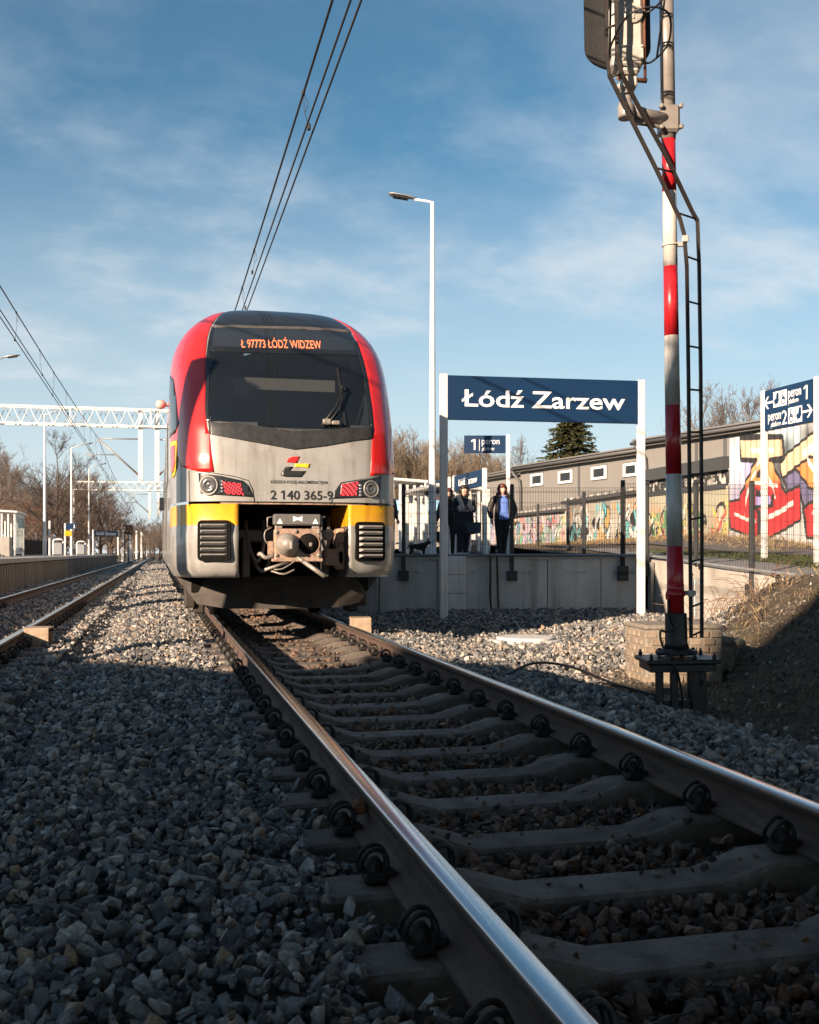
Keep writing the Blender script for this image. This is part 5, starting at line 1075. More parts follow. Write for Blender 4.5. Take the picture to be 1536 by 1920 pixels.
def std(h=1.66, stance=.10, hip=.16, **kw):
    s = h/1.66
    J = dict(pelvis=(0, 0, .90), waist=(0, 0, 1.05), chest=(0, .01, 1.24), neckb=(0, .015, 1.37), neck=(0, .01, 1.45), shl=(-.165, .02, 1.34), ell=(-.23, .03, 1.07), wrl=(-.22, -.04, .85), shr=(.165, .02, 1.34), elr=(.23, .03, 1.07), wrr=(.22, -.04, .85),
             hil=(-.095, 0, .84), knl=(-stance, -.01, .47), anl=(-stance, .03, .08), tol=(-stance-.02, -.12, .04), hir=(.095, 0, .84), knr=(stance, -.01, .47), anr=(stance, .03, .08), tor=(stance+.02, -.12, .04))
    J.update(kw); J = {k: Vector(v)*s for k, v in J.items()}
    r = dict(pelvis=.15, waist=.145, chest=.155, neckb=.07, neck=.05, shl=.075, ell=.055, wrl=.036, shr=.075, elr=.055, wrr=.036, hil=.10, knl=.065, anl=.045, tol=.04, hir=.10, knr=.065, anr=.045, tor=.04); return J, r
# woman in a blue top under an open black jacket, walking towards the camera
wp_ = cw((942-768)/FPX*25.0, 25.0)
J, r = std(1.66, stance=.07, shl=(-.20, .02, 1.33), shr=(.20, .02, 1.33), ell=(-.285, .06, 1.08), wrl=(-.25, -.02, .86), elr=(.30, .04, 1.08), wrr=(.30, -.03, .86), knl=(-.075, -.03, .47), knr=(.06, .02, .47), anr=(.055, .08, .09), tor=(.06, -.06, .04), pelvis=(0, 0, .90))
r.update(pelvis=(.185, .15), waist=(.205, .175), chest=(.20, .16), shl=.095, shr=.095, ell=.078, elr=.078, wrl=.05, wrr=.05, hil=.125, hir=.125, knl=.082, knr=.08)
def fm1(c):
    if c.z < .86: return 4 if c.z < .075 else 3
    if c.z > 1.405 and abs(c.x) < .09: return 0
    if abs(c.x) < .115+.02*(1.4-c.z) and c.y < -.02 and .84 < c.z < 1.41: return 5
    return 6
P1, b = person('woman in a bright blue top and open black jacket walking on the platform', (wp_.x, wp_.y, PZ), .12-TH, None, J, r, fm1)
headmesh(b, Vector((0, -.02, 1.535)), 0, .18, .05, (0, 1, 2)); hand(b, (-.25, -.02, .86), (.05, -.15, -1), 1, (1, -.2, 0), 0, .5); hand(b, (.30, -.03, .86), (.1, -.2, -1), -1, (-1, -.2, 0), 0, .4)
b.build('body', ['skin', 'eye_dark', 'lips', 'black_cloth', 'black_cloth', 'blue_top', 'black_puffer'], P1)
def hair(parent, c, m, yaw, length, w_=.098):
    b = MB(); RR = Matrix.Rotation(yaw, 3, 'Z'); n = 18; vs = []; rows = 13
    for j in range(rows):
        t = j/(rows-1); z = .128-t*(.128+length); 
        for k in range(n):
            g = pi*(-.19+1.38*k/(n-1)) ; rr_ = (w_*sin(min(1, (t*rows)/3.2)*pi/2)) if j < 4 else w_*(1+.10*sin(t*7)+.03*sin(k*2.1+j))
            op = 1 if t > .12 else .9
            vs.append(RR @ Vector((rr_*cos(g)*1.02, rr_*sin(g)*1.12+.012, z))+c)
    b.add(vs, [(j*n+k, j*n+k+1, (j+1)*n+k+1, (j+1)*n+k) for j in range(rows-1) for k in range(n-1)], 0, True)
    b.lathe([(.002, .135), (.05, .127), (.085, .10), (.098, .062)], 18, 0, c=c+RR @ Vector((0, .010, 0)))
    o = b.build('hair', m, parent); md = o.modifiers.new('t', 'SOLIDIFY'); md.thickness = .014; return o
hair(P1, Vector((0, -.02, 1.535)), 'hair_red', .18, .19)
b = MB()                                                            # jacket fronts and collar hanging open
for sx in (-1, 1):
    vs = [(sx*(.12+.02*k), -.155-.01*k+.02*abs(j-2), .83+.145*j) for j in range(5) for k in range(4)]; b.add(vs, [(j*4+k, j*4+k+1, j*4+k+5, j*4+k+4) for j in range(4) for k in range(3)], 0, True)
    b.tube(catmull([(sx*.07, -.11, 1.36), (sx*.115, -.06, 1.42), (sx*.10, .06, 1.45), (0, .10, 1.46)], 4), .035, 8)
P1.scale = (1.05,)*3; o = b.build('jacket', 'black_puffer', P1); o.modifiers.new('t', 'SOLIDIFY').thickness = .025
# dark-haired woman in a long coat with pale fleece collar, looking at her phone
wq = cw((870-768)/FPX*24.6, 24.6)
J, r = std(1.62, stance=.08, ell=(-.24, -.02, 1.08), wrl=(-.09, -.24, 1.10), elr=(.24, -.02, 1.08), wrr=(.10, -.24, 1.12), knl=(-.10, -.10, .48), anl=(-.12, -.08, .09), tol=(-.13, -.22, .05), knr=(.07, .06, .47), anr=(.07, .16, .10), tor=(.08, .04, .05))
r.update(pelvis=(.18, .15), waist=(.165, .15), chest=(.18, .155), shl=.09, shr=.09, ell=.07, elr=.07, wrl=.052, wrr=.052, knl=.088, knr=.088, anl=.066, anr=.066, hil=.12, hir=.12)
def fm2(c):
    if c.z < .10: return 4
    if c.z > 1.385 and abs(c.x) < .09: return 0
    if c.y < -.17 and 1.0 < c.z < 1.2 and abs(c.x) < .16: return 5
    return 3
P2, b = person('dark-haired woman in a long navy coat with fleece collar holding a phone', (wq.x, wq.y, PZ), .15-TH, None, J, r, fm2)
headmesh(b, Vector((.0, -.03, 1.495)), 0, .05, .28, (0, 1, 2)); hand(b, (-.085, -.235, 1.075), (.75, -.45, .15), 1, (.2, .5, .9), 0, .7); hand(b, (.098, -.235, 1.095), (-.75, -.45, .15), -1, (-.2, .5, .9), 0, .7)
b.build('body', ['skin', 'eye_dark', 'lips', 'navy_cloth', 'shoe_white', 'fleece'], P2)
hair(P2, Vector((0, -.03, 1.495)), 'hair_dark', .05, .17)
b = MB(); rows = [(1.32, .19, .15), (1.1, .205, .175), (.9, .225, .19), (.7, .245, .20), (.52, .255, .205)]; n = 22
vs = [(w2*cos(g)*(1+.03*sin(5*g+z*9)), d2*sin(g)*(1+.03*cos(4*g+z*8)), z) for z, w2, d2 in rows for g in np.linspace(0, 2*pi, n+1)[:-1]]; b.add(vs, [(i*n+k, i*n+(k+1) % n, (i+1)*n+(k+1) % n, (i+1)*n+k)[::-1] for i in range(4) for k in range(n)], 0, True); o = b.build('coat', 'navy_cloth', P2); o.modifiers.new('t', 'SOLIDIFY').thickness = .02
b = MB()
for sx in (-1, 1): b.tube(catmull([(sx*.03, -.20, 1.02), (sx*.075, -.19, 1.16), (sx*.125, -.13, 1.30), (sx*.13, .02, 1.39), (0, .12, 1.40)], 4), [.03]*3+[.05]*14, 8)
P2.scale = (1.04,)*3; b.build('fleece_collar', 'fleece', P2)
for sx in (-1, 1): b = MB(); b.tube([(sx*.135, -.18, 1.10), (sx*.105, -.225, 1.105)], [.072, .070], 10); b.build('fleece_cuff', 'fleece', P2)
c = P2.location+Matrix.Rotation(.15-TH, 3, 'Z') @ Vector((0, -.345, 1.165)); b = MB(); b.bev(c, (.075, .012, .15), .004, mtx=Matrix.Rotation(.15-TH, 3, 'Z') @ Matrix.Rotation(-.9, 3, 'X')); tag(b.build('phone', 'black_steel'), 'dark phone in the hands of the woman in the navy coat', 'phone')
def bag(c, yaw, w_, h_, label, m):
    t = empty('handbag', c, label, 'handbag', None, yaw); b = MB(); b.add([(sx*w_*f/2, sy*dp/2, z) for z, f, dp in ((0, .86, .13), (h_*.1, .95, .16), (h_, 1.06, .06)) for sx, sy in ((-1, -1), (1, -1), (1, 1), (-1, 1))], [(0, 3, 2, 1), (8, 9, 10, 11)]+[(i*4+k, i*4+(k+1) % 4, (i+1)*4+(k+1) % 4, (i+1)*4+k) for i in (0, 1) for k in range(4)]); b.build('bag_body', m, t)
    for sy in (-.03, .03):
        b = MB(); b.tube(catmull([(-w_*.25, sy, h_*.95), (-w_*.2, sy*.8, h_*1.3), (0, 0, h_*1.55), (w_*.2, sy*.8, h_*1.3), (w_*.25, sy, h_*.95)], 4), .009, 6); b.build('handle', m, t)
c = wq+vr*.22+vf*-.16; bag((c.x, c.y, PZ+.56), -TH, .34, .26, 'dark teal handbag hanging from the arm of the woman in the navy coat', 'bag_teal')
# a third person half hidden by the sign post, a fourth beside the train
wr_ = cw((841-768)/FPX*25.4, 25.4); J, r = std(1.66); r.update(pelvis=(.17, .14), waist=(.17, .15), chest=(.19, .16), shl=.09, shr=.09, ell=.07, elr=.07)
J['wrl'] = Vector((-.30, -.02, .86)); fm3 = lambda c: 0 if (c.z > 1.41 and abs(c.x) < .09) else 3
P3, b = person('person in a dark coat with tan fur hood half hidden behind the left sign post', (wr_.x, wr_.y, PZ), -TH, None, J, r, fm3)
headmesh(b, Vector((0, -.02, 1.535)), 0, 0, 0, (0, 1, 2)); hand(b, (-.30, -.02, .86), (-.1, -.1, -1), 1, (1, -.2, 0), 0, .8); hand(b, (.22, -.04, .85), (.1, -.1, -1), -1, (-1, -.2, 0), 0, .5); b.build('body', ['skin', 'eye_dark', 'lips', 'black_cloth'], P3); hair(P3, Vector((0, -.02, 1.535)), 'hair_red', 0, .10)
b = MB(); b.tube(catmull([(-.10, -.08, 1.40), (-.14, .03, 1.47), (-.08, .12, 1.52), (.08, .12, 1.52), (.14, .03, 1.47), (.10, -.08, 1.40)], 4), .045, 8); b.build('fur_hood', 'fleece', P3)
c = wr_+vr*-.235; bag((c.x, c.y, PZ+.36), -TH+.4, .30, .26, 'black handbag carried by the person behind the sign post', 'black_cloth')
ws_ = cw((729-768)/FPX*25.5, 25.5); J, r = std(1.72); r.update(chest=(.19, .16), waist=(.17, .15), shl=.09, shr=.09, ell=.07, elr=.07)
J['elr'] = Vector((.27, .05, 1.12)); J['wrr'] = Vector((.20, -.10, .92))
P4, b = person('person in a dark jacket mostly hidden behind the right side of the train', (ws_.x, ws_.y, PZ), -TH+.8, None, J, r, lambda c: 0 if (c.z > 1.45 and abs(c.x) < .09) else (4 if c.z < .9 else 3))
headmesh(b, Vector((0, -.02, 1.59)), 0, 0, 0, (0, 1, 2)); hand(b, (.20, -.10, .92), (0, -.6, -1), -1, (-1, -.2, 0), 0, .6); hand(b, (-.228, -.04, .88), (0, -.2, -1), 1, (1, -.2, 0), 0, .6); b.build('body', ['skin', 'eye_dark', 'lips', 'black_puffer', 'dog_tan'], P4); hair(P4, Vector((0, -.02, 1.59)), 'hair_dark', 0, .06)
# dog
dg_ = cw((785-768)/FPX*21.6, 21.6)
V = dict(rump=(-.15, 0, .245), belly=(-.02, 0, .225), chest=(.10, 0, .225), neck=(.155, 0, .285), head=(.20, 0, .325), muz=(.265, 0, .305), tail=(-.20, 0, .255), tail2=(-.235, 0, .18), hfl=(.115, -.045, .13), pfl=(.12, -.045, .02), hfr=(.105, .045, .13), pfr=(.10, .045, .02), kl=(-.135, -.05, .15), hl=(-.185, -.05, .085), pl=(-.165, -.05, .02), kr=(-.125, .05, .15), hr=(-.165, .05, .085), pr=(-.145, .05, .02))
rd = dict(rump=.068, belly=.062, chest=.078, neck=.05, head=.052, muz=.024, tail=.018, tail2=.010, hfl=.024, pfl=.018, hfr=.024, pfr=.018, kl=.032, hl=.017, pl=.018, kr=.032, hr=.017, pr=.018)
nm = list(V); ix = {k: i for i, k in enumerate(nm)}
dm_ = skin('body', [V[k] for k in nm], [(ix[a], ix[c]) for a, c in (('rump', 'belly'), ('belly', 'chest'), ('chest', 'neck'), ('neck', 'head'), ('head', 'muz'), ('rump', 'tail'), ('tail', 'tail2'), ('chest', 'hfl'), ('hfl', 'pfl'), ('chest', 'hfr'), ('hfr', 'pfr'), ('rump', 'kl'), ('kl', 'hl'), ('hl', 'pl'), ('rump', 'kr'), ('kr', 'hr'), ('hr', 'pr'))], [rd[k] for k in nm], ix['belly'])
t = empty('dog', (dg_.x, dg_.y, PZ), 'small black dog standing on the platform edge behind the fence', 'dog', None, -TH); b = MB(); b.v = [tuple(v.co) for v in dm_.vertices]; b.f = [tuple(p.vertices) for p in dm_.polygons]; b.sm = [True]*len(b.f); b.m = [1 if (p.center.z < .05 or (p.center.x > .25 and p.center.z < .31)) else 0 for p in dm_.polygons]
b.lathe([(.004, -.01), (.010, 0), (.004, .008)], 8, 0, c=(.292, 0, .308))
for sy in (-1, 1): b.add([(.185, sy*.030, .36), (.215, sy*.020, .362), (.20, sy*.052, .352), (.192, sy*.046, .425)], [(0, 1, 3), (1, 2, 3), (2, 0, 3), (0, 2, 1)]); b.lathe([(.003, -.005), (.007, 0), (.003, .005)], 6, 0, c=(.232, sy*.03, .335))
b.build('body', ['dog_fur', 'dog_tan'], t)
b = MB(); b.tube(catmull([cw((796-768)/FPX*21.6, 21.6, PZ+.30), cw((812-768)/FPX*22, 22, PZ+.34), cw((838-768)/FPX*22.6, 22.6, PZ+.62), cw((838-768)/FPX*25.3, 25.3, PZ+.86)], 6), .006, 5); tag(b.build('leash', 'black_cloth'), 'thin dark leash running from the small dog to the hidden person', 'leash')

# ------------------------------------------------------------------ painted wall, sheds and warehouse on the right
def painted(name, A, B_, z0, z1, fn, step=.05, parent=None, corr=0, period=.18, rough=.8):
    A, B_ = Vector(A), Vector(B_); ln = (Vector((B_.x, B_.y, 0))-Vector((A.x, A.y, 0))).length; nx = max(2, int(ln/step)); nz = max(2, int(((z1[0] if isinstance(z1, tuple) else z1)-z0)/step)); x = (B_-A); x.z = 0; x.normalize(); nrm = Vector((x.y, -x.x, 0))
    u = np.linspace(0, ln, nx+1); v = np.linspace(0, 1, nz+1); U, V_ = np.meshgrid(u, v); zt = np.interp(U, [0, ln], z1 if isinstance(z1, tuple) else (z1, z1)); Zv = z0+(zt-z0)*V_
    off = corr*np.sin(U/period*2*pi) if corr else 0*U
    p = np.stack([A.x+x.x*U+nrm.x*off, A.y+x.y*U+nrm.y*off, Zv], -1).reshape(-1, 3); c = fn(U, Zv); c4 = np.concatenate([c.reshape(-1, 3), np.ones((len(p), 1))], 1)
    w_ = nx+1; i = np.arange(nx*nz); a = (i//nx)*w_+i % nx; f = np.stack([a, a+1, a+w_+1, a+w_], 1)
    me = bpy.data.meshes.new(name); me.from_pydata(p.tolist(), [], f.tolist()); at_ = me.color_attributes.new('paint', 'FLOAT_COLOR', 'POINT'); at_.data.foreach_set('color', c4.astype(np.float32).ravel())
    if 'paint' not in MATS:
        m = bpy.data.materials.new('paint'); m.use_nodes = True; n = m.node_tree.nodes; q = n.new('ShaderNodeAttribute'); q.attribute_name = 'paint'; m.node_tree.links.new(q.outputs['Color'], n['Principled BSDF'].inputs['Base Color']); n['Principled BSDF'].inputs['Roughness'].default_value = .75; MATS['paint'] = m
    me.materials.append(MATS['paint']); me.polygons.foreach_set('use_smooth', [True]*len(f)); o = link(name, me, parent); s_ = o.modifiers.new('t', 'SOLIDIFY'); s_.thickness = .06; s_.offset = -1; return o
def segd(U, V_, p, q):
    px, py = p; dx, dy = q[0]-px, q[1]-py; t = np.clip(((U-px)*dx+(V_-py)*dy)/(dx*dx+dy*dy+1e-9), 0, 1); return np.hypot(U-px-t*dx, V_-py-t*dy)
PAL = [(.62, .12, .10), (.70, .42, .10), (.75, .66, .18), (.16, .42, .22), (.12, .40, .55), (.35, .24, .55), (.75, .45, .52), (.03, .03, .03), (.03, .03, .03), (.8, .78, .72), (.8, .78, .72), (.45, .62, .70), (.62, .50, .66)]
def scribble(base, n, seed, pal, size=.8, zc=(.3, 1.6), wd=(.02, .06)):
    def fn(U, V_):
        r = random.Random(seed); c = np.empty(U.shape+(3,)); c[:] = base; c *= (1+.18*vnoise(U, V_, 1.5, seed))[..., None]; L_ = U.max(); z0 = V_.min()
        for k in range(n//3):                                        # soft colour fields
            x, z, s = r.uniform(0, L_), z0+r.uniform(*zc), r.uniform(.2, .7)*size; m = np.exp(-(((U-x)/s)**2+((V_-z)/(s*.8))**2))[..., None]*r.uniform(.3, .75); c = c*(1-m)+np.array(r.choice(pal))*m
        for k in range(n):                                           # outlined letter-like strokes
            x, z = r.uniform(0, L_), z0+r.uniform(*zc); col = np.array(r.choice(pal)); w_ = r.uniform(*wd); pts = [(x, z)]
            for j in range(r.randint(2, 5)): x += r.uniform(-.35, .35)*size; z += r.uniform(-.45, .45)*size; z = min(max(z, z0+.1), z0+zc[1]+.2); pts.append((x, z))
            dmin = np.min([segd(U, V_, pts[j], pts[j+1]) for j in range(len(pts)-1)], 0)
            if r.random() < .35: c[dmin < w_*2.6] = (.03, .03, .035); c[dmin < w_*1.7] = col
            else: c[dmin < w_] = col
        return c*.82
    return fn
def wx(d): return 9.97-.14*(d-32.5)
def wseg(label, d0, d1, z1, fn, cap=True, name='painted_wall', step=.06):
    a, c = cw(wx(d0), d0), cw(wx(d1), d1); z0 = min(float(upz(a.x-.5, a.y)), float(upz(c.x-.5, c.y)), .9)-.15; t = empty(name, (0, 0, 0), label, 'painted wall', 'painted walls behind the platform')
    painted('wall_face', (a.x, a.y, 0), (c.x, c.y, 0), z0, z1, fn, step, t)
    if cap:
        b = MB(); zt = z1 if not isinstance(z1, tuple) else z1[0]; zt2 = z1 if not isinstance(z1, tuple) else z1[1]; n = (c-a).normalized().cross(Vector((0, 0, 1)))
        n = n if n.dot(cw(0, 0)-a) > 0 else -n
        b.bar(a+Vector((0, 0, zt+.05)), c+Vector((0, 0, zt2+.05)), .5, .13); b.build('coping', 'dark_cap', t); m_ = MB(); k = int((c-a).length/.9)
        for i in range(k):
            q_ = a.lerp(c, (i+.5)/k)+n*.12+Vector((0, 0, zt+(zt2-zt)*(i+.5)/k+.15)); m_.lathe([(.10, -.05), (.14, .0), (.10, .07), (.03, .10)], 8, 0, c=q_)
        o = m_.build('cap_tile', 'concrete_pale', t); o['kind'] = 'stuff'
    return t
mat('dark_cap', (.06, .06, .062), .7); mat('shed_dark', (.05, .052, .055), .6)
cream = (.47, .42, .35)
wseg('low painted wall with green and yellow scrawls beside the corrugated fence', 40.2, 32.6, (3.15, 3.0), scribble((.50, .47, .36), 110, 11, [(.14, .36, .16), (.10, .30, .12), (.70, .60, .15), (.62, .30, .12), (.03, .03, .03), (.8, .78, .7), (.55, .12, .10)], .7), False, step=.045)
wseg('painted wall with large white letters edged in black behind the fence posts', 50, 40.3, (3.25, 3.2), scribble(cream, 75, 23, [(.82, .8, .76), (.82, .8, .76), (.03, .03, .03), (.18, .55, .60), (.66, .40, .16)], 1.0, (.3, 2.0), (.05, .10)), True, step=.06)
wseg('painted wall with pink and yellow lettering behind the woman in blue', 64, 50.1, (3.05, 2.9), scribble((.50, .43, .38), 150, 37, [(.72, .45, .55), (.75, .62, .15), (.55, .45, .62), (.62, .2, .18), (.2, .5, .3), (.8, .78, .74), (.05, .05, .05), (.2, .45, .6)], 1.0, (.3, 2.0), (.03, .07)), True, step=.08)
wseg('long faded painted wall farther along behind the shelter', 118, 64.2, (3.0, 2.9), scribble((.48, .41, .34), 220, 41, PAL, 1.3, (.3, 1.9), (.04, .10)), False, step=.14)
# corrugated fence with big red and orange letters
LA, LB = cw(9.90, 32.2), cw(10.95, 24.6); lz0, lz1 = hgt(1020, 32)-.35, (hgt(822, 32.2), hgt(772, 24.6))
lnL = (LB-LA).length
def lpx(px, py):                                                     # a point on the fence face, in metres along it and height
    # intersect the sight line with the fence plane
    dr = Vector(((px-768)/FPX, 1)); a = Vector((9.90, 32.2)); e = Vector((10.95-9.90, 24.6-32.2)); det = dr.x*(-e.y)+e.x*dr.y; d = (a.x*(-e.y)+e.x*a.y)/det; s = (dr.x*a.y-dr.y*a.x)/det; return (s*e.length if False else s*lnL, hgt(py, d))
def zx(x, y): return lpx(1340+x*.198, 680+y*.198)
def inpoly(U, V_, pts): return inside([zx(*p) for p in pts], U, V_)
def outline(U, V_, pts, w_, closed=True):
    q_ = [zx(*p) for p in pts]; n = len(q_); return np.min([segd(U, V_, q_[i], q_[(i+1) % n]) for i in range(n if closed else n-1)], 0) < w_
def letters(U, V_):
    c = np.empty(U.shape+(3,)); c[:] = (.40, .40, .40); c *= (1+.1*vnoise(U, V_, 2, 2))[..., None]; blk = (.02, .02, .022); red = (.46, .025, .03); org = (.54, .20, .06); tan_ = (.54, .41, .27); pur = (.12, .11, .20)
    def soft(x, y, s, col, k): nonlocal c; p = zx(x, y); m = np.exp(-(((U-p[0])/s)**2+((V_-p[1])/s)**2))[..., None]*k; c = c*(1-m)+np.array(col)*m
    soft(210, 930, .55, (.40, .66, .76), .7); soft(330, 1000, .5, (.30, .25, .55), .7); soft(700, 720, .8, (.45, .68, .76), .5); soft(210, 1290, .5, (.30, .25, .5), .6)
    for x, y in ((640, 900), (600, 1000), (640, 1130), (690, 800), (880, 680)): soft(x, y, .35, blk, .8)
    A1 = [(248, 715), (300, 700), (640, 705), (650, 900), (640, 925), (530, 920), (600, 1090), (665, 1250), (800, 1180), (815, 1470), (640, 1580), (520, 1640), (510, 1640), (440, 1660), (430, 1400), (410, 1640), (300, 1620), (160, 1560), (140, 1330), (230, 1310), (300, 1140), (380, 960), (390, 925), (262, 918)]
    H = [(620, 930), (950, 660), (1100, 640), (1150, 850), (900, 880), (760, 980), (650, 1075)]
    H2 = [(770, 990), (880, 900), (1000, 870), (1150, 1150), (1060, 1250), (900, 1170), (800, 1030)]
    PU = [(660, 1100), (780, 1010), (960, 1210), (960, 1330), (850, 1350), (810, 1160), (690, 1210)]
    R2 = [(850, 1380), (960, 1310), (1150, 1300), (1150, 1680), (870, 1640)]
    for pts, col in ((PU, pur), (H2, org), (R2, red), (H, tan_)): c[outline(U, V_, pts, .085)] = blk; c[inpoly(U, V_, pts)] = col
    c[outline(U, V_, A1, .085)] = blk; m = inpoly(U, V_, A1); zsp = np.array([zx(300, y)[1] for y in (1660, 1200, 1130, 930, 700)]); g = np.stack([np.interp(V_, zsp, [red[i], red[i], org[i], org[i]*.5+tan_[i]*.5, tan_[i]]) for i in range(3)], -1); c[m] = g[m]
    hd = [(262, 715), (630, 715), (640, 915), (270, 910)]; c[inpoly(U, V_, hd)] = tan_
    for ln_ in ([(250, 715), (640, 705)], [(650, 900), (530, 920)], [(262, 920), (400, 922)], [(425, 1640), (425, 1420), (380, 1370)]): c[outline(U, V_, ln_, .07, False)] = blk
    for pts in ([(400, 1060), (440, 980), (460, 1090), (385, 1090)], [(380, 1200), (500, 1220), (470, 1290), (385, 1300)]): c[inpoly(U, V_, pts)] = blk
    c[inpoly(U, V_, [(380, 1270), (530, 1265), (540, 1350), (380, 1350)])] = (.30, .26, .52); c[outline(U, V_, [(380, 1365), (540, 1355), (545, 1260)], .05, False)] = blk
    wh = (.60, .56, .52)
    for ln_, w_ in (([(350, 830), (560, 830)], .07), ([(430, 920), (340, 1140)], .04), ([(340, 1130), (590, 1165)], .05), ([(470, 940), (580, 1280)], .04), ([(320, 1190), (285, 1440)], .04), ([(190, 1430), (290, 1480), (380, 1500)], .05), ([(520, 1460), (640, 1400), (730, 1330)], .07), ([(860, 850), (930, 800)], .12), ([(880, 900), (960, 1080)], .06), ([(930, 1420), (960, 1440)], .06)): c[outline(U, V_, ln_, w_, False)] = wh
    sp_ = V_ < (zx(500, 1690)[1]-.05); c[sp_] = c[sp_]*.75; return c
t = empty('corrugated_fence', (0, 0, 0), 'tall corrugated fence painted with big red and orange letters', 'corrugated fence')
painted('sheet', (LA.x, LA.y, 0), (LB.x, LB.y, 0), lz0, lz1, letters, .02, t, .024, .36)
# low dark shed roof and scrawled boards above the wall
a, c = cw(wx(40.2)+.1, 40.2), cw(wx(32.7)+.1, 32.7); t = empty('lean_to_shed', (0, 0, 0), 'low dark shed roof above scrawled boards beside the corrugated fence', 'shed')
painted('board_wall', (a.x, a.y, 0), (c.x, c.y, 0), 3.0, (hgt(900, 40.2), hgt(878, 32.7)), scribble((.55, .53, .50), 130, 51, [(.03, .03, .03)], .35, (.1, .7), (.02, .045)), .04, t, .02, .16)
b = MB(); up_ = Vector((0, 0, 1)); b.bar(a+up_*(hgt(894, 40.2)), c+up_*hgt(868, 32.7), .4, .42); b.build('fascia', 'shed_dark', t); b = MB(); b.bar(a+up_*(3.12), c+up_*3.0, .3, .16); b.build('lower_beam', 'shed_dark', t)
# warehouse
mat('cladding', (.215, .205, .195), .6, .1, var=.08, vs_=.6); mat('cladding_dark', (.085, .085, .088), .55); mat('roof_trim', (.15, .145, .14), .6); mat('blue_letters', (.015, .22, .55), .6)
def warehouse(label, pa, da, pb, db, ta, tb, wins, depth=14, joints=3, letters_=None, mcl='cladding'):
    a, c = cw((pa-768)/FPX*da, da), cw((pb-768)/FPX*db, db); za, zb_ = hgt(ta, da), hgt(tb, db); zz = (za+zb_)/2; x = (c-a).normalized(); ln = (c-a).length; t = empty('warehouse', (a.x, a.y, 0), label, 'warehouse'); O = t.location.copy(); F = frame((0, 0, 0), x); n = int(max(2, joints))
    for i in range(n):                                               # cladding cassettes
        for k in range(3):
            b = MB(); x0, x1 = ln*i/n+.02, ln*(i+1)/n-.02; h0, h1 = -.5+(zz-.1)*k/3, -.5+(zz-.1)*(k+1)/3
            if k == 2: h1 = zz-.45
            b.prism([(x0, h0+.008), (x1, h0+.008), (x1, h1-.008), (x0, h1-.008)], F, .10); b.build('cladding_panel', mcl, t)
    b = MB(); b.prism([(.01, -.5), (ln-.01, -.5), (ln-.01, zz-.46), (.01, zz-.46)], F @ Matrix.Translation((0, .09, 0)), depth); b.build('wall_core', 'cladding_dark', t)
    for i in range(1, n): b = MB(); b.prism([(ln*i/n-.12, .0), (ln*i/n+.12, .0), (ln*i/n+.12, zz-.45), (ln*i/n-.12, zz-.45)], F @ Matrix.Translation((0, -.03, 0)), .06); b.build('joint_strip', 'cladding_dark', t)
    b = MB(); b.prism([(-.5, zz-.45), (ln+.3, zz-.45), (ln+.3, zz-.10), (-.5, zz-.10)], F @ Matrix.Translation((0, -.45, 0)), depth+.8); b.prism([(-.5, zz-.09), (ln+.3, zz-.09), (ln+.3, zz), (-.5, zz)], F @ Matrix.Translation((0, -.60, 0)), depth+.9); b.build('roof', 'roof_trim', t)
    b = MB(); y_ = -.52; b.tube([F @ Vector((-.5, y_-.12, zz-.25)), F @ Vector((ln+.3, y_-.12, zz-.25))], .10, 8); b.build('gutter', 'cladding_dark', t)
    b = MB(); b.tube([F @ Vector((-.2, -.6, zz-.3)), F @ Vector((.0, -.55, zz-.6)), F @ Vector((.22, -.2, zz-1.1)), F @ Vector((.25, -.14, zz-1.6)), F @ Vector((.25, -.14, 0))], .11, 8); b.build('downpipe', 'cladding_dark', t)
    for (u, w2, z0, z1) in wins:
        m_ = F @ Matrix.Translation((u, -.03, 0)); b = MB(); fw = .16
        for q_ in ([(0, z0), (w2, z0), (w2, z0+fw), (0, z0+fw)], [(0, z1-fw), (w2, z1-fw), (w2, z1), (0, z1)], [(0, z0+fw), (fw*1.3, z0+fw), (fw*1.3, z1-fw), (0, z1-fw)], [(w2-fw*1.3, z0+fw), (w2, z0+fw), (w2, z1-fw), (w2-fw*1.3, z1-fw)]): b.prism(q_, m_ @ Matrix.Translation((0, -.05, 0)), .09)
        wf = b.build('window', 'white_paint', t); b = MB(); b.prism([(fw*1.2, z0+fw*.9), (w2-fw*1.2, z0+fw*.9), (w2-fw*1.2, z1-fw*.9), (fw*1.2, z1-fw*.9)], m_ @ Matrix.Translation((0, .005, 0)), .02); b.build('pane', 'train_black', wf)
        b = MB(); b.prism([(-.06, z0-.06), (w2+.06, z0-.06), (w2+.06, z1+.06), (-.06, z1+.06)], m_ @ Matrix.Translation((0, .012, 0)), .015); b.build('trim', 'cladding_dark', wf)
    if letters_: text('lettering', letters_[0], F @ Matrix.Translation((letters_[1], -.02, letters_[2])), width=letters_[3], height=letters_[4], m='blue_letters', parent=t, bold=.09)
    return t, F, ln, zz
def onl(pa, da, pb, db, px):                                         # distance along a facade for a sight line
    A2 = Vector(((pa-768)/FPX*da, da)); C2 = Vector(((pb-768)/FPX*db, db)); e = C2-A2; k = (px-768)/FPX; s = (k*A2.y-A2.x)/(e.x-k*e.y); return s*e.length, A2.y+s*e.y
wl_ = []
for x0, x1, y0, y1 in ((996, 1019, 888, 911), (1048, 1074, 882, 906), (1110, 1138, 874, 899), (1170, 1197, 868, 893)):
    u0, d0 = onl(976, 75, 1222, 60.6, x0); u1, d1 = onl(976, 75, 1222, 60.6, x1); wl_.append((u0, u1-u0, hgt(y1, (d0+d1)/2), hgt(y0, (d0+d1)/2)))
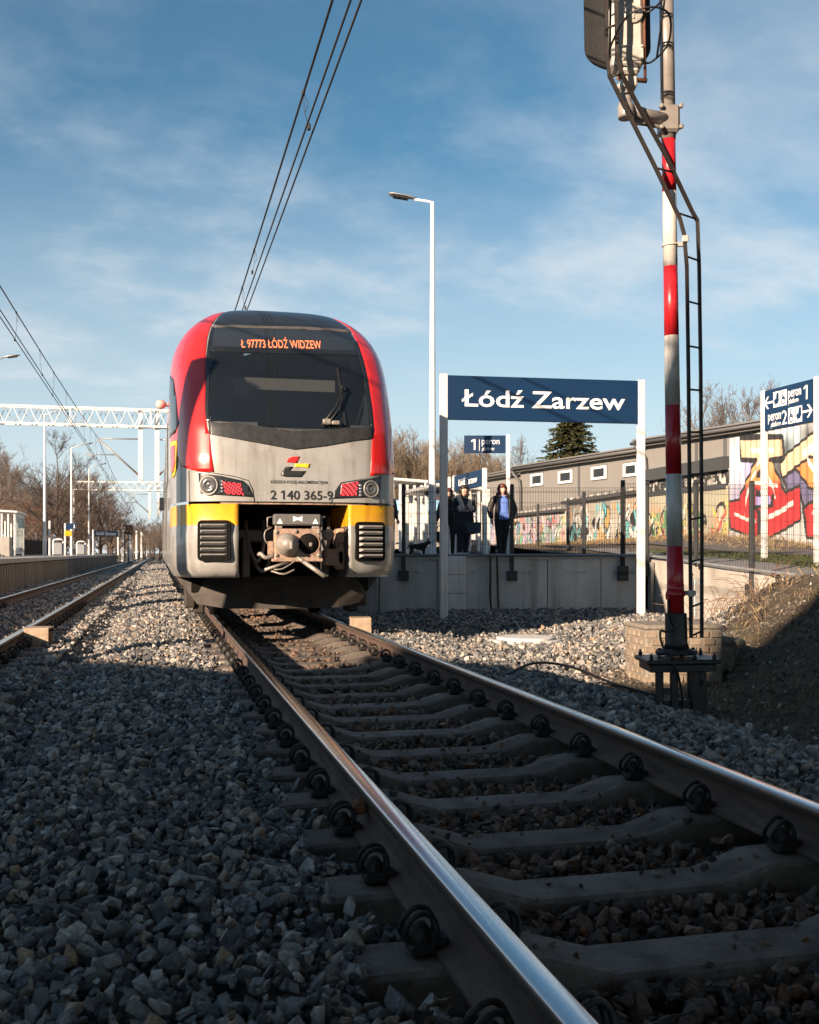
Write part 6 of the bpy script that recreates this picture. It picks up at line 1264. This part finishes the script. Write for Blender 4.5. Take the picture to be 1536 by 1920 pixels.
warehouse('long grey warehouse with a row of four small white-framed windows', 976, 75, 1222, 60.6, 872, 838, wl_, joints=2)
warehouse('taller plain grey warehouse block behind the signal mast', 1210, 60.2, 1480, 50.2, 825, 780, [], joints=5)
warehouse('low grey building with blue painted letters behind the signs', 840, 92, 980, 78, 895, 888, [], joints=2, letters_=('701', 5.1, 2.9, 3.6, 1.7))
# low building with a blue roof edge far down the platform
a = cw((735-768)/FPX*95, 95); t = empty('pavilion', (a.x, a.y, 0), 'small pale building with a light blue roof edge far behind the fence', 'building', None, -TH); b = MB(); b.bev((2.6, 3, 2.2), (5.4, 6, 4.4), .05); b.build('wall', 'concrete_pale', t); mat('sky_blue', (.20, .42, .62), .5); b = MB(); b.bev((2.6, 3, hgt(948, 95)), (5.8, 6.6, .95), .05); b.build('roof', 'sky_blue', t)

# platform shelters (slatted, white) and their glass
def shelter(loc, yaw, L_, D_, H_, label, group, ov=.5):
    t = empty('shelter', loc, label, 'shelter', group, yaw); b = MB(); b.bev((0, -.15, H_+.06), (L_+ov, D_+ov*1.3, .10), .02, mtx=Matrix.Rotation(-.06, 3, 'X')); b.build('roof', 'white_paint', t)
    for sx in (-1, 1):
        for sy in (-1, 1): b = MB(); b.bev((sx*L_/2, sy*D_/2, H_/2), (.09, .09, H_), .008); b.build('post', 'white_paint', t)
    n = int(L_/.22)
    for i in range(1, n): b = MB(); b.bev((-L_/2+L_*i/n, D_/2, H_/2+.05), (.09, .03, H_-.2), .004); b.build('slat', 'white_paint', t)
    for sx in (-1, 1):
        for k in range(1, 5): b = MB(); b.bev((sx*L_/2, -D_/2+D_*k/5, H_/2+.05), (.03, .09, H_-.2), .004); b.build('slat', 'white_paint', t)
    b = MB(); b.box((0, D_/2+.05, H_/2), (L_-.1, .012, H_-.5)); b.build('pane', 'shelter_glass', t); b = MB(); b.bev((0, D_/2-.3, .45), (L_*.8, .4, .06), .01); b.bev((0, D_/2-.3, .22), (L_*.6, .06, .42), .01); b.build('bench', 'galvanized', t)
    for z_ in (.12, H_-.12): b = MB(); b.bev((0, D_/2, z_), (L_, .05, .06), .006); b.build('rail', 'white_paint', t)
    return t
p = cw(.75, 31); shelter((p.x+.55, p.y+.8, PZ), -pi/2, 4.2, 1.4, 1.93, 'white slatted shelter on the near platform behind the name signs', 'platform shelters', .1)
p = cw(-.62, 36); shelter((p.x+.55, p.y+1.6, PZ), -pi/2, 2.2, 1.3, 2.6, 'white slatted shelter beside the right edge of the train', 'platform shelters')

# ------------------------------------------------------------------ far platform on the left
XE, PL = -5.72, .74
b = MB(); b.box(((XE-.03-11)/2-.0, 80, PL-.35), (11+XE-.03+.0 if False else 5.3, 139, .66)); 
b = MB(); b.box((XE-.16-2.7, 60.5, PL-.60), (5.4, 100, 1.16)); struct(b.build('far_platform', 'paving'))
pw = empty('platform_edge_wall', (XE, 60, 0), 'concrete edge wall of the far platform with a pale lip along its top', 'retaining wall'); PO = pw.location.copy()
PMS = []
for k in range(3):
    b = MB(); b.bev((0, 0, 0), (.12, .985, .98), .012); b.bev((.062, -.25, -.02), (.05, .07, .9), .01); b.bev((.062, .25, -.02), (.05, .07, .9), .01); o = b.build('panel', 'platform_face'); PMS.append(o.data); bpy.data.objects.remove(o)
for y in range(11, 110):
    link('panel', PMS[y % 3], pw, (-.10+R.uniform(-.006, .006), y+.5-60, .08+R.uniform(-.01, .01)))
for y in range(11, 110, 2): b = MB(); b.bev((-.22, y+1-60, PL-.07), (.62, 1.985, .14), .015); b.build('lip', 'platform_lip', pw)
for (px, yt, d) in ((84, 775, 57), (134, 838, 75), (167, 875, 92)):
    p = cw((px-768)/FPX*d, d); lamp_post((p.x, p.y, PL-.05), hgt(yt, d)-PL, .9, {84: 'tall white lamp post on the far platform nearest the shelter', 134: 'white lamp post on the far platform behind the platform 2 sign', 167: 'white lamp post on the far platform beside the name sign'}[px], 'platform lamps', pi-.1, .25)
lamp_post((-8.5, 44.3, PL-.05), 7.75, .9, 'street lamp at the left edge of the photo with only its head in view', 'platform lamps', pi-.1, .25)
p = cw((14-768)/FPX*56, 56); shelter((p.x-.2, p.y, PL), pi-TH*.0-pi/2+pi, 3.6, 1.6, hgt(962, 56)-PL, 'white slatted shelter on the far platform at the left edge', 'platform shelters')
b = MB(); p = cw((2-768)/FPX*47, 47); b.bev((p.x, p.y, PL+.40), (.9, .7, .95), .05); tag(b.build('planter', 'concrete_pale'), 'pale concrete block standing before the far platform shelter', 'planter')
for px, d, lb in ((109, 62, 'grey hooded litter bin on the far platform nearest the shelter'), (152, 74, 'grey hooded litter bin on the far platform beyond the platform 2 sign')):
    p = cw((px-768)/FPX*d, d); t = empty('litter_bin', (p.x, p.y, PL), lb, 'litter bin', 'litter bins on the far platform'); b = MB()
    b.bev((0, 0, .40), (.50, .38, .72), .03); b.build('bin_body', 'galvanized', t); b = MB(); b.tube(catmull([(-.28, 0, 0), (-.28, 0, .8), (-.1, 0, .95), (.22, 0, .93), (.30, 0, .75), (.30, 0, 0)], 4), .05, 6); b.bev((0, 0, .93), (.5, .4, .05), .02); b.build('hood', 'white_paint', t)
p = cw((122-768)/FPX*66, 66); t = empty('platform_sign', (p.x, p.y, PL), 'blue sign with the number 2 and a yellow notice on the far platform', 'platform sign'); b = MB(); b.bev((0, 0, 1.0), (.09, .07, 2.05), .006); b.build('post', 'white_paint', t)
F = frame((.42, 0, 1.85), (1, -.1, 0)); b = MB(); b.bev((.38, -.03, 1.84), (.66, .05, .38), .005); bd = b.build('panel', 'sign_blue', t); text('digit', '2', F @ Matrix.Translation((.06, -.04, -.12)), height=.22, parent=bd, bold=.01); text('lettering', 'peron', F @ Matrix.Translation((-.33, -.04, -.02)), width=.30, height=.11, parent=bd, bold=.02)
b = MB(); b.bev((.20, -.03, 1.38), (.44, .05, .34), .005); b.build('notice', 'train_yellow', t)
b = MB(); p = cw((93-768)/FPX*60, 60); b.bev((p.x, p.y, PL+1.0), (.10, .08, 2.0), .006); tag(b.build('post', 'white_paint'), 'bare white post on the far platform beside the tall lamp', 'post')
pa, pb = cw((175-768)/FPX*83, 83), cw((222-768)/FPX*86, 86); name_sign('blue name sign on two posts standing on the far platform', (pa.x, pa.y, PL), (pb.x, pb.y, PL), PL-.05, PL-.05, hgt(994, 84), .50, .80, .26, bold=.02)
# dark fence at the back of the far platform
t = empty('fence', (-10.9, 80, PL), 'dark slatted fence along the back of the far platform', 'fence'); b = MB()
for i in range(560): b.box((0, -38+i*.125, .55), (.03, .07, 1.15))
mat('fence_dark', (.008, .009, .011), .9, spec=.1); o = b.build('slat', 'fence_dark', t); o['kind'] = 'stuff'
for i in range(0, 29): b = MB(); b.bev((-.04, -38+i*2.5, .6), (.07, .07, 1.3), .006); b.build('post', 'graphite', t)

# ------------------------------------------------------------------ overhead line portals and wires
def gantry(y, x0, x1, z0, z1, label, drops, end=True, n=None):
    t = empty('portal_gantry', (0, y, 0), label, 'gantry', 'overhead line gantries'); b = MB(); dpt = .5
    for z in (z0, z1):
        for yy in (-dpt/2, dpt/2): b.bar((x0, yy, z), (x1, yy, z), .09, .09)
    b.build('chord', 'white_paint', t); n = n or int((x1-x0)/.75)
    b = MB(); b2 = MB()
    for i in range(n):
        xa, xm, xb = x0+(x1-x0)*i/n, x0+(x1-x0)*(i+.5)/n, x0+(x1-x0)*(i+1)/n
        for k, yy in enumerate((-dpt/2, dpt/2)):
            if k: b2.bar((xa, yy, z1), (xm, yy, z0), .045, .03); b2.bar((xm, yy, z0), (xb, yy, z1), .045, .03)
            else: b.bar((xa, yy, z0), (xm, yy, z1), .05, .03); b.bar((xm, yy, z1), (xb, yy, z0), .05, .03)
    for i in range(0, n+1, 5): xx = x0+(x1-x0)*i/n; b.bar((xx, -dpt/2, z0), (xx, -dpt/2, z1), .07, .05); b.bar((xx, -dpt/2, z1), (xx, dpt/2, z1), .05, .05); b.bar((xx, -dpt/2, z0), (xx, dpt/2, z0), .05, .05)
    b.v += []; o = b.build('lattice', 'white_paint', t); b2.build('lattice', 'galvanized', t)
    for xx in (x0, x1): b = MB(); b.bev((xx, 0, z1/2-.3), (.32, .32, z1+.6), .02); b.build('column', 'white_paint', t)
    for xx, zb3 in drops: b = MB(); b.bev((xx, 0, (z1+zb3)/2), (.22, .18, z1-zb3), .01); b.build('drop_post', 'white_paint', t)
    return t
YG1, YG2 = cw(0, 50).y, cw(0, 97).y
xg = lambda px, d: cw((px-768)/FPX*d, d)
d1 = [xg(263, 51.8), xg(279, 51.5)]
g1y = 53.4
gantry(53.0, -9.5, 3.3, hgt(796, 50.4), hgt(764, 50.4), 'white lattice gantry spanning the tracks nearest behind the train', [(-2.45, hgt(905, 51.3)), (-1.65, hgt(905, 51.3))])
gantry(103.0, -9.5, 3.3, hgt(919, 99.3), hgt(904, 99.3), 'white lattice gantry farther down the line', [(-2.45, hgt(972, 100)), (-1.65, hgt(972, 100))])
mat('wire_dark', (.018, .017, .016), .6)
def wire(name, pts, r, label, group): b = MB(); b.tube(pts, r, 5); return tag(b.build(name, 'wire_dark'), label, 'overhead wire', group)
mz_ = lambda y: 5.78+.0004*(y-14)**2 if y < 55 else 5.78+.0004*(41**2)*((2*abs(((y-53) % 50)/50-.5))**2)
ysr = [-6, 0, 4, 6, 8, 10, 12, 14, 16, 18, 20, 23, 27, 32, 38, 45, 53]
def caten(cx, zc, name, zm=0, y1=260):
    yy = ysr+[y for y in range(58, y1, 5)]
    wire('contact_wire', [(cx+.005, -6, zc), (cx-.09, 60, zc), (cx-.1, y1, zc)], .0105, name+', left contact wire of the pair', 'contact wires'); wire('contact_wire', [(cx+.09, -6, zc), (cx-.01, 60, zc), (cx-.02, y1, zc)], .0105, name+', right contact wire of the pair', 'contact wires')
    wire('messenger_wire', [(cx-.07+.03, y, mz_(y)+zm) for y in yy], .013, name+', sagging wire above the contact wires', 'messenger wires')
    for k, y in enumerate([11.0, 16.9, 19.4, 23.1, 27.5, 31, 35, 39, 43, 47, 51]+list(range(56, 100, 4))):
        b = MB(); zt = mz_(y)+zm; xo = (cx-.05)+(.07 if k % 2 == 0 else -.02); b.tube([(cx-.04, y, zt), (cx-.03, y, (zt+zc)/2), (xo, y, zc+.02)], .0042 if y < 30 else .006, 4)
        b.tube(catmull([(cx-.04, y, zt), (cx+.0, y-.05, zt-.12), (cx-.02, y, zt-.2)], 4), .004, 4); b.bev((cx-.04, y, zt), (.03, .09, .045), .006); b.bev((xo, y, zc+.03), (.03, .06, .06), .006)
        tag(b.build('dropper', 'wire_dark'), name+', thin dropper tying the wires together', 'dropper', 'droppers on the '+name)
caten(-.02, 5.4, 'overhead line above the train'); caten(-4.42, 5.33, 'overhead line of the empty track', .12, 330)
def cantilever(y, x0, xc, zt, zm, zc, zb, label):
    t = empty('cantilever', (x0, y, 0), label, 'cantilever', 'cantilevers carrying the wires'); O = t.location; b = MB(); e = xc-x0
    b.tube([(0, 0, zt), (e, 0, zm+.05)], .03, 6); b.tube([(0, 0, zb), (e, 0, zm)], .045, 8); b.build('arm', 'grey_steel', t); b = MB(); zr = zc+.35; f = (zr-zb)/(zm-zb); b.tube([(e*f, 0, zr), (e*1.35, 0, zr)], .022, 6); b.tube([(e*1.0, 0, zm), (e*1.28, 0, zr)], .010, 5); b.tube([(e*1.25, 0, zr), (e*1.2, 0, zr-.1), (e*.95, -.1, zc+.02)], .014, 6); b.build('registration_arm', 'grey_steel', t)
    b = MB(); 
    for tt in (.06, .1, .14): b.lathe([(.03, -.03), (.075, -.01), (.075, .01), (.03, .03)], 10, 0, c=(e*tt, 0, zb+(zm-zb)*tt)); b.lathe([(.02, -.03), (.06, -.01), (.06, .01), (.02, .03)], 10, 0, c=(e*tt, 0, zt+(zm+.05-zt)*tt))
    b.build('insulator', 'rust', t)
for y, gdist, g in ((53.0, 54, 'nearest gantry'), (103.0, 104, 'farther gantry')):
    cantilever(y, -2.45, -4.42, hgt(822, 51), mz_(53)+.05, 5.35, hgt(893, 51), 'steel cantilever on the '+g+' holding the wires of the empty track'); cantilever(y, -1.65, -.05, hgt(822, 51), mz_(53), 5.4, hgt(893, 51), 'steel cantilever on the '+g+' holding the wires over the train')
# far line-side things
p = cw((241-768)/FPX*105, 105); t = empty('signal_post', (p.x, p.y, 0), 'distant railway signal with a dark head beside the empty track', 'signal post'); b = MB(); zt = hgt(984, 105); b.tube([(0, 0, -.3), (0, 0, zt)], .10, 8); b.build('pole', 'galvanized', t); b = MB(); b.bev((.05, -.2, zt-.5), (.8, .25, 1.0), .12); b.build('signal_head', 'black_steel', t); b = MB(); b.tube([(-.35, .1, -.3), (-.35, .1, zt-.6)], .05, 6); b.build('ladder', 'black_steel', t)
for i, (px, top, d) in enumerate(((245, 981, 140), (256, 995, 190), (265, 998, 230), (268, 1001, 260), (275, 1003, 300), (230, 965, 120))):
    p = cw((px-768)/FPX*d, d); b = MB(); b.bev((p.x, p.y, hgt(top, d)/2-.3), (.30, .30, hgt(top, d)+.6), .02); tag(b.build('line_mast', 'white_paint'), 'pale overhead line mast far down the track', 'mast', 'distant line masts')

# ------------------------------------------------------------------ trees
mat('bark', (.075, .052, .040), .9, var=.4, vs_=6); mat('twig_brown', (.185, .140, .112), .95, var=.4, vs_=.8); mat('twig_pale', (.24, .185, .13), .95, var=.35, vs_=.8); mat('twig_dark', (.075, .055, .045), .95, var=.3, vs_=.8); mat('dead_leaf', (.22, .095, .05), .9, var=.5, vs_=3)
def bare_tree(seed, H_, spread, m2, nb=26, tw=3, upness=.6, leaves=0, wide=.4):
    r = random.Random(seed); tr = MB(); cr = MB()
    pts = [Vector((0, 0, -.4))]; 
    for i in range(1, 9): pts.append(Vector((r.gauss(0, .012)*H_, r.gauss(0, .012)*H_, H_*i/8)))
    tr.tube(pts, [H_*.016*(1-.93*i/8) for i in range(9)], 7)
    def branch(p, d, l, rad, lev):
        q = [p]; dd_ = d
        for i in range(4): dd_ = (dd_+Vector((r.gauss(0, .14), r.gauss(0, .14), .10*upness+r.gauss(0, .08)))).normalized(); q.append(q[-1]+dd_*l/4)
        cr.tube(q, [rad*(1-.2*i) for i in range(5)], 4 if lev < 2 else 3, cap=False)
        if lev < tw:
            for k in range(5 if lev == 0 else (5 if lev == 1 else 3)):
                j = r.randint(1, 4); nd = (dd_+Vector((r.gauss(0, .55), r.gauss(0, .55), r.gauss(.15, .4)))).normalized(); branch(q[j], nd, l*r.uniform(.38, .6), max(rad*.5, .011), lev+1)
        elif leaves:
            for k in range(leaves):
                if r.random() < .55: c_ = q[-1]+Vector((r.gauss(0, .12), r.gauss(0, .12), r.gauss(0, .12))); s = .05; a = Vector((r.gauss(0, 1), r.gauss(0, 1), r.gauss(0, 1))).normalized(); e = a.orthogonal(); cr.add([c_-a*s, c_+e*s*.6, c_+a*s, c_-e*s*.6], [(0, 1, 2, 3)], 1)
    for k in range(nb):
        t_ = r.uniform(.18, .97); g = r.uniform(0, 2*pi); z = H_*t_; i = min(7, int(t_*8)); p = pts[i].lerp(pts[i+1], t_*8-i); u = upness*(.6+.7*t_); l = H_*spread*(1.15-t_)*r.uniform(.7, 1.15)+.06*H_
        branch(p, Vector((cos(g)*(1-u*.5), sin(g)*(1-u*.5), u)).normalized(), l, H_*.0065*(1.15-t_)+.012, 0)
    a = tr.build('trunk', 'bark'); b_ = cr.build('crown', [m2, 'dead_leaf']); ma, mb = a.data, b_.data; bpy.data.objects.remove(a); bpy.data.objects.remove(b_); return ma, mb
def tree(pr, loc, sc_, label, group, rz, name='bare_tree'):
    t = empty(name, loc, label, 'tree', group, rz); t.scale = (sc_[0], sc_[0], sc_[1]); link('trunk', pr[0], t); o = link('crown', pr[1], t); return t
big = bare_tree(1, 11, .36, 'twig_dark', 34, 3, .55)
brown = [bare_tree(10+i, 9, .40, 'twig_brown', 24, 3, .65, 0) for i in range(3)]; leafy = [bare_tree(20+i, 6, .5, 'twig_brown', 18, 2, .6, 3) for i in range(2)]; pale = [bare_tree(30+i, 10, .24, 'twig_pale', 26, 3, .95) for i in range(3)]
def spot(px, d): p = cw((px-768)/FPX*d, d); return (p.x, p.y, -.5)
def hs(top, d, H_): return (hgt(top, d)+.5)/H_
tree(big, spot(107, 88), (1.0, hs(830, 88, 11)), 'tall bare tree rising above the others by the far platform lamp', None, .5)
tree(big, spot(152, 115), (.9, hs(868, 115, 11)), 'second bare tree standing behind the middle lamp post', None, 2.2)
rt = random.Random(12)
for i in range(24):
    px = -40+i*11.4+rt.uniform(-8, 8); d = rt.uniform(92, 140) if px < 190 else rt.uniform(140, 180); top = np.interp(px, [-40, 0, 20, 60, 130, 180, 205, 230], [840, 850, 905, 925, 900, 905, 930, 1000])+rt.uniform(-12, 22)
    pr = brown[i % 3]; s = hs(top, d, 9); tree(pr, spot(px, d), (s*rt.uniform(.9, 1.25), s), 'bare brown tree in the wood beyond the far platform', 'bare trees beyond the far platform', rt.uniform(0, 6))
for i in range(12):
    px = 20+i*17+rt.uniform(-6, 6); d = rt.uniform(90, 106); s = hs(rt.uniform(940, 985), d, 6); tree(leafy[i % 2], spot(px, d), (s*1.3, s), 'low bush with dead russet leaves before the wood', 'russet bushes beyond the far platform', rt.uniform(0, 6), 'bush')
for i in range(34):
    px = 205+i*3.4+rt.uniform(-4, 4); d = rt.uniform(210, 330); s = hs(rt.uniform(982, 1004), d, 9); tree(rt.choice(brown+pale), spot(px, d), (s*1.5, s), 'tiny bare tree at the far end of the line', 'distant trees at the end of the line', rt.uniform(0, 6))
for i in range(44):
    px = 725+i*5.6+rt.uniform(-4, 4); d = rt.uniform(125, 170); top = np.interp(px, [725, 760, 830, 900, 960, 985], [828, 822, 840, 838, 880, 900])+rt.uniform(-4, 26); s = hs(top, d, 10); tree(pale[i % 3], spot(px, d), (s*.95, s), 'slim pale bare tree in the row behind the platform', 'pale bare trees behind the platform', rt.uniform(0, 6))
for px, top, d in ((975, 850, 100), (1318, 768, 84), (1362, 772, 86), (1400, 765, 84), (1440, 760, 88)): s = hs(top, d, 9); tree(brown[px % 3], spot(px, d), (s*.8, s), 'bare tree top showing over the warehouse roof', 'bare trees behind the warehouse', px)
# spruce
def spruce(loc, H_, rad, label):
    r = random.Random(9); t = empty('spruce_tree', loc, label, 'tree'); b = MB(); b.tube([(0, 0, -.4), (.05, 0, H_*.5), (0, 0, H_)], [H_*.018, H_*.011, .02], 8); b.build('trunk', 'bark', t); b = MB()
    z = H_*.12
    while z < H_*.995:
        f = 1-(z/H_); n = 10 if f > .1 else 6; rr_ = rad*(f**.78)*1.12
        for k in range(n):
            g = r.uniform(0, 2*pi); l = rr_*r.uniform(.6, 1.15)+.1; dr = Vector((cos(g), sin(g), 0)); prev_ = Vector((0, 0, z))
            for q_ in range(9):
                s_ = (q_+1)/9; p = dr*l*s_+Vector((0, 0, z-l*.42*s_**1.2+l*.20*s_**3)); 
                for w_ in range(6):
                    a = r.uniform(-1.25, 1.25); e = (Matrix.Rotation(a, 3, 'Z') @ dr)*r.uniform(.25, .50)*(.55+.5*f+.2)+Vector((0, 0, r.uniform(-.28, .10))); wd_ = e.cross(Vector((0, 0, 1))).normalized()*.055+Vector((0, 0, r.uniform(-.06, .06))); c_ = prev_.lerp(p, r.random()); b.add([c_-wd_, c_+wd_, c_+e*.7+wd_*.8, c_+e, c_+e*.7-wd_*.8], [(0, 1, 2, 3, 4)], 0)
                prev_ = p
        z += H_*.018*(.6+f)
    b.build('crown', 'needles', t)
mat('needles', (.085, .080, .026), .8, col2=(.030, .040, .014), vs_=1.2)
sp_ = cw((1071-768)/FPX*92, 92); spruce((sp_.x, sp_.y, -.5), hgt(745, 92)+.5, 5.7, 'green spruce tree standing behind the warehouse')
# ivy-grown slope twigs by the ramp wall
mat('thin_twig', (.16, .10, .07), .9)
b = MB(); r3 = random.Random(8)
for k in range(60):
    p = cw(r3.gauss(4.2, .35), r3.uniform(12.6, 14.2)); z = float(gz(p.x, p.y)); g = r3.uniform(0, 6.3); l = r3.uniform(.2, .5); b.tube(catmull([(p.x, p.y, z), (p.x+cos(g)*l*.4, p.y+sin(g)*l*.4, z+l*.7), (p.x+cos(g)*l, p.y+sin(g)*l, z+l*.8)], 3), .004, 3, cap=False)
tag(b.build('bramble', 'thin_twig'), 'thin dry bramble stems against the sunlit ramp wall', 'plant', None, 'stuff')

# ------------------------------------------------------------------ unseen blocks, mast, viaduct and boards, added to throw the foreground shade
def ap(a, p): return ((a-.8*p)/1.2806, (.8*a+p)/1.2806)
ux, uy = Vector((-.8, 1, 0)).normalized(), Vector((1, .8, 0)).normalized()
def block(label, a1, p0, p1, H_, depth=8):  # unseen building-shaped block, added; its height sets where the foreground shade ends
    x0, y0 = ap(a1, (p0+p1)/2); t = empty('shade_block', (x0, y0, -.5), label, 'building', 'unseen shade blocks behind the photographer', math.atan2(ux.y, ux.x)); Ld = p1-p0
    b = MB(); b.bev((0, depth/2, H_/2), (Ld, depth, H_), .02); b.build('wall', 'concrete_pale', t); b = MB(); b.bev((0, depth/2, H_+.06), (Ld+.1, depth+.1, .12), .02); b.build('roof', 'roof_trim', t)
    for k in range(int(Ld/3)):
        u = -Ld/2+1.5+k*3; b = MB(); b.bev((u, -.02, H_*.55), (1.5, .06, 1.3), .01); f = b.build('window', 'white_paint', t); b = MB(); b.bev((u, -.06, H_*.55), (1.3, .02, 1.1), .004); b.build('pane', 'train_black', f)
TE = -LZ/1.2806
A0 = -11.0
for p0, p1, ae, lb in ((5.0, 7.95, 7.0, 'low unseen shade block'), (7.95, 9.3, 5.0, 'lowest middle unseen shade block'), (9.3, 12.5, 5.0, 'plain unseen shade block'), (12.5, 26, 2.2, 'long low unseen shade block')):
    block(lb+' behind the photographer', A0, p0, p1, (ae-A0)*TE+.28-.0)
for (x_, y_, h_, nm_) in ((-5.40, 9.42, 5.5, 'unseen mast left of the picture, added for its shadow stripe'),):
    b = MB(); b.bev((x_, y_, h_/2-.4), (.26, .26, h_), .01); tag(b.build('line_mast', 'galvanized'), nm_, 'mast')  # unseen mast, added and kept short to lay a shadow stripe on the train
t = empty('shade_viaduct', (0, 0, 0), 'unseen concrete viaduct added behind the photographer to shade the foreground', 'viaduct'); e_ = Vector((1, .65, 0)).normalized(); n_ = Vector((e_.y, -e_.x, 0)); o_ = Vector((-8.5, -1.58, 0))  # unseen viaduct, added and skewed so its edge shades foreground and signal mast
F = frame(o_+n_*.0, e_); b = MB(); b.prism([(-24, 6.5), (70, 6.5), (70, 7.4), (-24, 7.4)], F @ Matrix.Rotation(0, 4, 'Z') @ Matrix.Translation((0, -15, 0)), 15); b.build('deck', 'concrete', t)
b = MB(); b.prism([(-24, 7.39), (70, 7.39), (70, 8.0), (-24, 8.0)], F @ Matrix.Translation((0, -.27, 0)), .25); b.build('parapet', 'concrete', t)
for u in (-12, 22, 40):
    for w_ in (-2.5, -12): b = MB(); p = F @ Vector((u, w_, 0)); b.lathe([(.6, -.8), (.6, 6.52)], 18, 0, c=(p.x, p.y, 0)); b.build('pier', 'concrete', t)
# unseen boards, added on the far platform to band the ballast with shade
for y_, w2 in ((19.4, 1.3), (24.5, .9), (29.5, 1.2)):
    t = empty('shade_board', (-6.4, y_, PL), 'unseen board added at the near end of the far platform for its shadow', 'notice board', 'shade boards outside the picture'); b = MB(); b.bev((0, 0, 1.3), (.06, w2, 1.5), .01); b.build('panel', 'sign_blue', t)
    for s in (-1, 1): b = MB(); b.bev((0, s*w2/2, 1.0), (.08, .08, 2.1), .01); b.build('post', 'white_paint', t)
